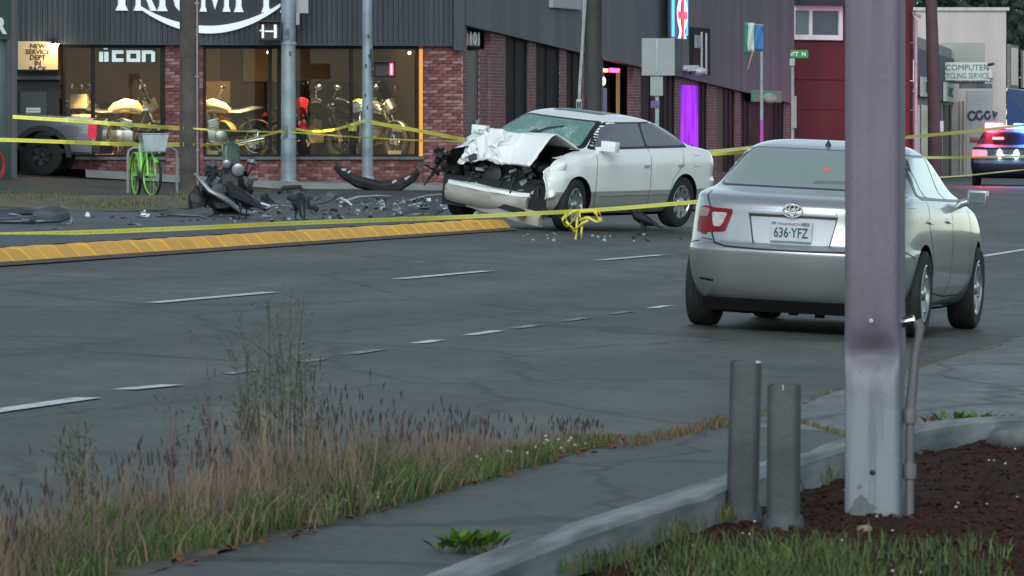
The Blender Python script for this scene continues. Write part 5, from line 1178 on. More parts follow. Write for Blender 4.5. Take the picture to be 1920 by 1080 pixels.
b = MB(); b.bb(-1.3, -1.2, .12, .42, 1.22, 1.28); b.build('deck_lamp', emis('deck_red', (1, .08, .12), 6), pol.root, False, .01)
for nm, col, yy, e in (('red_beacon', (1, .05, .12), .5, 190), ('blue_beacon', (.06, .16, 1), -.5, 120)):
    l = bpy.data.lights.new(nm, 'POINT'); l.energy = e; l.color = col; l.shadow_soft_size = .15
    o = bpy.data.objects.new(nm, l); COL.objects.link(o); o.parent = pol.root; o.location = (-.18, yy, 1.72)
# ---- pickup
pk = gnd(78, 329, fn=gz); PKM = ground_frame(pk, R(180 - 6))
PK = empty('pickup_truck', M=PKM @ Matrix.Translation((1.75, 0, 0)) if False else PKM, label='grey pickup truck with black wheels parked before the service entrance', cat='pickup truck')
m_pk = carpaint('pickup_grey', (.17, .19, .21), .3, .35, .06)
# local x forward (to the left in the picture), near side is +y; origin at the near rear wheel
def arch_poly(x0, x1, z0, z1, ax, r, n=14):
    pts = [(x0, z0)] + [(ax + r * math.cos(math.pi - math.pi * k / n), max(z0, .40 + r * math.sin(math.pi * k / n))) for k in range(n + 1)] + [(x1, z0), (x1, z1), (x0, z1)]
    return pts
b = MB(); b.prism(arch_poly(-1.0, 1.0, .52, 1.21, 0, .50), -1.66, .12); bd = b.build('bed', m_pk, PK, True, .02)
b = MB(); b.prism(arch_poly(1.02, 5.1, .48, 1.12, 3.3, .50), -1.66, .12); b.build('body', m_pk, PK, True, .02)
b = MB(); b.prism([(1.05, 1.1), (3.3, 1.1), (2.6, 1.8), (1.25, 1.8)], -1.55, .02); cb = b.build('cab', m_pk, PK, True, .05)
b = MB(); b.prism([(1.2, 1.2), (2.05, 1.2), (2.05, 1.7), (1.32, 1.7)], .018, .03); b.prism([(2.12, 1.2), (3.0, 1.2), (2.5, 1.7), (2.12, 1.7)], .018, .03); b.build('window', m_dkglass, cb)
b = MB(); n = 14; vs = []
for k in range(n + 1):
    a = math.pi * k / n
    for r_, y_ in ((.50, .10), (.50, .17), (.60, .17), (.61, .10)): vs.append((r_ * math.cos(a), y_, .40 + r_ * math.sin(a)))
b.add(vs, [(4 * i + j, 4 * i + 4 + j, 4 * i + 4 + (j + 1) % 4, 4 * i + (j + 1) % 4) for i in range(n) for j in range(4)]); b.build('wheel_flare', mat('flare_black', (.03, .032, .036), .6), PK, True)
for x in (0, 3.3):
    for y in (0, -1.54): wheel(PK, x, .001 if y == 0 else y, .40, .40, .26, 6, 'star', 0, m_dark, .55)
b = MB(); b.bb(-1.06, -.9, -.02, .125, .80, 1.10); b.build('tail_light', mat('lamp_red_lit', (.35, .01, .03), .2, 0, 0, emit=(1, .04, .1), es=.25), PK, False, .015)
b = MB(); b.bb(-1.05, -.95, -.01, .12, .76, .80); b.build('reverse_lamp', m_clear, PK)
b = MB(); b.bb(-1.16, -.98, -1.6, .06, .50, .68); b.build('rear_bumper', m_dark, PK, False, .03)
b = MB(); b.bb(-.95, 1.0, -.1, .1, .48, .56); b.build('lower_sill', m_black, PK)
# ================================================================== STREET FURNITURE
def along(px, py, d=0): p = gnd(px, py); return p
def pole_pts(p, h, lean=(0, 0)): return [(0, 0, -.3), (lean[0] * .3, lean[1] * .3, h * .3), (lean[0] * .65, lean[1] * .65, h * .65), (lean[0], lean[1], h)]
# wooden pole
p = gnd(356, 366); sc = p.y / F
r = empty('utility_pole', p, label='thick weathered wooden utility pole standing in the dirt strip before the show windows', cat='utility pole')
b = MB(); b.tube([(0, 0, -.3), (0, 0, 1.2), (-.01, 0, 3), (-.03, 0, 8)], [19.5 * sc, 18.7 * sc, 18 * sc, 16.5 * sc], 18); b.build('shaft', m_wood, r, True)
b = MB(); b.tube([(15 * sc, -12 * sc, .1), (14.5 * sc, -12 * sc, 3), (13 * sc, -12 * sc, 7.5)], .018, 6)
for z in (.8, 2.1, 3.4): b.box((14 * sc, -12.5 * sc, z), (.08, .03, .03))
b.build('conduit', mat('mauve_conduit', (.28, .24, .25), .7), r)
# steel signal poles
m_pole = mat('painted_steel_pole', (.25, .31, .345), .5, .2, .35, 2.2, .15, 20)
def steel_pole(px, py, w, name, label, h=8, Y=None):
    p = gnd(px, py) if Y is None else at(px, py, Y)
    if Y: p.z = surf(p.x, p.y) + .11
    sc = p.y / F; r = empty(name, p, label=label, cat='signal pole', group='grey steel signal poles'); rr_ = w / 2 * sc
    b = MB(); b.lathe([(rr_ * 1.08, -.2), (rr_ * 1.05, .3), (rr_, 1.5), (rr_ * .93, h)], 22); b.build('shaft', m_pole, r, True)
    b = MB(); b.lathe([(rr_ * 1.5, -.05), (rr_ * 1.5, .05), (rr_ * 1.25, .14), (rr_ * 1.1, .16)], 22); b.build('base_collar', m_pole, r, True)
    return r, sc, p
r1, s1, p1 = steel_pole(541, 352, 28, 'signal_pole', 'thicker grey steel signal pole with scuffed paint and a plate sign')
b = MB(); b.box((-.02, -.16, 3.15), (.10, .02, .22)); b.box((.04, -.155, 2.75), (.05, .02, .10)); b.box((-.05, -.155, 1.15), (.1, .02, .26)); b.build('sticker', mat('old_sticker', (.12, .14, .16), .7, 0, .5, 12), r1)
for z in (2.95, 1.02):
    b = MB(); b.lathe([(14.4 * s1, z - .03), (15.2 * s1, z - .02), (15.2 * s1, z + .02), (14.4 * s1, z + .03)], 20); b.build('band', m_steel, r1, True)
zr = lambda p, py: CZ + (HZ - py) / F * p.y - p.z
b = MB(); b.bb(-11 * s1, 37 * s1, .15, .2, zr(p1, 25), zr(p1, -50)); b.build('plate_sign', mat('sign_back_grey', (.33, .36, .37), .6, .2, .08, 2), r1, False, .01)
b = MB(); b.bb(14 * s1, 21 * s1, -.05, .12, zr(p1, 47), zr(p1, 24)); b.build('control_box', mat('grey_box', (.28, .31, .33), .6), r1, False, .01)
def ped_signal(p, s, x0, y0, x1, y1, name, label, px):
    r = empty(name, (p.x, p.y, p.z), label=label, cat='pedestrian signal', group='pedestrian signals on the steel poles')
    xa, xb = (x0 - px) * s, (x1 - px) * s; za, zb_ = zr(p, y1), zr(p, y0)
    b = MB(); b.bb(xa, xb, -.16, .12, za, zb_); b.build('housing', m_black, r, False, .03)
    b = MB(); b.bb(xa - .01, xb + .01, -.30, -.16, zb_ - .02, zb_ + .01); b.bb(xa - .01, xa + .01, -.26, -.16, za, zb_ - .02); b.bb(xb - .01, xb + .01, -.26, -.16, za, zb_ - .02); b.build('visor', m_black, r)
    b = MB(); b.tube([((x0 + x1) / 2 * s - px * s, 0, (za + zb_) / 2), (0, 0, (za + zb_) / 2)], .035, 8); b.build('arm', m_steel, r, True)
    return r, xa, xb, za, zb_
rp, xa, xb, za, zb_ = ped_signal(p1, s1, 486, 40, 527, 78, 'pedestrian_signal', 'black pedestrian signal showing two pale bars on the thicker steel pole', 541)
b = MB(); b.bb(xa + .06, xa + .105, -.17, -.158, za + .07, zb_ - .07); b.bb(xb - .14, xb - .08, -.17, -.158, za + .07, zb_ - .07); b.bb(xa + .12, xb - .15, -.17, -.158, (za + zb_) / 2 - .015, (za + zb_) / 2 + .015); b.bb(xa + .02, xa + .05, -.17, -.158, (za + zb_) / 2, (za + zb_) / 2 + .03); b.build('lens', mat('pale_lens', (.5, .58, .6), .4, 0, 0, emit=(.8, .95, 1), es=.35), rp)
r2, s2, p2 = steel_pole(689, 337, 20, 'signal_pole', 'thinner grey steel signal pole with chipped spots and a red hand signal', 8, 146.6)
b = MB()
for z, x in ((3.0, .02), (2.6, .04), (1.55, .0), (1.8, -.04), (2.4, -.03)): b.box((x, -10.2 * s2, z), (.03, .02, .07))
b.bb(.06, .10, -10.8 * s2, -9 * s2, 2.5, 2.75); b.build('chipped_spot', m_dark, r2)
rp, xa, xb, za, zb_ = ped_signal(p2, s2, 701, 115, 742, 145, 'pedestrian_signal', 'black pedestrian signal with a lit red bar on the thinner steel pole', 689)
b = MB(); b.bb(xb - .12, xb - .045, -.20, -.158, za + .04, zb_ - .04); b.build('red_lens', emis('signal_red', (1, .02, .05), 3.5), rp, False, .01)
b = MB(); b.bb(xb - .095, xb - .07, -.212, -.19, za + .06, zb_ - .06); b.build('red_glow_bar', emis('signal_red_core', (1, .25, .25), 3.0), rp)
# dark utility pole behind the wreck
p = at(1112, 300, 122); p.z = surf(p.x, p.y); sc = p.y / F
r = empty('utility_pole', p, label='dark utility pole with a pale conduit rising behind the wrecked white car', cat='utility pole')
b = MB(); b.tube([(0, 0, -.3), (0, 0, 3), (.02, 0, 8)], [17 * sc, 16 * sc, 15 * sc], 16); b.build('shaft', mat('dark_pole', (.042, .043, .043), .8, 0, .25, 2, .4, 20), r, True)
b = MB(); zt = lambda py: CZ + (HZ - py) / F * p.y - p.z
b.tube([(-26 * sc, -.1, zt(192)), (-25 * sc, -.1, zt(160)), (-15 * sc, -.1, zt(5)), (-14 * sc, -.1, zt(-60))], .028, 8); b.tube([(-21 * sc, -.13, zt(122)), (-16 * sc, -.13, zt(-60))], .02, 6); b.build('conduit', mat('pale_conduit', (.35, .38, .38), .5, .2), r, True)
b = MB(); b.bb(-32 * sc, -21 * sc, -.16, -.02, zt(206), zt(186)); b.build('meter_box', m_steel, r, False, .02)
b = MB(); b.bb(-30.5 * sc, -27 * sc, -.17, -.158, zt(203), zt(191)); b.bb(-26 * sc, -23 * sc, -.17, -.158, zt(203), zt(191)); b.build('slot', m_black, r)
# far utility pole beside the police car
p = at(1752, 345, 198); p.z = surf(p.x, p.y); sc = p.y / F
r = empty('utility_pole', p, label='tall brown utility pole standing before the pale shop row', cat='utility pole')
b = MB(); b.tube([(.03, 0, -.3), (0, 0, 2), (-.1, 0, 5), (-.2, 0, 7)], [14 * sc, 13 * sc, 11 * sc, 9.5 * sc], 14); b.build('shaft', mat('brown_pole', (.10, .075, .075), .85, 0, .2, 1.5), r, True)
b = MB(); b.box((.16, -.1, 1.55), (.16, .06, .3)); b.build('notice', m_white, r)
# sign posts
def post(px, py_b, Y, w, h_py, name, label, cat, colr=m_steel, grp=None):
    p = at(px, py_b, Y); p.z = surf(p.x, p.y); sc = Y / F; r = empty(name, p, label=label, cat=cat, group=grp)
    z = lambda py: CZ + (HZ - py) / F * Y - p.z
    b = MB(); b.tube([(0, 0, -.2), (0, 0, z(h_py))], w / 2 * sc, 8); b.build('post', colr, r, True); return r, sc, z
r, sc, z = post(1232, 400, 118, 8, 72, 'road_sign', 'road sign seen from its plain grey back with a smaller plate below', 'road sign')
m_back = mat('sign_back', (.26, .29, .29), .55, .4, .08, 1.5)
b = MB(); b.bb(-29 * sc, 33 * sc, -.06, -.045, z(142), z(72)); b.build('sign_plate', m_back, r, False, .006)
b = MB(); b.bb(-2 * sc, 1 * sc, -.075, -.06, z(142), z(72)); b.build('rib', m_steel, r)
b = MB(); b.bb(-13 * sc, 11 * sc, -.06, -.045, z(180), z(144)); b.build('sign_plate', m_back, r, False, .006)
b = MB(); b.bb(-12 * sc, 5 * sc, -.06, -.045, z(202), z(189)); b.build('purple_plate', mat('purple_plate', (.12, .07, .2), .6, 0, .5, 12), r)
r, sc, z = post(1428, 400, 125, 6, 60, 'banner_post', 'slim post carrying green, white and blue banners above the shops', 'banner post')
b = MB()
for i, (x0, x1, m, ya_, yb_) in enumerate(((-32, -27, mat('banner_green', (.05, .28, .17), .7), 42, 104), (-27, -14, mat('banner_white', (.5, .62, .55), .7, 0, .05, 1), 43, 97), (-13, 3, mat('banner_blue', (.05, .17, .42), .7, 0, .3, 2), 48, 95))):
    b = MB(); b.grid(lambda u, v: ((x0 + (x1 - x0) * u) * sc, -.05 + .03 * math.sin(u * 5 + v * 4 + i), z(ya_) + (z(yb_) - z(ya_)) * v), 5, 8); o = b.build('banner', m, r, True, fix=False); md = o.modifiers.new('s', 'SOLIDIFY'); md.thickness = .01
b = MB(); b.tube([(-17 * sc, -.05, z(97)), (-22 * sc, -.06, z(115)), (-26 * sc, -.04, z(130))], .018, 5); b.build('loose_strap', mat('tan_strap', (.3, .2, .14), .7), r)
b = MB(); b.tube([(-32 * sc, -.02, z(44)), (3 * sc, -.02, z(48))], .015, 6); b.build('arm', m_steel, r)
b = MB(); b.bb(-3 * sc, 3 * sc, -.08, -.04, z(268), z(225)); b.build('reflector', mat('magenta_reflector', (.4, .03, .35), .4, 0, .2, 4), r)
r, sc, z = post(1486, 400, 128, 6, 95, 'street_name_sign', 'green street name sign on a slim post before the red building', 'street sign')
b = MB(); b.bb(-4 * sc, 29 * sc, -.05, -.03, z(109), z(94)); nb_ = b.build('name_blade', mat('blade_green', (.02, .25, .07), .5, 0, .1, 2), r, False, .005)
tm = text_mesh('ST  N', .1, m_white, .003, .003); o = link('lettering', tm, nb_); o.location = (12 * sc, -.055, z(105))
b = MB(); b.ell((0, -.05, z(103)), (5 * sc, .03, 4.5 * sc)); b.build('route_mark', mat('pale_mark', (.35, .5, .4), .5, 0, .4, 20), nb_, True)
b = MB(); b.bb(-6 * sc, 4 * sc, -.06, .06, z(124), z(110)); b.build('clamp', m_steel, r, False, .01)
b = MB(); b.bb(-3 * sc, 7 * sc, -.06, -.04, z(240), z(180)); b.build('lower_plate', mat('plate_pale', (.30, .29, .29), .6), r)
# bicycle hoop
p = gnd(262, 362); sc = p.y / F
r = empty('bike_rack', p, label='bent grey tube bike rack behind the lime green bicycle', cat='bike rack')
b = MB(); b.tube([(-22 * sc, 0, -.1), (-22 * sc, 0, 70 * sc), (-20 * sc, 0, 80 * sc), (-12 * sc, 0, 85 * sc), (58 * sc, 0, 85 * sc), (68 * sc, 0, 80 * sc), (70 * sc, 0, 70 * sc), (70 * sc, 0, -.1)], .026, 8); b.build('hoop', mat('grey_tube', (.25, .26, .27), .5, .3), r, True)
# lime bicycle
p = gnd(270, 370); m_lime = mat('lime_frame', (.16, .50, .03), .4, 0, .1, 4, coat=.5)
BI = empty('bicycle', p, R(-90 + 16), label='lime green hire bicycle with a grey front basket standing by the wooden pole', cat='bicycle')
BI.scale = (1.08,) * 3
def bwheel(x, parent, steer=0):
    b = MB(); T = Matrix.Translation((x, 0, .34)) @ Matrix.Rotation(steer, 4, 'Z') @ Matrix.Rotation(R(90), 4, 'X')
    b.torus(.325, .024, 36, 8, T); w = b.build('wheel', m_rubber, parent, True)
    b = MB(); b.torus(.30, .014, 32, 6, T); b.lathe([(.03, -.05), (.03, .05)], 12, T)
    for k in range(14): a = k * math.pi / 7; b.tube([(0, 0, .02 * (-1) ** k), (.3 * math.cos(a), .3 * math.sin(a), 0)], .0035, 4, T)
    b.build('rim', m_lime, w, True); return w
bwheel(.55, BI, R(12)); bwheel(-.55, BI)
b = MB(); b.tube([(.40, 0, .92), (-.12, 0, .32)], .04, 10); b.tube([(-.12, 0, .32), (-.28, 0, .85)], .032, 8); b.tube([(-.12, 0, .32), (-.55, .05, .34)], .022); b.tube([(-.55, .05, .34), (-.24, 0, .7)], .016); b.tube([(.40, 0, .95), (.43, 0, .75)], .04); b.tube([(.43, .06, .75), (.55, .06, .34)], .02); b.tube([(.43, -.06, .75), (.55, -.06, .34)], .02); b.build('frame', m_lime, BI, True)
for x, a0, a1 in ((-.55, .2, 3.0), (.55, .6, 2.8)):
    b = MB(); n = 14; vs = []
    for k in range(n + 1):
        a = a0 + (a1 - a0) * k / n
        for q in (-.04, .04): vs.append((x + .37 * math.cos(a), q, .34 + .37 * math.sin(a)))
    b.add(vs, [(2 * i, 2 * i + 2, 2 * i + 3, 2 * i + 1) for i in range(n)]); o = b.build('mudguard', m_lime, BI, True); md = o.modifiers.new('s', 'SOLIDIFY'); md.thickness = .01
b = MB(); b.tube([(.36, -.3, 1.06), (.40, -.12, 1.04), (.42, 0, 1.02), (.40, .12, 1.04), (.36, .3, 1.06)], .016); b.tube([(.40, 0, .95), (.42, 0, 1.03)], .02); b.build('handlebar', m_black, BI, True)
b = MB(); b.ell((-.31, 0, .90), (.15, .08, .045)); b.build('saddle', m_black, BI, True)
b = MB(); x0, x1, w0, w1 = .46, .80, .15, .22
for zz_, xx, ww in ((.72, .74, .17), (1.0, .80, .22)): b.tube([(.46, -ww, zz_), (xx, -ww, zz_), (xx, ww, zz_), (.46, ww, zz_)], .01, 6, None, True)
for k in range(8): y = -.2 + .4 * k / 7; b.tube([(.79, y, 1.0), (.74, y * .8, .72)], .005, 4)
for k in range(4): x = .5 + .08 * k; b.tube([(x, .21, 1.0), (x, .165, .72)], .005, 4); b.tube([(x, -.21, 1.0), (x, -.165, .72)], .005, 4)
bk = b.build('basket', m_steel, BI)
b = MB(); b.add([(.755, -.165, .73), (.755, .165, .73), (.81, .21, .985), (.81, -.21, .985), (.74, -.165, .73), (.74, .165, .73), (.795, .21, .985), (.795, -.21, .985)], [(0, 1, 2, 3), (7, 6, 5, 4), (0, 4, 5, 1), (1, 5, 6, 2), (2, 6, 7, 3), (3, 7, 4, 0)]); b.build('basket_panel', mat('basket_plate', (.42, .50, .53), .5), bk)
b = MB(); b.ell((.82, .0, .68), (.03, .05, .04)); b.build('lamp', m_dark, BI, True)
b = MB(); b.lathe([(.09, -.01), (.09, .01)], 18, Matrix.Translation((-.12, -.06, .32)) @ Matrix.Rotation(R(90), 4, 'X')); b.tube([(-.12, -.12, .32), (-.12, .12, .32)], .015); b.tube([(-.12, -.1, .32), (-.02, -.12, .2)], .012); b.tube([(-.12, .1, .32), (-.22, .12, .44)], .012); b.build('crank', m_dark, BI, True)
# red bicycle wheel peeping out in front of the green storefront
# ---- motorcycles
m_tank_c = mat('bike_cream', (.5, .40, .24), .25, 0, .1, 5, coat=.8); m_tank_r = mat('bike_red', (.42, .015, .03), .22, 0, 0, coat=.8); m_tank_k = mat('bike_black', (.02, .02, .022), .2, 0, 0, coat=.8); m_tank_y = mat('bike_olive', (.32, .30, .06), .25, 0, 0, coat=.8)
def motorcycle(px, py, dep, ang, label, m_t, screen=False, panniers=False, sc_=1.1):
    u = W1.u(px); P = W1.P(u, dep, sill - .05)
    r = empty('motorcycle', M=Matrix.Translation(P) @ Matrix.Rotation(ang + math.atan2(W1.d.y, W1.d.x), 4, 'Z') @ Matrix.Diagonal((sc_, sc_, sc_ * 1.06, 1)), label=label, cat='motorcycle', group='motorcycles in the lit show windows')
    for x in (.72, -.72):
        T = Matrix.Translation((x, 0, .32)) @ Matrix.Rotation(R(90), 4, 'X'); b = MB(); b.torus(.265, .06, 30, 10, T); w = b.build('wheel', m_rubber, r, True)
        b = MB(); b.torus(.205, .018, 26, 6, T); b.lathe([(.05, -.08), (.05, .08)], 12, T); b.lathe([(.13, .05), (.13, .057)], 20, T)
        for k in range(10): a = k * math.pi / 5; b.tube([(0, 0, .03 * (-1) ** k), (.2 * math.cos(a), .2 * math.sin(a), 0)], .008, 5, T)
        b.build('rim', m_chrome, w, True)
    b = MB(); b.tube([(.72, .09, .32), (.46, .09, .92)], .028); b.tube([(.72, -.09, .32), (.46, -.09, .92)], .028); b.box((.47, 0, .88), (.08, .24, .05)); b.build('fork', m_chrome, r, True)
    b = MB(); b.tube([(.45, 0, .82), (.1, 0, .85), (-.35, 0, .72), (-.75, 0, .74)], .03); b.tube([(.45, 0, .78), (.25, 0, .35), (-.2, 0, .28), (-.32, 0, .7)], .026); b.tube([(-.2, .12, .32), (-.72, .12, .32)], .026); b.tube([(-.2, -.12, .32), (-.72, -.12, .32)], .026); b.tube([(-.55, .14, .72), (-.66, .14, .36)], .03); b.tube([(-.55, -.14, .72), (-.66, -.14, .36)], .03); b.build('frame', m_dark, r, True)
    b = MB(); b.box((.02, 0, .40), (.42, .30, .22)); b.box((.10, 0, .60), (.18, .24, .22), None, 0, .3)
    for k in range(4): b.box((.10, 0, .54 + .05 * k), (.23, .29, .012), None, 0, .3)
    b.lathe([(.12, .15), (.11, .19), (.02, .2)], 16, Matrix.Translation((-.05, 0, .4)) @ Matrix.Rotation(R(90), 4, 'X')); b.lathe([(.12, .15), (.11, .19), (.02, .2)], 16, Matrix.Translation((-.05, 0, .4)) @ Matrix.Rotation(R(-90), 4, 'X')); b.build('engine', m_alloy, r, True, .01)
    b = MB(); b.tube([(-.22, 0, .84), (-.12, 0, .90), (.08, 0, .95), (.28, 0, .92), (.40, 0, .84)], [.08, .13, .165, .15, .07], 14, None, False, .8); b.build('tank', m_t, r, True)
    b = MB(); b.tube([(-.15, 0, .83), (-.4, 0, .82), (-.68, 0, .88), (-.85, 0, .90)], [.09, .15, .14, .06], 12, None, False, .45); b.build('seat', m_black, r, True)
    b = MB(); n = 12; vs = []
    for x, a0, a1, rad in ((.72, .5, 2.4, .37), (-.72, .6, 2.6, .39)):
        o_ = len(vs)
        for k in range(n + 1):
            a = a0 + (a1 - a0) * k / n
            for q in (-.08, .08): vs.append((x + rad * math.cos(a), q, .32 + rad * math.sin(a)))
        b.f += [(o_ + 2 * i, o_ + 2 * i + 2, o_ + 2 * i + 3, o_ + 2 * i + 1) for i in range(n)]
    b.v = [tuple(v) for v in vs]; b.mi = [0] * len(b.f); o = b.build('mudguard', m_t, r, True); md = o.modifiers.new('s', 'SOLIDIFY'); md.thickness = .015
    b = MB(); b.tube([(.36, -.38, 1.08), (.42, -.22, 1.06), (.44, -.1, .98), (.44, .1, .98), (.42, .22, 1.06), (.36, .38, 1.08)], .016); 
    for sg in (-1, 1): b.tube([(.36, .26 * sg, 1.08), (.40, .34 * sg, 1.25)], .008, 5); b.ell((.40, .36 * sg, 1.28), (.03, .075, .045))
    b.build('handlebar', m_chrome, r, True)
    b = MB(); T = Matrix.Translation((.50, 0, .92)) @ Matrix.Rotation(R(90), 4, 'Y'); b.lathe([(.03, -.1), (.09, -.06), (.105, .03), (.1, .05)], 18, T); hl = b.build('headlight', m_chrome, r, True)
    b = MB(); b.lathe([(.095, .045), (.06, .07), (.001, .075)], 16, T); b.build('lens', mat('headlamp_lens', (.6, .58, .5), .08, 0, 0, coat=1), hl, True)
    b = MB(); b.tube([(.22, .13, .5), (.2, .17, .3), (-.1, .18, .25), (-.4, .19, .28), (-.85, .2, .36)], [.022, .024, .028, .045, .045], 10); b.build('exhaust', m_chrome, r, True)
    b = MB(); b.box((-.9, 0, .8), (.05, .12, .06)); b.tube([(-.85, -.18, .78), (-.85, .18, .78)], .01); b.build('tail_lamp', m_red, r, False, .01)
    if screen:
        b = MB(); b.grid(lambda u, v: (.5 + .1 * math.cos((u - .5) * 2.4) - .22 * v, (u - .5) * .42 * (1 - .3 * v), .98 + .42 * v), 8, 6); o = b.build('windscreen', glassmat('bike_screen', (.5, .5, .45)), r, True, fix=False); md = o.modifiers.new('s', 'SOLIDIFY'); md.thickness = .008
        b = MB(); b.tube([(.62, 0, .86), (.5, 0, 1.0)], [.1, .16], 10); b.build('nose_fairing', m_t, r, True)
    if panniers:
        b = MB(); b.box((-.7, .3, .62), (.42, .2, .34)); b.box((-.7, -.3, .62), (.42, .2, .34)); b.box((-.8, 0, 1.02), (.34, .4, .26)); b.build('pannier', m_t if m_t is not m_tank_k else m_alloy, r, False, .04)
    return r
motorcycle(252, 292, 1.0, R(-22), 'cream touring motorcycle with a windscreen in the leftmost show window', m_tank_c, True, True)
motorcycle(150, 292, 1.9, R(-30), 'black motorcycle with silver boxes half hidden behind the pickup', m_tank_k, False, True)
motorcycle(432, 292, .95, R(172), 'cream and red motorcycle side on beside the tan display panel', m_tank_c, False, False)
motorcycle(586, 292, 1.0, R(-102), 'red motorcycle facing the street between the two steel poles', m_tank_r, True, False)
motorcycle(700, 292, 1.0, R(-114), 'olive motorcycle facing the street behind the thinner steel pole', m_tank_y, False, False)
motorcycle(480, 292, 2.6, R(150), 'dark motorcycle deeper in the showroom behind the cream and red one', m_tank_k)
motorcycle(222, 292, 2.3, R(-150), 'silver motorcycle deeper in the leftmost show window, tail to the street', m_alloy)
motorcycle(405, 292, 1.6, R(-60), 'orange motorcycle at the left end of the middle show window', mat('bike_orange', (.45, .16, .03), .25, 0, 0, coat=.8))
motorcycle(640, 292, 2.3, R(20), 'dark side on motorcycle deep behind the red one', m_tank_k)
motorcycle(745, 292, 2.0, R(-60), 'silver motorcycle at the right end of the last show window', m_alloy, True)
# price cards on stands
for px, py, lab, c_ in ((759, 235, 'pale card on a thin stand before the last show window pane', (.6, .42, .25)), (393, 232, 'narrow cream card standing beside the wooden pole in the window', (.6, .5, .33)), (178, 222, 'square cream card on a stand above the pickup tail', (.65, .48, .2))):
    r = empty('price_card', W1.P(W1.u(px), .5, sill - .05), math.atan2(W1.d.y, W1.d.x), label=lab, cat='price card', group='price cards in the show windows')
    h = W1.z(px, py) - sill; b = MB(); b.box((0, 0, h), (.2 if px != 393 else .1, .012, .16 if px != 393 else .34), None, 0, .12); b.build('card', mat('card_%d' % px, c_, .6), r)
    b = MB(); b.tube([(0, .02, 0), (0, .02, h)], .012, 6); b.lathe([(.1, 0), (.1, .015)], 14); b.build('stand', m_dark, r)
for px, w in ((112, 0), (405, 24), (748, 26), (180, 22), (205, 30)):
    if w:
        r = empty('floor_sign', W1.P(W1.u(px), .3, sill - .05), math.atan2(W1.d.y, W1.d.x), label={405: 'low pale floor card beneath the cream and red motorcycle', 748: 'low tan floor card at the right end of the show windows', 180: 'small cream floor card beside the pickup bumper', 205: 'low orange floor card near the pickup bumper'}[px], cat='floor card', group='floor cards in the show windows')
        b = MB(); b.box((0, 0, .12), (w * .011, .01, .12), None, 0, 0, -.3); b.build('card', mat('floorcard_%d' % px, (.5, .14, .05) if px == 205 else (.5, .40, .24), .6), r); b = MB(); b.box((0, .05, .06), (w * .011, .1, .01)); b.build('foot', m_dark, r)

# ================================================================== TAPE
def tapemat():
    m = mat('barrier_tape', (.86, .82, .13), .42, 0, 0); N, L, b = nodes(m); uv = N.new('ShaderNodeUVMap')
    br = N.new('ShaderNodeTexBrick'); br.offset = .37; br.inputs['Scale'].default_value = 1; br.inputs['Brick Width'].default_value = .075; br.inputs['Row Height'].default_value = .5; br.inputs['Mortar Size'].default_value = .012
    n = N.new('ShaderNodeTexNoise'); n.inputs['Scale'].default_value = 14; L.new(uv.outputs[0], n.inputs['Vector'])
    L.new(uv.outputs[0], br.inputs[0]); sp = N.new('ShaderNodeSeparateXYZ'); L.new(uv.outputs[0], sp.inputs[0])
    a = N.new('ShaderNodeMath'); a.operation = 'COMPARE'; L.new(sp.outputs[1], a.inputs[0]); a.inputs[1].default_value = .5; a.inputs[2].default_value = .22
    c = N.new('ShaderNodeMath'); c.operation = 'GREATER_THAN'; L.new(n.outputs[0], c.inputs[0]); c.inputs[1].default_value = .52
    d = N.new('ShaderNodeMath'); d.operation = 'MULTIPLY'; L.new(a.outputs[0], d.inputs[0]); L.new(c.outputs[0], d.inputs[1])
    mx = N.new('ShaderNodeMix'); mx.data_type = 'RGBA'; L.new(d.outputs[0], mx.inputs[0]); mx.inputs[6].default_value = (.86, .82, .13, 1); mx.inputs[7].default_value = (.48, .45, .08, 1); L.new(mx.outputs[2], b.inputs['Base Color'])
    return m
m_tape = tapemat()
def ribbon(path, w, twist=0., n=90, sag=0.):
    """path of 3D points; the strip is resampled, given twists and flutter"""
    P = [Vector(p) for p in path]; ds = [0]
    for i in range(1, len(P)): ds.append(ds[-1] + (P[i] - P[i - 1]).length)
    L_ = ds[-1]; pts = []
    for k in range(n + 1):
        d = L_ * k / n; i = 0
        while i < len(P) - 2 and ds[i + 1] < d: i += 1
        f_ = (d - ds[i]) / max(1e-6, ds[i + 1] - ds[i]); a = P[max(0, i - 1)]; b_ = P[i]; c = P[i + 1]; e = P[min(len(P) - 1, i + 2)]
        pts.append(.5 * ((2 * b_) + (c - a) * f_ + (2 * a - 5 * b_ + 4 * c - e) * f_ ** 2 + (-a + 3 * b_ - 3 * c + e) * f_ ** 3))
    b = MB(); vs = []
    for k, p in enumerate(pts):
        d = (pts[min(n, k + 1)] - pts[max(0, k - 1)]).normalized(); up = Vector((0, 0, 1)); s_ = d.cross(up)
        s_ = s_.normalized() if s_.length > .05 else Vector((1, 0, 0)); up = s_.cross(d).normalized(); a = twist * (noise.noise((k * .07, 3.3, L_)) * 1.6)
        v = up * math.cos(a) + s_ * math.sin(a); vs += [p + v * w / 2, p - v * w / 2]
    b.add(vs, [(2 * i, 2 * i + 2, 2 * i + 3, 2 * i + 1) for i in range(n)]); return b, L_
TAPES = []
def tape(path, label, w=.075, twist=.5, n=90, extra=None):
    b, L_ = ribbon(path, w * .84, twist, n); me = b.mesh('barrier_tape', m_tape, False, fix=False); uv = me.uv_layers.new(name='UVMap')
    for lp in me.loops: k = lp.vertex_index; uv.data[lp.index].uv = ((k // 2) / n * L_, k % 2)
    o = link('barrier_tape', me); tag(o, label, 'barrier tape', 'strips of yellow barrier tape'); md = o.modifiers.new('s', 'SOLIDIFY'); md.thickness = .0015; return o
def tp(*q): return [at(px, py, Y) for px, py, Y in q]
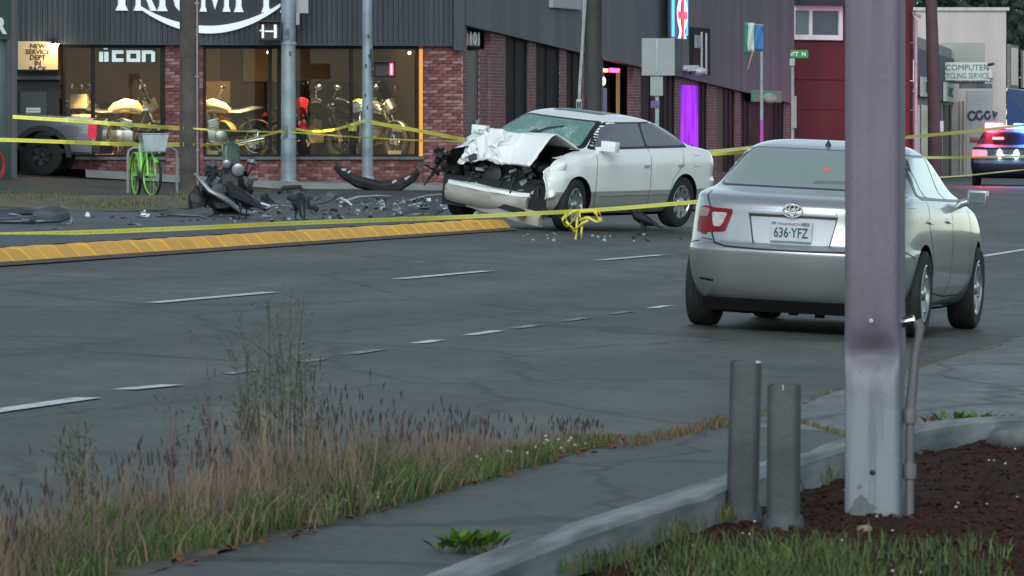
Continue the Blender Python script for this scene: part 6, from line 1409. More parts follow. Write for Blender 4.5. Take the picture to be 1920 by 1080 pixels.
ntp = tape(tp((-420, 445, 66), (0, 440, 69), (300, 430, 71), (560, 418, 74), (860, 407, 77.5), (1000, 400, 79), (1080, 396, 80), (1180, 389, 81), (1300, 379, 82), (1480, 366, 84), (1760, 346, 88)), 'long taut yellow tape low across the island and in front of the wrecked car', .052, .35, 200)
# the loose bow tied in it
b = MB(); me_l = []
KN_ = at(1085, 395, 79.9); kx = 79.9 / F
def loops(lst):
    vs_all = MB()
    for path, w in lst:
        bb, _ = ribbon([KN_ + Vector((x * kx, y, -zz_ * kx)) for x, y, zz_ in path], w, 1.2, 26); vs_all.add(bb.v, bb.f)
    return vs_all
o = loops([([(0, 0, 0), (-18, -.05, 6), (-30, -.08, 16), (-22, -.1, 30), (-8, -.06, 14), (0, 0, 2)], .035), ([(0, 0, 0), (-24, .02, 4), (-20, -.05, 22), (-6, -.04, 40), (-2, -.05, 26)], .03), ([(0, 0, 0), (18, -.06, 0), (36, -.1, 2), (42, -.12, 14), (34, -.1, 20), (16, -.08, 12), (0, 0, 18)], .035), ([(30, -.1, 1), (38, -.12, 16), (44, -.1, 18)], .04), ([(0, 0, 4), (-3, -.05, 22), (-4, -.08, 44), (-6, -.09, 54)], .03), ([(0, 0, 4), (6, -.05, 24), (5, -.07, 40), (4, -.06, 52)], .026), ([(-24, -.06, 20), (-8, -.1, 34), (6, -.1, 24), (18, -.1, 18)], .03)]).build('tape_bow', m_yel, None, True, fix=False)
tag(o, 'loose yellow tape bow with dangling ends in front of the wrecked car wheel', 'barrier tape', 'strips of yellow barrier tape'); md = o.modifiers.new('s', 'SOLIDIFY'); md.thickness = .002
YP = gnd(356, 366).y; Y1 = p1.y; Y2 = p2.y
tape(tp((24, 219, 138.2), (120, 225, 138), (230, 233, 137.5), (345, 241, YP - .2)), 'upper yellow tape from the green storefront post to the wooden pole', .085, .3)
tape(tp((-200, 258, 136), (0, 262, 137), (120, 266, 137.5), (230, 270, 137.6), (345, 271, YP - .25)), 'lower yellow tape running past the pickup to the wooden pole', .085, .35)
tape(tp((362, 271, YP - .25), (400, 271, YP + 1), (450, 266, YP + 2), (500, 253, Y1 - .5), (535, 243, Y1 - .2)), 'slack yellow tape sagging from the wooden pole to the thicker steel pole', .05, .8)
tape(tp((362, 241, YP - .2), (430, 245, YP + 2), (535, 248, Y1 - .2)), 'thin yellow tape tight between the wooden pole and the thicker steel pole', .035, .5)
tape(tp((548, 240, Y1 - .2), (580, 246, Y1 + 1), (620, 244, Y1 + 2), (655, 235, Y2 - 1), (685, 226, Y2 - .2)), 'pale sagging tape between the two steel poles', .07, .8)
tape(tp((548, 248, Y1 - .2), (640, 255, Y1 + 1), (760, 262, 140), (872, 266, 132)), 'thinnest yellow tape running past both steel poles to the wrecked bonnet', .032, .5)
tape(tp((694, 229, Y2 - .2), (740, 237, Y2 - 2), (800, 248, Y2 - 4), (872, 262, Y2 - 7)), 'broad yellow tape from the thinner steel pole to the brick corner', .085, .3)
tape(tp((1270, 283, 118), (1330, 284, 120), (1380, 280, 122), (1430, 274, 124.8)), 'upper yellow tape between the wrecked car and the silver car', .07, .3)
tape(tp((1270, 290, 117), (1330, 289, 118), (1400, 286, 120), (1486, 280, 127.9)), 'lower yellow tape between the wrecked car and the silver car', .06, .6)
tape(tp((1486, 279, 127.9), (1600, 268, 132), (1705, 257, 138), (1810, 247, 144), (1925, 234, 150), (2100, 214, 158)), 'upper yellow tape stretched across in front of the police car', .075, .25)
tape(tp((1486, 300, 127.9), (1700, 296, 140), (1800, 295, 150), (1920, 293, 160), (2100, 290, 170)), 'middle yellow tape stretched across in front of the police car', .06, .3)
tape(tp((1600, 340, 140), (1785, 331, 150), (1860, 324, 155), (1930, 317, 160)), 'thin low tape in front of the police car', .03, .6)
# ================================================================== CROWS
m_crow = mat('crow_black', (.012, .012, .015), .45, 0, .3, 14)
def crow(p, ang, label, peck=0., sc_=1.):
    r = empty('crow', p, ang, label=label, cat='crow', group='crows picking over the wreckage'); r.scale = (sc_,) * 3
    b = MB()
    if peck: spine = [(-.30, .30, .012, .05), (-.20, .28, .022, .06), (-.10, .25, .06, 0), (.0, .215, .082, 0), (.09, .175, .068, 0), (.14, .12, .042, 0), (.165, .075, .040, 0), (.185, .045, .03, 0), (.20, .02, .012, 0), (.215, -.005, .003, 0)]
    else: spine = [(-.32, .10, .012, .05), (-.22, .135, .024, .06), (-.12, .175, .060, 0), (-.02, .215, .082, 0), (.07, .26, .070, 0), (.12, .31, .045, 0), (.15, .35, .042, 0), (.185, .36, .030, 0), (.21, .355, .014, 0), (.255, .34, .003, 0)]
    k = 12; vs = []
    for i, (x, z, q, fl) in enumerate(spine):
        a = spine[max(0, i - 1)]; c = spine[min(len(spine) - 1, i + 1)]; d = Vector((c[0] - a[0], 0, c[1] - a[1])).normalized(); n = Vector((-d.z, 0, d.x))
        for j in range(k):
            t = 2 * math.pi * j / k; wy = q if not fl else fl; wz_ = q if not fl else q * .7
            vs.append(Vector((x, 0, z)) + n * (math.sin(t) * wz_) + Vector((0, math.cos(t) * wy * .92, 0)))
    fs = [(i * k + j, i * k + (j + 1) % k, (i + 1) * k + (j + 1) % k, (i + 1) * k + j) for i in range(len(spine) - 1) for j in range(k)] + [tuple(range(k)), tuple(range((len(spine) - 1) * k, len(spine) * k))]
    b.add(vs, fs); 
    for s_ in (-1, 1):
        b.tube([(-.02, .04 * s_, .17), (-.04, .045 * s_, .10)], [.028, .014], 8); b.tube([(-.04, .045 * s_, .11), (-.02, .05 * s_, .012)], .008, 6)
        for a in (-.5, 0, .5): b.tube([(-.02, .05 * s_, .012), (.05 * math.cos(a), .05 * s_ + .05 * math.sin(a), .006)], .006, 5)
        b.tube([(-.02, .05 * s_, .012), (-.06, .05 * s_, .006)], .006, 5)
    b.build('body', m_crow, r, True, 0, 60)
    for s_ in (-1, 1):
        b = MB(); z0 = .26 if not peck else .24
        b.tube([(.08, .065 * s_, z0 + (.01 if not peck else -.03)), (-.02, .088 * s_, z0 - .03 + (.02 if peck else 0)), (-.14, .07 * s_, .19 if not peck else .265), (-.27, .03 * s_, .125 if not peck else .30)], [.02, .062, .045, .01], 8, None, False, .35); b.build('wing', m_crow, r, True)
    return r
crow(gnd(452, 411), R(140), 'crow with its tail to the right beside the burnt engine lump', 0, 1.15)
crow(gnd(563, 413), R(-80), 'crow facing the road beneath the bent black panel', 1, 1.1)
crow(gnd(1203, 440, fn=gz), R(150), 'crow standing under the side of the wrecked white car', 0, .9)
# ================================================================== WRECKAGE
G_D = 'pieces of wreckage scattered on the side street'
m_burnt = mat('burnt_metal', (.022, .022, .024), .55, .3, .5, 9, .6, 20); m_greyp = mat('grey_broken_plastic', (.07, .075, .08), .45, 0, .3, 6); m_silv = mat('torn_aluminium', (.30, .32, .34), .35, .7, .3, 8)
def lump(p, label):
    s_ = p.y / F; r = empty('engine_block', p, R(20), label=label, cat='engine', group=None)
    b = MB(); b.ell((0, 0, .30), (.28, .26, .30), 14)
    b.v = [tuple(Vector(v) + Vector(noise.noise_vector(Vector(v) * 5)) * .10 + Vector(noise.noise_vector(Vector(v) * 14)) * .04) for v in b.v]; b.build('block', m_burnt, r, True, 0, 20)
    b = MB()
    for k in range(22): b = MB(); b.box((0, 0, 0), (rnd.uniform(.05, .16), rnd.uniform(.05, .14), rnd.uniform(.03, .12)), None, rnd.random() * 3, rnd.random(), rnd.random()); b.build('casting', rnd.choice((m_greyp, m_burnt, m_burnt, m_silv)), r, False, .01).location = (rnd.uniform(-.3, .3), rnd.uniform(-.3, .1), rnd.uniform(.1, .68))
    b = MB()
    for (x, y, z, q) in ((.06, -.28, .55, .075), (.2, -.22, .40, .06), (-.08, -.28, .62, .05), (-.18, -.26, .3, .09)):
        b = MB(); b.lathe([(q, 0), (q, .04), (q * .7, .05), (q * .3, .05), (q * .3, .07)], 16, Matrix.Translation((x, y, z)) @ Matrix.Rotation(R(100), 4, 'X') @ Matrix.Rotation(rnd.uniform(-.4, .4), 4, 'Y')); b.build('pulley', m_greyp if z < .5 else m_silv, r, True)
    b = MB()
    for k in range(12):
        a = Vector((rnd.uniform(-.25, .25), rnd.uniform(-.3, 0), rnd.uniform(.2, .6))); c = a + Vector((rnd.uniform(-.25, .25), rnd.uniform(-.15, .05), rnd.uniform(-.2, .15))); b.tube([a, (a + c) / 2 + Vector((0, -.06, .06)), c], rnd.uniform(.008, .02), 6)
    b.build('hoses', m_black, r, True)['kind'] = 'stuff'
    b = MB(); b.tube([(-.42, -.1, .5), (-.3, -.3, .3), (-.12, -.34, .2), (.08, -.34, .05), (.25, -.3, .02)], [.02, .035, .035, .03, .02], 8); b.build('bent_arm', m_silv, r, True)
    b = MB(); b.grid(lambda u, v: (.0 + .2 * u, .05 + .05 * v, .55 + .34 * v - .1 * abs(u - .4)), 5, 5); o = b.build('reservoir', mat('murky_green', (.05, .09, .07), .3, 0, .3, 5), r, True); md = o.modifiers.new('s', 'SOLIDIFY'); md.thickness = .1
    b = MB(); b.ell((-.36, 0, .17), (.1, .1, .2)); b.v = [tuple(Vector(v) + Vector(noise.noise_vector(Vector(v) * 6)) * .06) for v in b.v]; b.build('gearbox', m_burnt, r, True, 0, 20)
    return r
lu = lump(gnd(424, 404), 'burnt engine lump with pulleys and hoses lying in the side street'); lu.scale = (1.02,) * 3
def sheet_piece(pts, label, m, cat='wreckage', name='car_fragment', thick=.03, curl=.08, Yb=None, group=G_D, deep=.2):
    """a torn panel lying or standing where its lower edge meets the ground; pts are its outline seen from the road"""
    base = max(pts, key=lambda q: q[1]); g = gnd(*base); Y = g.y; r = empty(name, g, label=label, cat=cat, group=group)
    b = MB(); P = [at(x, y, Y) - g for x, y in pts]; c = sum(P, Vector()) / len(P); vs = []
    sub = []
    for i in range(len(P)):
        for k in range(3): sub.append(P[i].lerp(P[(i + 1) % len(P)], k / 3))
    n = len(sub)
    for q in (1, .66, .33):
        for v in sub:
            w = c.lerp(v, q); vs.append((w.x, w.z * deep * 4 + curl * noise.noise((w.x * 3, w.z * 6, q)) , max(w.z + .025 * noise.noise((w.x * 6, w.z * 8, 2)), .005)))
    vs.append((c.x, c.z * deep * 4 + curl * .5, c.z))
    fs = [(k * n + i, k * n + (i + 1) % n, (k + 1) * n + (i + 1) % n, (k + 1) * n + i) for k in range(2) for i in range(n)] + [(2 * n + i, 2 * n + (i + 1) % n, 3 * n) for i in range(n)]
    b.add(vs, fs); o = b.build('skin', m, r, True, 0, 30); md = o.modifiers.new('s', 'SOLIDIFY'); md.thickness = thick; return r
# bumper cover by the thinner steel pole
g = gnd(715, 357); s_ = g.y / F; r = empty('bumper_cover', g, label='black torn bumper cover curling up on both ends before the thinner steel pole', cat='bumper', group=G_D)
b = MB(); n = 30; vs = []; ctr = [(628, 308), (640, 322), (660, 335), (690, 346), (722, 351), (750, 347), (772, 335), (786, 322)]
for i in range(n + 1):
    u_ = i / n * (len(ctr) - 1); k = min(int(u_), len(ctr) - 2); f_ = u_ - k; x = ctr[k][0] * (1 - f_) + ctr[k + 1][0] * f_; y = ctr[k][1] * (1 - f_) + ctr[k + 1][1] * f_
    e = math.sin(math.pi * (.12 + .8 * i / n)); w = (5 + 7 * e); d = noise.noise((i * .35, 1, 2)) * .03
    for (q, zz_) in ((-.10, .9), (-.16, .2), (-.12, -.6), (.0, -1), (.05, 0)): vs.append(((x - 715) * s_, q * (1 - .4 * (1 - e)) + d - .25 * (1 - e), max(.01, (357 - y) * s_ + zz_ * w * s_ + d * .6)))
b.add(vs, [(i * 5 + j, (i + 1) * 5 + j, (i + 1) * 5 + j + 1, i * 5 + j + 1) for i in range(n) for j in range(4)]); o = b.build('skin', mat('black_bumper_skin', (.03, .03, .033), .4, 0, .4, 4), r, True); md = o.modifiers.new('s', 'SOLIDIFY'); md.thickness = .012
b = MB()
for (x, y, sz) in ((645, 318, 9), (655, 322, 7), (765, 334, 12), (740, 340, 9)): b.box(((x - 715) * s_, -.2, (357 - y) * s_), (sz * s_, .03, sz * .5 * s_), None, 0, rnd.uniform(-.8, .8))
b.build('torn_patch', m_silv, r)
b = MB(); b.tube([((632 - 715) * s_, -.2, 47 * s_), ((628 - 715) * s_, -.1, 40 * s_), ((650 - 715) * s_, -.1, 22 * s_)], .02); b.tube([((786 - 715) * s_, -.2, 34 * s_), ((778 - 715) * s_, -.25, 44 * s_)], .015); b.build('strut', m_dark, r, True)
# bent black panel below the thicker steel pole
sheet_piece([(545, 395), (560, 378), (600, 366), (628, 357), (634, 366), (612, 380), (580, 392)], 'bent black door panel propped below the thicker steel pole', m_greyp, deep=.15)
b = MB(); g = gnd(552, 402); s_ = g.y / F; r = empty('bent_frame', g, label='thin bent black frame standing against the thicker steel pole', cat='frame', group=G_D)
b.tube([(-30 * s_, 0, 40 * s_), (-20 * s_, -.05, 50 * s_), (10 * s_, 0, 52 * s_), (22 * s_, 0, 35 * s_), (28 * s_, -.05, 15 * s_), (45 * s_, -.1, 10 * s_)], .03, 8); b.tube([(-12 * s_, 0, 50 * s_), (-4 * s_, -.06, 28 * s_), (8 * s_, -.1, 6 * s_)], .035, 8); b.tube([(20 * s_, -.1, 36 * s_), (32 * s_, -.1, 8 * s_)], .022, 6); b.build('tube', m_burnt, r, True)
b = MB(); b.tube([(-2 * s_, -.08, 32 * s_), (6 * s_, -.1, 6 * s_)], .012, 6); b.build('bare_edge', m_silv, r)
# pale trim strips
def strip_piece(a, c, w, label, m, name='broken_trim'):
    A = gnd(*a); C = gnd(*c); r = empty(name, A, label=label, cat='broken trim', group='trim strips lying among the wreckage'); d = C - A
    b = MB(); b.tube([Vector((0, 0, w)), d * .3 + Vector((0, 0, w * 2.5)), d * .7 + Vector((0, 0, w * 2)), d + Vector((0, 0, w))], [w, w * 1.1, w, w * .6], 8, None, False, .6); b.build('strip', m, r, True)
    b = MB(); b.box(d * .5 + Vector((0, -.01, w * 2.6)), (.05, .04, .03)); b.build('clip', m_black, r); return r
strip_piece((640, 383), (733, 372), .035, 'long pale trim strip lying right of the bent black panel', m_silv)
strip_piece((634, 378), (658, 387), .03, 'short white trim strip touching the bent black panel', m_white)
strip_piece((770, 378), (850, 366), .025, 'pale trim strip lying near the wrecked car nose', m_silv)
strip_piece((452, 389), (508, 391), .035, 'white broken trim strip beside the burnt engine lump', m_white)
strip_piece((500, 392), (545, 390), .02, 'thin silver strip between the two crows', m_silv)
# panels on the left
sheet_piece([(-120, 412), (0, 420), (60, 420), (110, 419), (131, 411), (128, 399), (112, 389), (40, 396), (-60, 398)], 'dark folded wing panel lying at the left edge of the side street', mat('dark_blue_panel', (.045, .052, .062), .35, .2, .3, 3, coat=.4), deep=.6, curl=.15)
sheet_piece([(108, 420), (116, 408), (131, 405), (137, 414), (133, 420)], 'crumpled silver end piece beside the dark wing panel', m_silv, name='car_fragment')
sheet_piece([(388, 404), (400, 386), (440, 392), (470, 396), (462, 404)], 'flat black undertray under the burnt engine lump', m_black, deep=.8)
sheet_piece([(312, 405), (316, 390), (330, 396), (380, 392), (400, 400), (390, 409)], 'torn black liner lying left of the burnt engine lump', m_greyp, deep=.7)
sheet_piece([(485, 386), (488, 368), (500, 364), (512, 378), (520, 388)], 'small black plastic wedge right of the burnt engine lump', m_black)
sheet_piece([(752, 402), (756, 391), (800, 389), (825, 383), (832, 392), (815, 402)], 'long dark blue grey fragment near the nose of the wrecked car', mat('slate_fragment', (.06, .07, .08), .4, .2, .2, 4), deep=.6)
sheet_piece([(818, 395), (822, 384), (838, 380), (840, 394)], 'silver headlamp bracket near the nose of the wrecked car', m_silv, name='car_fragment')
sheet_piece([(60, 433), (90, 425), (130, 428), (120, 434)], 'flat grey scrap lying on the island at the left', m_greyp, deep=1.0)
sheet_piece([(238, 421), (245, 419), (268, 419), (262, 423)], 'thin grey sliver lying on the side street', m_silv, deep=1.0)
sheet_piece([(225, 408), (232, 401), (240, 401), (238, 410)], 'small white and black shard near the dirt strip', m_silv)
sheet_piece([(255, 407), (262, 402), (282, 402), (278, 407)], 'curved pale shard near the dirt strip', m_white)
sheet_piece([(160, 408), (162, 397), (168, 398), (170, 408)], 'upright white shard behind the dark wing panel', m_white)
sh_ = MB()
for k in range(30):
    x = rnd.uniform(200, 880); y = rnd.uniform(374, 412); w_ = rnd.uniform(8, 22); h_ = rnd.uniform(2, 6); q = gnd(x, y); sc_ = q.y / F; sh_.use(rnd.choice((0, 1, 2, 3)))
    T = Matrix.Translation(q) @ Matrix.Rotation(rnd.uniform(-.6, .6), 4, 'Z')
    for off in (0, .014): sh_.grid(lambda u, v: ((u - .5) * w_ * sc_, (v - .5) * .18 + .03 * math.sin(u * 5 + k), .012 + off + h_ * sc_ * (.3 + .5 * math.sin(u * 2.5 + k) ** 2) * v), 5, 3, T)
tag(sh_.build('debris_shards', [m_black, m_greyp, m_silv, m_burnt], fix=False), 'small torn shards of car body strewn between the poles and the wrecked car', None, None, 'stuff')
b = MB(); bw = MB()
for k in range(330):
    x = rnd.gauss(540, 230); y = rnd.uniform(376, 418)
    if rnd.random() < .45: x = rnd.uniform(640, 900); y = rnd.uniform(372, 404)
    if rnd.random() < .06: x = rnd.uniform(960, 1300); y = rnd.uniform(440, 455)
    q = gnd(x, y) + Vector((0, 0, .015)); sz = rnd.uniform(.01, .035) if rnd.random() < .9 else .07
    (b if rnd.random() < .55 else bw).box(q, (sz, sz * rnd.uniform(.5, 2), sz * rnd.uniform(.3, 1)), None, rnd.random() * 3, rnd.uniform(-.4, .4), rnd.uniform(-.4, .4))
tag(b.build('debris_crumbs', m_black), 'small black plastic crumbs strewn over the side street', None, None, 'stuff'); tag(bw.build('glass_crumbs', mat('glass_crumb', (.28, .36, .35), .2, 0, .5, 12)), 'pale glass and metal crumbs strewn over the side street', None, None, 'stuff')
# ================================================================== FOREGROUND
# square steel pole
p = gnd(1641, 968, fn=lambda X, Y: zbed(*st(X, Y))); s_ = p.y / F
m_sq = mat('mauve_pole_paint', (.145, .122, .168), .55, .0, .18, 1.6, .1, 30)
r = empty('steel_pole', p + Vector((0, 0, -.02)), R(-9.5), label='thick square steel pole with peeling mauve paint standing in the bark bed', cat='steel pole')
hw = 52 * s_; dp = 62 * s_
def pole_paint():
    N, L, b = nodes(m_sq); src = b.inputs['Base Color'].links[0].from_socket; tc = N.new('ShaderNodeTexCoord'); sp = N.new('ShaderNodeSeparateXYZ'); L.new(tc.outputs['Object'], sp.inputs[0])
    n = N.new('ShaderNodeTexNoise'); n.inputs['Scale'].default_value = 7; n.inputs['Detail'].default_value = 5; L.new(tc.outputs['Object'], n.inputs['Vector'])
    ad = N.new('ShaderNodeMath'); ad.operation = 'MULTIPLY_ADD'; L.new(n.outputs[0], ad.inputs[0]); ad.inputs[1].default_value = .5; L.new(sp.outputs[2], ad.inputs[2])
    mr = N.new('ShaderNodeMapRange'); mr.inputs[1].default_value = .72; mr.inputs[2].default_value = 1.05; L.new(ad.outputs[0], mr.inputs[0])
    mx = N.new('ShaderNodeMix'); mx.data_type = 'RGBA'; L.new(mr.outputs[0], mx.inputs[0]); mx.inputs[6].default_value = (.21, .235, .265, 1); L.new(src, mx.inputs[7])
    m2 = N.new('ShaderNodeMapRange'); m2.inputs[1].default_value = .315; m2.inputs[2].default_value = .325; L.new(ad.outputs[0], m2.inputs[0])
    mx2 = N.new('ShaderNodeMix'); mx2.data_type = 'RGBA'; L.new(m2.outputs[0], mx2.inputs[0]); mx2.inputs[6].default_value = (.11, .125, .135, 1); L.new(mx.outputs[2], mx2.inputs[7])
    # rust spots
    v = N.new('ShaderNodeTexNoise'); v.inputs['Scale'].default_value = 22; v.inputs['Detail'].default_value = 3; L.new(tc.outputs['Object'], v.inputs['Vector']); m3 = N.new('ShaderNodeMapRange'); m3.inputs[1].default_value = .71; m3.inputs[2].default_value = .74; L.new(v.outputs[0], m3.inputs[0])
    # shade of the dent painted into the colour, its edge broken by noise
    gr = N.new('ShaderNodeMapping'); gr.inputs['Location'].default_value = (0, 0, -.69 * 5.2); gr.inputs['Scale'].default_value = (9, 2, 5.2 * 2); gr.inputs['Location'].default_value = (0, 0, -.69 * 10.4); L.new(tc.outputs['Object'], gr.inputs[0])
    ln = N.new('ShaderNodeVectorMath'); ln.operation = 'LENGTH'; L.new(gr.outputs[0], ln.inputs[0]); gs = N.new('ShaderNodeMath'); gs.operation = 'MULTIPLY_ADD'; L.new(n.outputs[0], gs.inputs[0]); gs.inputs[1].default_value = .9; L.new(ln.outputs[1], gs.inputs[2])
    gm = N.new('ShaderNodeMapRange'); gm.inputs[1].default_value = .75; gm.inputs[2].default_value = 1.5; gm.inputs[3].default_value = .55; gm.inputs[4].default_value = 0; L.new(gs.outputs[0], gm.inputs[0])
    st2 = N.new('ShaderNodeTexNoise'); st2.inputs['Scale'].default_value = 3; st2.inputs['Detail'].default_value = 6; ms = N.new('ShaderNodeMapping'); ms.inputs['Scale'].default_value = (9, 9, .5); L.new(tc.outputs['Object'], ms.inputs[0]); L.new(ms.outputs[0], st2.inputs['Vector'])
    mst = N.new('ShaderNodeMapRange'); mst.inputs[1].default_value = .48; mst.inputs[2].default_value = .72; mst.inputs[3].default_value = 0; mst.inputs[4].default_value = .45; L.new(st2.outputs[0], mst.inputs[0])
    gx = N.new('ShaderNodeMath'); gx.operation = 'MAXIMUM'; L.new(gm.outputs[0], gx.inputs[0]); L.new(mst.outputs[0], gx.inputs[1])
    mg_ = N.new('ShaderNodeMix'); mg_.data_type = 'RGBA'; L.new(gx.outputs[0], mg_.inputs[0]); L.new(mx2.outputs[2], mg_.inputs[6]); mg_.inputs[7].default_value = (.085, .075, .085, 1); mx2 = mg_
    mx3 = N.new('ShaderNodeMix'); mx3.data_type = 'RGBA'; L.new(m3.outputs[0], mx3.inputs[0]); L.new(mx2.outputs[2], mx3.inputs[6]); mx3.inputs[7].default_value = (.09, .08, .085, 1); L.new(mx3.outputs[2], b.inputs['Base Color'])
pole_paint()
def sq(u, v):
    # around the square section with rounded corners, dented low down on the front
    z = -.2 + (v ** 1.9) * 4.2; t = u * 4; k = int(t) % 4; f_ = t - int(t); c = [(-1, -1), (1, -1), (1, 1), (-1, 1)]; a = Vector(c[k]); b_ = Vector(c[(k + 1) % 4]); q = a.lerp(b_, f_)
    l = (abs(q.x) ** 9 + abs(q.y) ** 9) ** (1 / 9); q = q / l
    x, y = q.x * hw, q.y * dp
    dz = (z - .665) / .075; d = math.exp(-dz * dz) * .062 * (1 if dz > 0 else math.exp(dz * .4)) if q.y < -.5 else 0
    y += d * max(0, 1 - q.x * q.x * .92) ** .8; x *= 1 + .04 * math.exp(-dz * dz)
    if z < .6 and q.y < -.5: y += .006 * (1 - abs(q.x)) * math.sin(min(1, (.62 - z) / .5) * math.pi)
    return (x, y, z)
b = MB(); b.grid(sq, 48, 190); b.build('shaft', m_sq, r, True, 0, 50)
b = MB(); b.ell((.006, -dp - .002, .2), (.012, .006, .010)); b.build('rust_hole', m_black, r, True)
b = MB(); b.lathe([(.009, 0), (.009, .008), (.004, .009)], 8, Matrix.Translation((-.0, -dp, .80)) @ Matrix.Rotation(R(90), 4, 'X')); b.build('bolt', m_steel, r, True)
# conduit on its right side
b = MB(); x0 = hw + 10 * s_
b.tube([(x0 + 3 * s_, 0, -.1), (x0 + 4 * s_, 0, .40), (x0 + 5 * s_, 0, .46), (x0 + 14 * s_, 0, .66), (x0 + 21 * s_, 0, .74), (x0 + 22 * s_, 0, .77), (x0 + 16 * s_, 0, .80)], [.018, .018, .022, .018, .018, .02, .022], 10); cd = b.build('conduit', mat('grey_conduit', (.13, .13, .14), .6, .1, .2, 6), r, True)
b = MB(); b.tube([(hw - .01, 0, .79), (x0 + 12 * s_, 0, .80)], .022, 10); b.build('fitting', m_chrome, cd, True)
for z_ in (.42, .2): b = MB(); b.lathe([(.026, -.03), (.028, 0), (.026, .03)], 12, Matrix.Translation((x0 + 3.7 * s_, 0, z_))); b.build('coupling', MATS['grey_conduit'], cd, True)
# bollards
m_bol = mat('bollard_grey', (.048, .054, .056), .6, .1, .3, 5, .15, 30)
for (px, py, w, ht, lab, tilt) in ((1392, 978, 61, 675, 'taller grey round steel bollard on the left of the pair before the square pole', 1.4), (1469, 992, 64, 720, 'shorter grey round steel bollard nearest the square pole', .3)):
    p = gnd(px, py, fn=lambda X, Y: zbed(*st(X, Y))); s_ = p.y / F; h = (py - ht) * s_; q = w / 2 * s_
    r = empty('bollard', p, 0, label=lab, cat='bollard', group='pair of steel bollards in the bark bed'); r.rotation_euler = (0, R(tilt), -.10)
    b = MB(); sqv = []
    for (f1, z1) in ((1, -.15), (1, h - .012), (.96, h - .002), (.84, h - .002), (.84, h - .03), (.01, h - .03)):
        for k in range(36):
            a_ = 2 * math.pi * k / 36; cx_, cy_ = math.cos(a_), math.sin(a_); l_ = (abs(cx_) ** 5 + abs(cy_) ** 5) ** .2; sqv.append((f1 * q * .97 * cx_ / l_, f1 * q * .97 * cy_ / l_, z1))
    b.add(sqv, [(i * 36 + j, i * 36 + (j + 1) % 36, (i + 1) * 36 + (j + 1) % 36, (i + 1) * 36 + j) for i in range(5) for j in range(36)]); b.build('post', m_bol, r, True)
    b = MB(); b.lathe([(q * 1.28, -.05), (q * 1.24, .02), (q * 1.16, .05), (q * 1.13, .055)], 24); b.build('base_sleeve', mat('sleeve_grey', (.06, .07, .075), .7, 0, .2, 5), r, True)
    b = MB(); b.box((0, -q * .985, h - .012), (.005, .006, .022)) if ht == 720 else b.box((q * .8, -q * .93, h - .005), (.02, .01, .010)); b.build('chip', m_silv, r)
# grass, weeds, flowers, bark
def blades(name, n, fn, hgt, wid, mats, label, lean=.5, head=None, seed=1):
    q = random.Random(seed); V = []; Fc = []; MI = []
    for k in range(n):
        g = fn(q)
        if g is None: continue
        (s, t, z, hs) = g; X, Y = xy(s, t); h = hgt * hs * q.uniform(.6, 1.2); a = q.uniform(0, 6.283); w = wid * q.uniform(.6, 1.3); ln = lean * q.uniform(.1, 1) * h; b_ = q.uniform(0, 6.283)
        dx, dy = math.cos(a) * w, math.sin(a) * w; ex, ey = math.cos(b_) * ln, math.sin(b_) * ln; o = len(V)
        V += [(X - dx, Y - dy, z), (X + dx, Y + dy, z), (X + ex * .35 - dx * .7, Y + ey * .35 - dy * .7, z + h * .6), (X + ex * .35 + dx * .7, Y + ey * .35 + dy * .7, z + h * .6), (X + ex, Y + ey, z + h)]
        mi = q.randrange(len(mats) - (1 if head else 0)); Fc += [(o, o + 1, o + 3, o + 2), (o + 2, o + 3, o + 4)]; MI += [mi, mi]
        if head and q.random() < head[2]:
            c = Vector((X + ex, Y + ey, z + h)); hl = head[0] * q.uniform(.6, 1.3); r_ = head[1] * q.uniform(.7, 1.2); o = len(V); tx, ty = ex / max(h, .01) * .6, ey / max(h, .01) * .6
            V += [c + Vector((0, 0, -.01)), c + Vector((r_, 0, hl * .4)), c + Vector((-r_ * .5, r_ * .87, hl * .4)), c + Vector((-r_ * .5, -r_ * .87, hl * .4)), c + Vector((tx * hl, ty * hl, hl))]
            V[o:] = [tuple(v) for v in V[o:]]
            Fc += [(o, o + 1, o + 2), (o, o + 2, o + 3), (o, o + 3, o + 1), (o + 4, o + 2, o + 1), (o + 4, o + 3, o + 2), (o + 4, o + 1, o + 3)]; MI += [len(mats) - 1] * 6
    me = bpy.data.meshes.new(name); me.from_pydata(V, [], Fc)
    for m in mats: me.materials.append(m)
    me.polygons.foreach_set('material_index', MI); me.update(); o = link(name, me); return tag(o, label, None, None, 'stuff')
g1 = mat('grass_green', (.048, .092, .018), .7, 0, .4, 1.3); g2 = mat('grass_olive', (.085, .085, .025), .7, 0, .4, 1.3); g3 = mat('grass_straw', (.21, .155, .085), .8, 0, .3, 2); g4 = mat('grass_mauve', (.145, .095, .092), .8, 0, .3, 2); g5 = mat('seed_head_dark', (.05, .036, .036), .9, 0, .2, 9); g6 = mat('dry_leaf', (.14, .055, .025), .8, 0, .3, 3); g7b = mat('grass_fresh', (.075, .125, .022), .65, 0, .35, 2); g7 = mat('leaf_bright', (.07, .16, .02), .55, 0, .25, 4)
VEND = 35.0
def wv(t): return .5 + .5 * noise.noise((t * .55, 5, 1)) + .25 * noise.noise((t * 1.7, 9, 2))
def hf(t): return .55 + .45 * min(1, max(0, (t - 22) / 4)) - .25 * min(1, max(0, (t - 31) / 4))
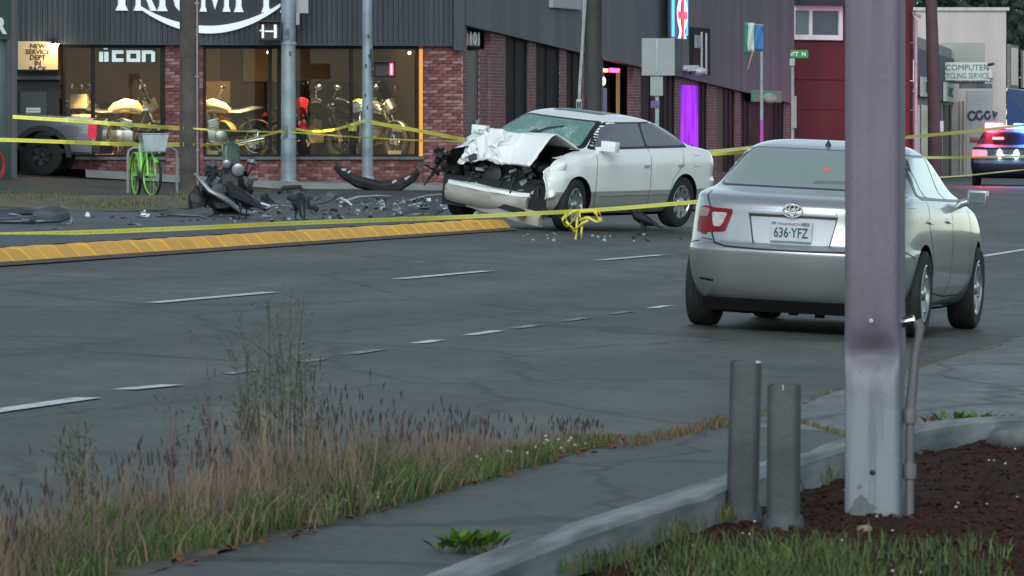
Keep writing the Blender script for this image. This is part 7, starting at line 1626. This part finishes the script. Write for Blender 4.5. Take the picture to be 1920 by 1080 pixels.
def verge_band(lo, hi, pow_=1.):
    def f(q):
        t = 19 + (VEND - 19) * q.random(); tp_ = min(1, (VEND - t) / 6.0) ** .9; w = .35 + .65 * tp_
        s = lo + (hi - lo) * q.random() ** pow_; s = 4.98 + (s - 4.98) * w + .11 * min(1, max(0, (27.5 - t) / 3.5)) + .07 * noise.noise((t * 1.6, 0, 8))
        return (s, t, gzs(s, t), (.22 + .78 * tp_) * (.65 + .5 * wv(t)) * hf(t))
    return f
def clump(f, thr, fq, seed, hv=.5):
    def g(q):
        r_ = f(q)
        if r_ is None: return None
        s, t, z, h = r_; c = noise.noise((t * fq, s * fq * 1.6, seed)) + .5 * noise.noise((t * fq * 3.1, s * fq * 4, seed + 5))
        if c < thr and q.random() < .8: return None
        return (s, t, z, h * (1 + hv * c))
    return g
blades('verge_grass', 17500, clump(verge_band(4.92, 5.42), -.12, 1.1, 2, .8), .15, .0036, [g1, g1, g7b, g2, g3], 'low green and olive grass along the verge by the path', .9, None, 3)
blades('dry_grass_stalks', 3900, clump(verge_band(5.02, 5.60), -.05, .8, 11, .7), .30, .0021, [g4, g4, g3, g3, g5], 'tall mauve and straw grass stalks with dark seed heads on the verge', .5, (.042, .0046, .30), 4)
blades('verge_thatch', 4200, clump(verge_band(4.98, 5.55), -.1, 1.5, 21, .6), .22, .0016, [g4, g3, g4], 'fine mauve dry thatch among the verge grass', .9, None, 14)
def edge_t(q):
    t = 34 + q.random() * 5.5; s = 4.78 + .03 * q.gauss(0, 1) + .05 * noise.noise((t, 3, 0)) + max(0, 36 - t) * .04; return (s, t, gzs(s, t), .3 + .7 * (t < 37.5))
blades('dry_fringe', 800, edge_t, .06, .003, [g3, g2, g2, g6], 'short dry grass fringe at the end of the verge', .8, None, 5)
def seam(q):
    t = 38 + q.random() * 16; s = 4.74 + .012 * q.gauss(0, 1) - .03 * math.sin(t); return (s, t, gzs(s, t), .5) if noise.noise((t * .8, 1, 1)) > -.25 else None
blades('seam_weeds', 1500, seam, .035, .004, [g6, g3, g2], 'dry weeds growing in the seam along the driveway', .9, None, 6)
def seam2(q):
    t = 35.5 + q.random() * 2.8; s = 3.75 + (t - 35.5) * .30 + .015 * q.gauss(0, 1); return (s, t, gzs(s, t), .6)
blades('crack_grass', 500, seam2, .05, .004, [g2, g3], 'grass growing in the crack where path meets driveway', .9, None, 7)
def bedgrass(q):
    x = q.gauss(1500, 260); y = q.uniform(1015, 1150)
    if not 1180 < x < 1900: return None
    if y < 1040 and q.random() < .6: return None
    pg = gnd(x, y, fn=lambda X, Y: zbed(*st(X, Y))); s, t = st(pg.x, pg.y); return (s, t, pg.z, .6 + .5 * noise.noise((s * 4, t * 2, 0)))
blades('bed_grass', 5200, bedgrass, .10, .003, [g1, g7b, g1, g2], 'green grass tufts at the front of the bark bed', .8, None, 8)
def stripgrass(q):
    x, y = q.choice(((q.gauss(375, 30), q.uniform(368, 386)), (q.gauss(230, 45), q.uniform(385, 402)), (q.gauss(60, 40), q.uniform(370, 385))))
    p_ = gnd(x, y, fn=gz); s, t = st(p_.x, p_.y); return (s, t, p_.z + .08, .6)
blades('strip_grass', 1500, stripgrass, .10, .007, [g1, g2, g3, g2], 'dry and green grass tufts on the dirt strip round the wooden pole', .9, None, 10)
def kerbgrass(q):
    t = q.uniform(24.3, 33); s = 3.65 + .03 * q.gauss(0, 1); 
    if noise.noise((t * 1.2, 7, 0)) < -.05: return None
    return (s, t, zbed(s, t) + .02, .8)
blades('kerb_grass', 900, kerbgrass, .09, .0035, [g1, g2, g2], 'grass growing along the bed side of the concrete kerb', .8, None, 9)
# fallen scraps, clover flowers
b = MB(); q = random.Random(12)
for k in range(60):
    t = q.choice((q.uniform(31.5, 33.8), q.uniform(26, 31), q.uniform(27, 28.8))); s = 4.98 + q.uniform(-.03, .12); X, Y = xy(s, t); b.ell((X, Y, gzs(s, t) + q.uniform(.03, .09)), (.008, .008, .007), 5)
tag(b.build('clover_flowers', mat('clover_white', (.38, .38, .28), .8)), 'small white clover flowers at the path edge of the verge', None, None, 'stuff')
b = MB()
for k in range(120):
    t = q.uniform(24, 35); s = 4.97 + q.gauss(0, .05); X, Y = xy(s, t); b.box((X, Y, gzs(s, t) + .02), (.03, .02, .004), None, q.random() * 3, q.uniform(-.5, .5), q.uniform(-.5, .5))
tag(b.build('dead_leaves', g6), 'brown dead leaf scraps along the path edge', None, None, 'stuff')
b = MB(); mb2 = [m_mulch, mat('bark_red', (.052, .020, .014), .9, 0, .4, 8, spec=.15), mat('bark_dark', (.02, .014, .012), .95, 0, .3, 8)]
for k in range(9000):
    t = 23 + q.random() ** .8 * 15.5; s = q.uniform(-1.0, 3.6) if t > 30 else q.uniform(1.3, 3.6)
    kx_ = 3.62 if t < 34 else 3.62 - (t - 34) ** 2 * .09
    if s > kx_: continue
    X, Y = xy(s, t); b.use(q.choice((0, 1, 1, 2))); sz = q.uniform(.006, .024); b.box((X, Y, zbed(s, t) + .012), (sz * q.uniform(1, 2.2), sz * .6, sz * .4), None, q.random() * 3, q.uniform(-.5, .5), q.uniform(-.5, .5))
tag(b.build('bark_chips', mb2), 'red brown bark chips covering the planting bed', None, None, 'stuff')
b = MB()
for k in range(30):
    t = q.uniform(24.5, 36); s = q.uniform(2.3, 3.55); X, Y = xy(s, t); b.ell((X, Y, zbed(s, t) + .02), (q.uniform(.004, .008), .005, .005), 4)
tag(b.build('pale_pebbles', mat('pale_pebble', (.45, .42, .40), .8)), 'tiny pale pebbles and petals on the bark', None, None, 'stuff')
zbp = lambda X, Y: zbed(*st(X, Y))
p = gnd(1622, 1000, fn=zbp); b = MB(); b.ell((0, 0, 0), (.032, .022, .018), 8); b.v = [tuple(Vector(v) + Vector(noise.noise_vector(Vector(v) * 40)) * .004) for v in b.v]; o = b.build('stone', mat('stone_tan', (.22, .15, .13), .85, 0, .2, 20), None, True); o.location = p + Vector((0, 0, .015)); tag(o, 'small tan stone lying at the foot of the square pole', 'stone')
p = gnd(1905, 838, fn=zbp); b = MB(); b.ell((0, 0, 0), (.14, .09, .07), 10); b.v = [tuple(Vector(v) + Vector(noise.noise_vector(Vector(v) * 9)) * .03) for v in b.v]; o = b.build('rock', mat('rock_grey', (.12, .13, .13), .9, 0, .3, 10), None, True); o.location = p + Vector((0, 0, .04)); tag(o, 'grey rock at the right edge behind the kerb', 'rock')
p = gnd(616, 938, fn=gz); b = MB(); b.grid(lambda u, v: ((u - .5) * .075, (v - .5) * .05, .01 + .02 * math.sin(u * 3) * v), 6, 4); o = b.build('paper_scrap', mat('paper_scrap', (.42, .38, .34), .8), None, True, fix=False); md = o.modifiers.new('s', 'SOLIDIFY'); md.thickness = .003; o.location = p + Vector((0, 0, .015)); o.rotation_euler = (0, .2, .5); tag(o, 'pale crumpled paper scrap on the path edge', 'litter')
g8 = mat('weed_green', (.085, .098, .055), .7, 0, .3, 3)
# tall weeds standing out of the verge
def weed(px, py, h, label, kind=0, seed=0):
    p = gnd(px, py, fn=gz); r = empty('tall_weed', p, label=label, cat='weed', group='tall weeds growing out of the verge'); q = random.Random(seed + 50); b = MB(); lf = MB(); k = 7 if kind == 0 else 4
    for i in range(k):
        a = q.uniform(0, 6.28); sp = q.uniform(.05, .22) * h; hh_ = h * q.uniform(.55, 1.0); pts = [Vector((.02 * math.cos(a), .02 * math.sin(a), 0)), Vector((sp * .4 * math.cos(a), sp * .4 * math.sin(a), hh_ * .5)), Vector((sp * math.cos(a), sp * math.sin(a), hh_))]
        b.tube(pts, [.0026, .002, .001], 4)
        for j in range(16 if kind == 0 else 7):
            u_ = q.uniform(.25, 1); c = pts[0].lerp(pts[2], u_); d = Vector((q.gauss(0, 1), q.gauss(0, 1), q.uniform(.3, 1.4))).normalized(); L_ = q.uniform(.03, .11); b.tube([c, c + d * L_], [.0015, .0008], 3)
            e = c + d * L_; w = Vector((q.gauss(0, 1), q.gauss(0, 1), q.gauss(0, 1))).normalized() * .0045; lf.add([e - w, e + d * .012, e + w, e + d * .018 + w], [(0, 1, 2), (1, 3, 2)])
            if u_ < .6: e2 = c; w2 = d.cross(Vector((0, 0, 1))) * .004; dd = (d + Vector((0, 0, .2))) * q.uniform(.02, .05); lf.add([e2 - w2 * .3, e2 + dd * .5 - w2, e2 + dd, e2 + dd * .5 + w2], [(0, 1, 2, 3)])
    b.build('stem', g8 if kind == 0 else g4, r); lf.build('leaves', g8 if kind == 0 else g5, r, fix=False); return r
for i, (px, py, h, lab, kd) in enumerate(((470, 905, .62, 'tallest branching green weed in the clump left of the verge middle', 0), (505, 895, .78, 'tall green weed in the middle of the weed clump', 0), (545, 890, .80, 'tall feathery weed at the right of the weed clump', 0), (400, 905, .62, 'thin reddish branching weed left of the weed clump', 1), (320, 925, .50, 'thin upright weed over the first small road dash', 1), (150, 985, .42, 'short green weed near the left edge of the verge', 0), (740, 880, .30, 'pale reedy weed in the middle of the verge', 1), (575, 888, .6, 'slender weed just right of the tall weed clump', 0))): weed(px, py, h, lab, kd, i)
def leafy(px, py, h, w, n, label, fn=gz, m=g7):
    p = gnd(px, py, fn=fn); r = empty('leafy_weed', p, label=label, cat='weed', group='low leafy weeds beside the kerb'); b = MB(); q = random.Random(px); s_ = MB()
    for i in range(n):
        a = q.uniform(0, 6.28); d = Vector((math.cos(a) * w * q.uniform(.2, 1), math.sin(a) * w * .6 * q.uniform(.2, 1), h * q.uniform(.5, 1))); c = d.cross(Vector((0, 0, 1))).normalized() * h * .2
        x0 = Vector((q.gauss(0, w * .3), q.gauss(0, w * .2), 0)); s_.tube([x0, x0 + d * .6], .002, 3); b.add([x0 + d * .35, x0 + d * .7 - c, x0 + d * 1.05 + Vector((0, 0, -.01)), x0 + d * .7 + c], [(0, 1, 2, 3)])
    s_.build('stem', g2, r); b.build('leaves', m, r, fix=False)
leafy(885, 1040, .11, .15, 60, 'bright green leafy weed in front of the pale kerb', gz)
leafy(1800, 800, .10, .16, 30, 'bright green leafy weed behind the kerb right of the conduit', gz)
leafy(1865, 797, .08, .18, 34, 'broad low leafy weed behind the kerb at the right edge', gz)
leafy(1745, 800, .10, .07, 10, 'sparse reddish weed just right of the conduit', gz, g6)
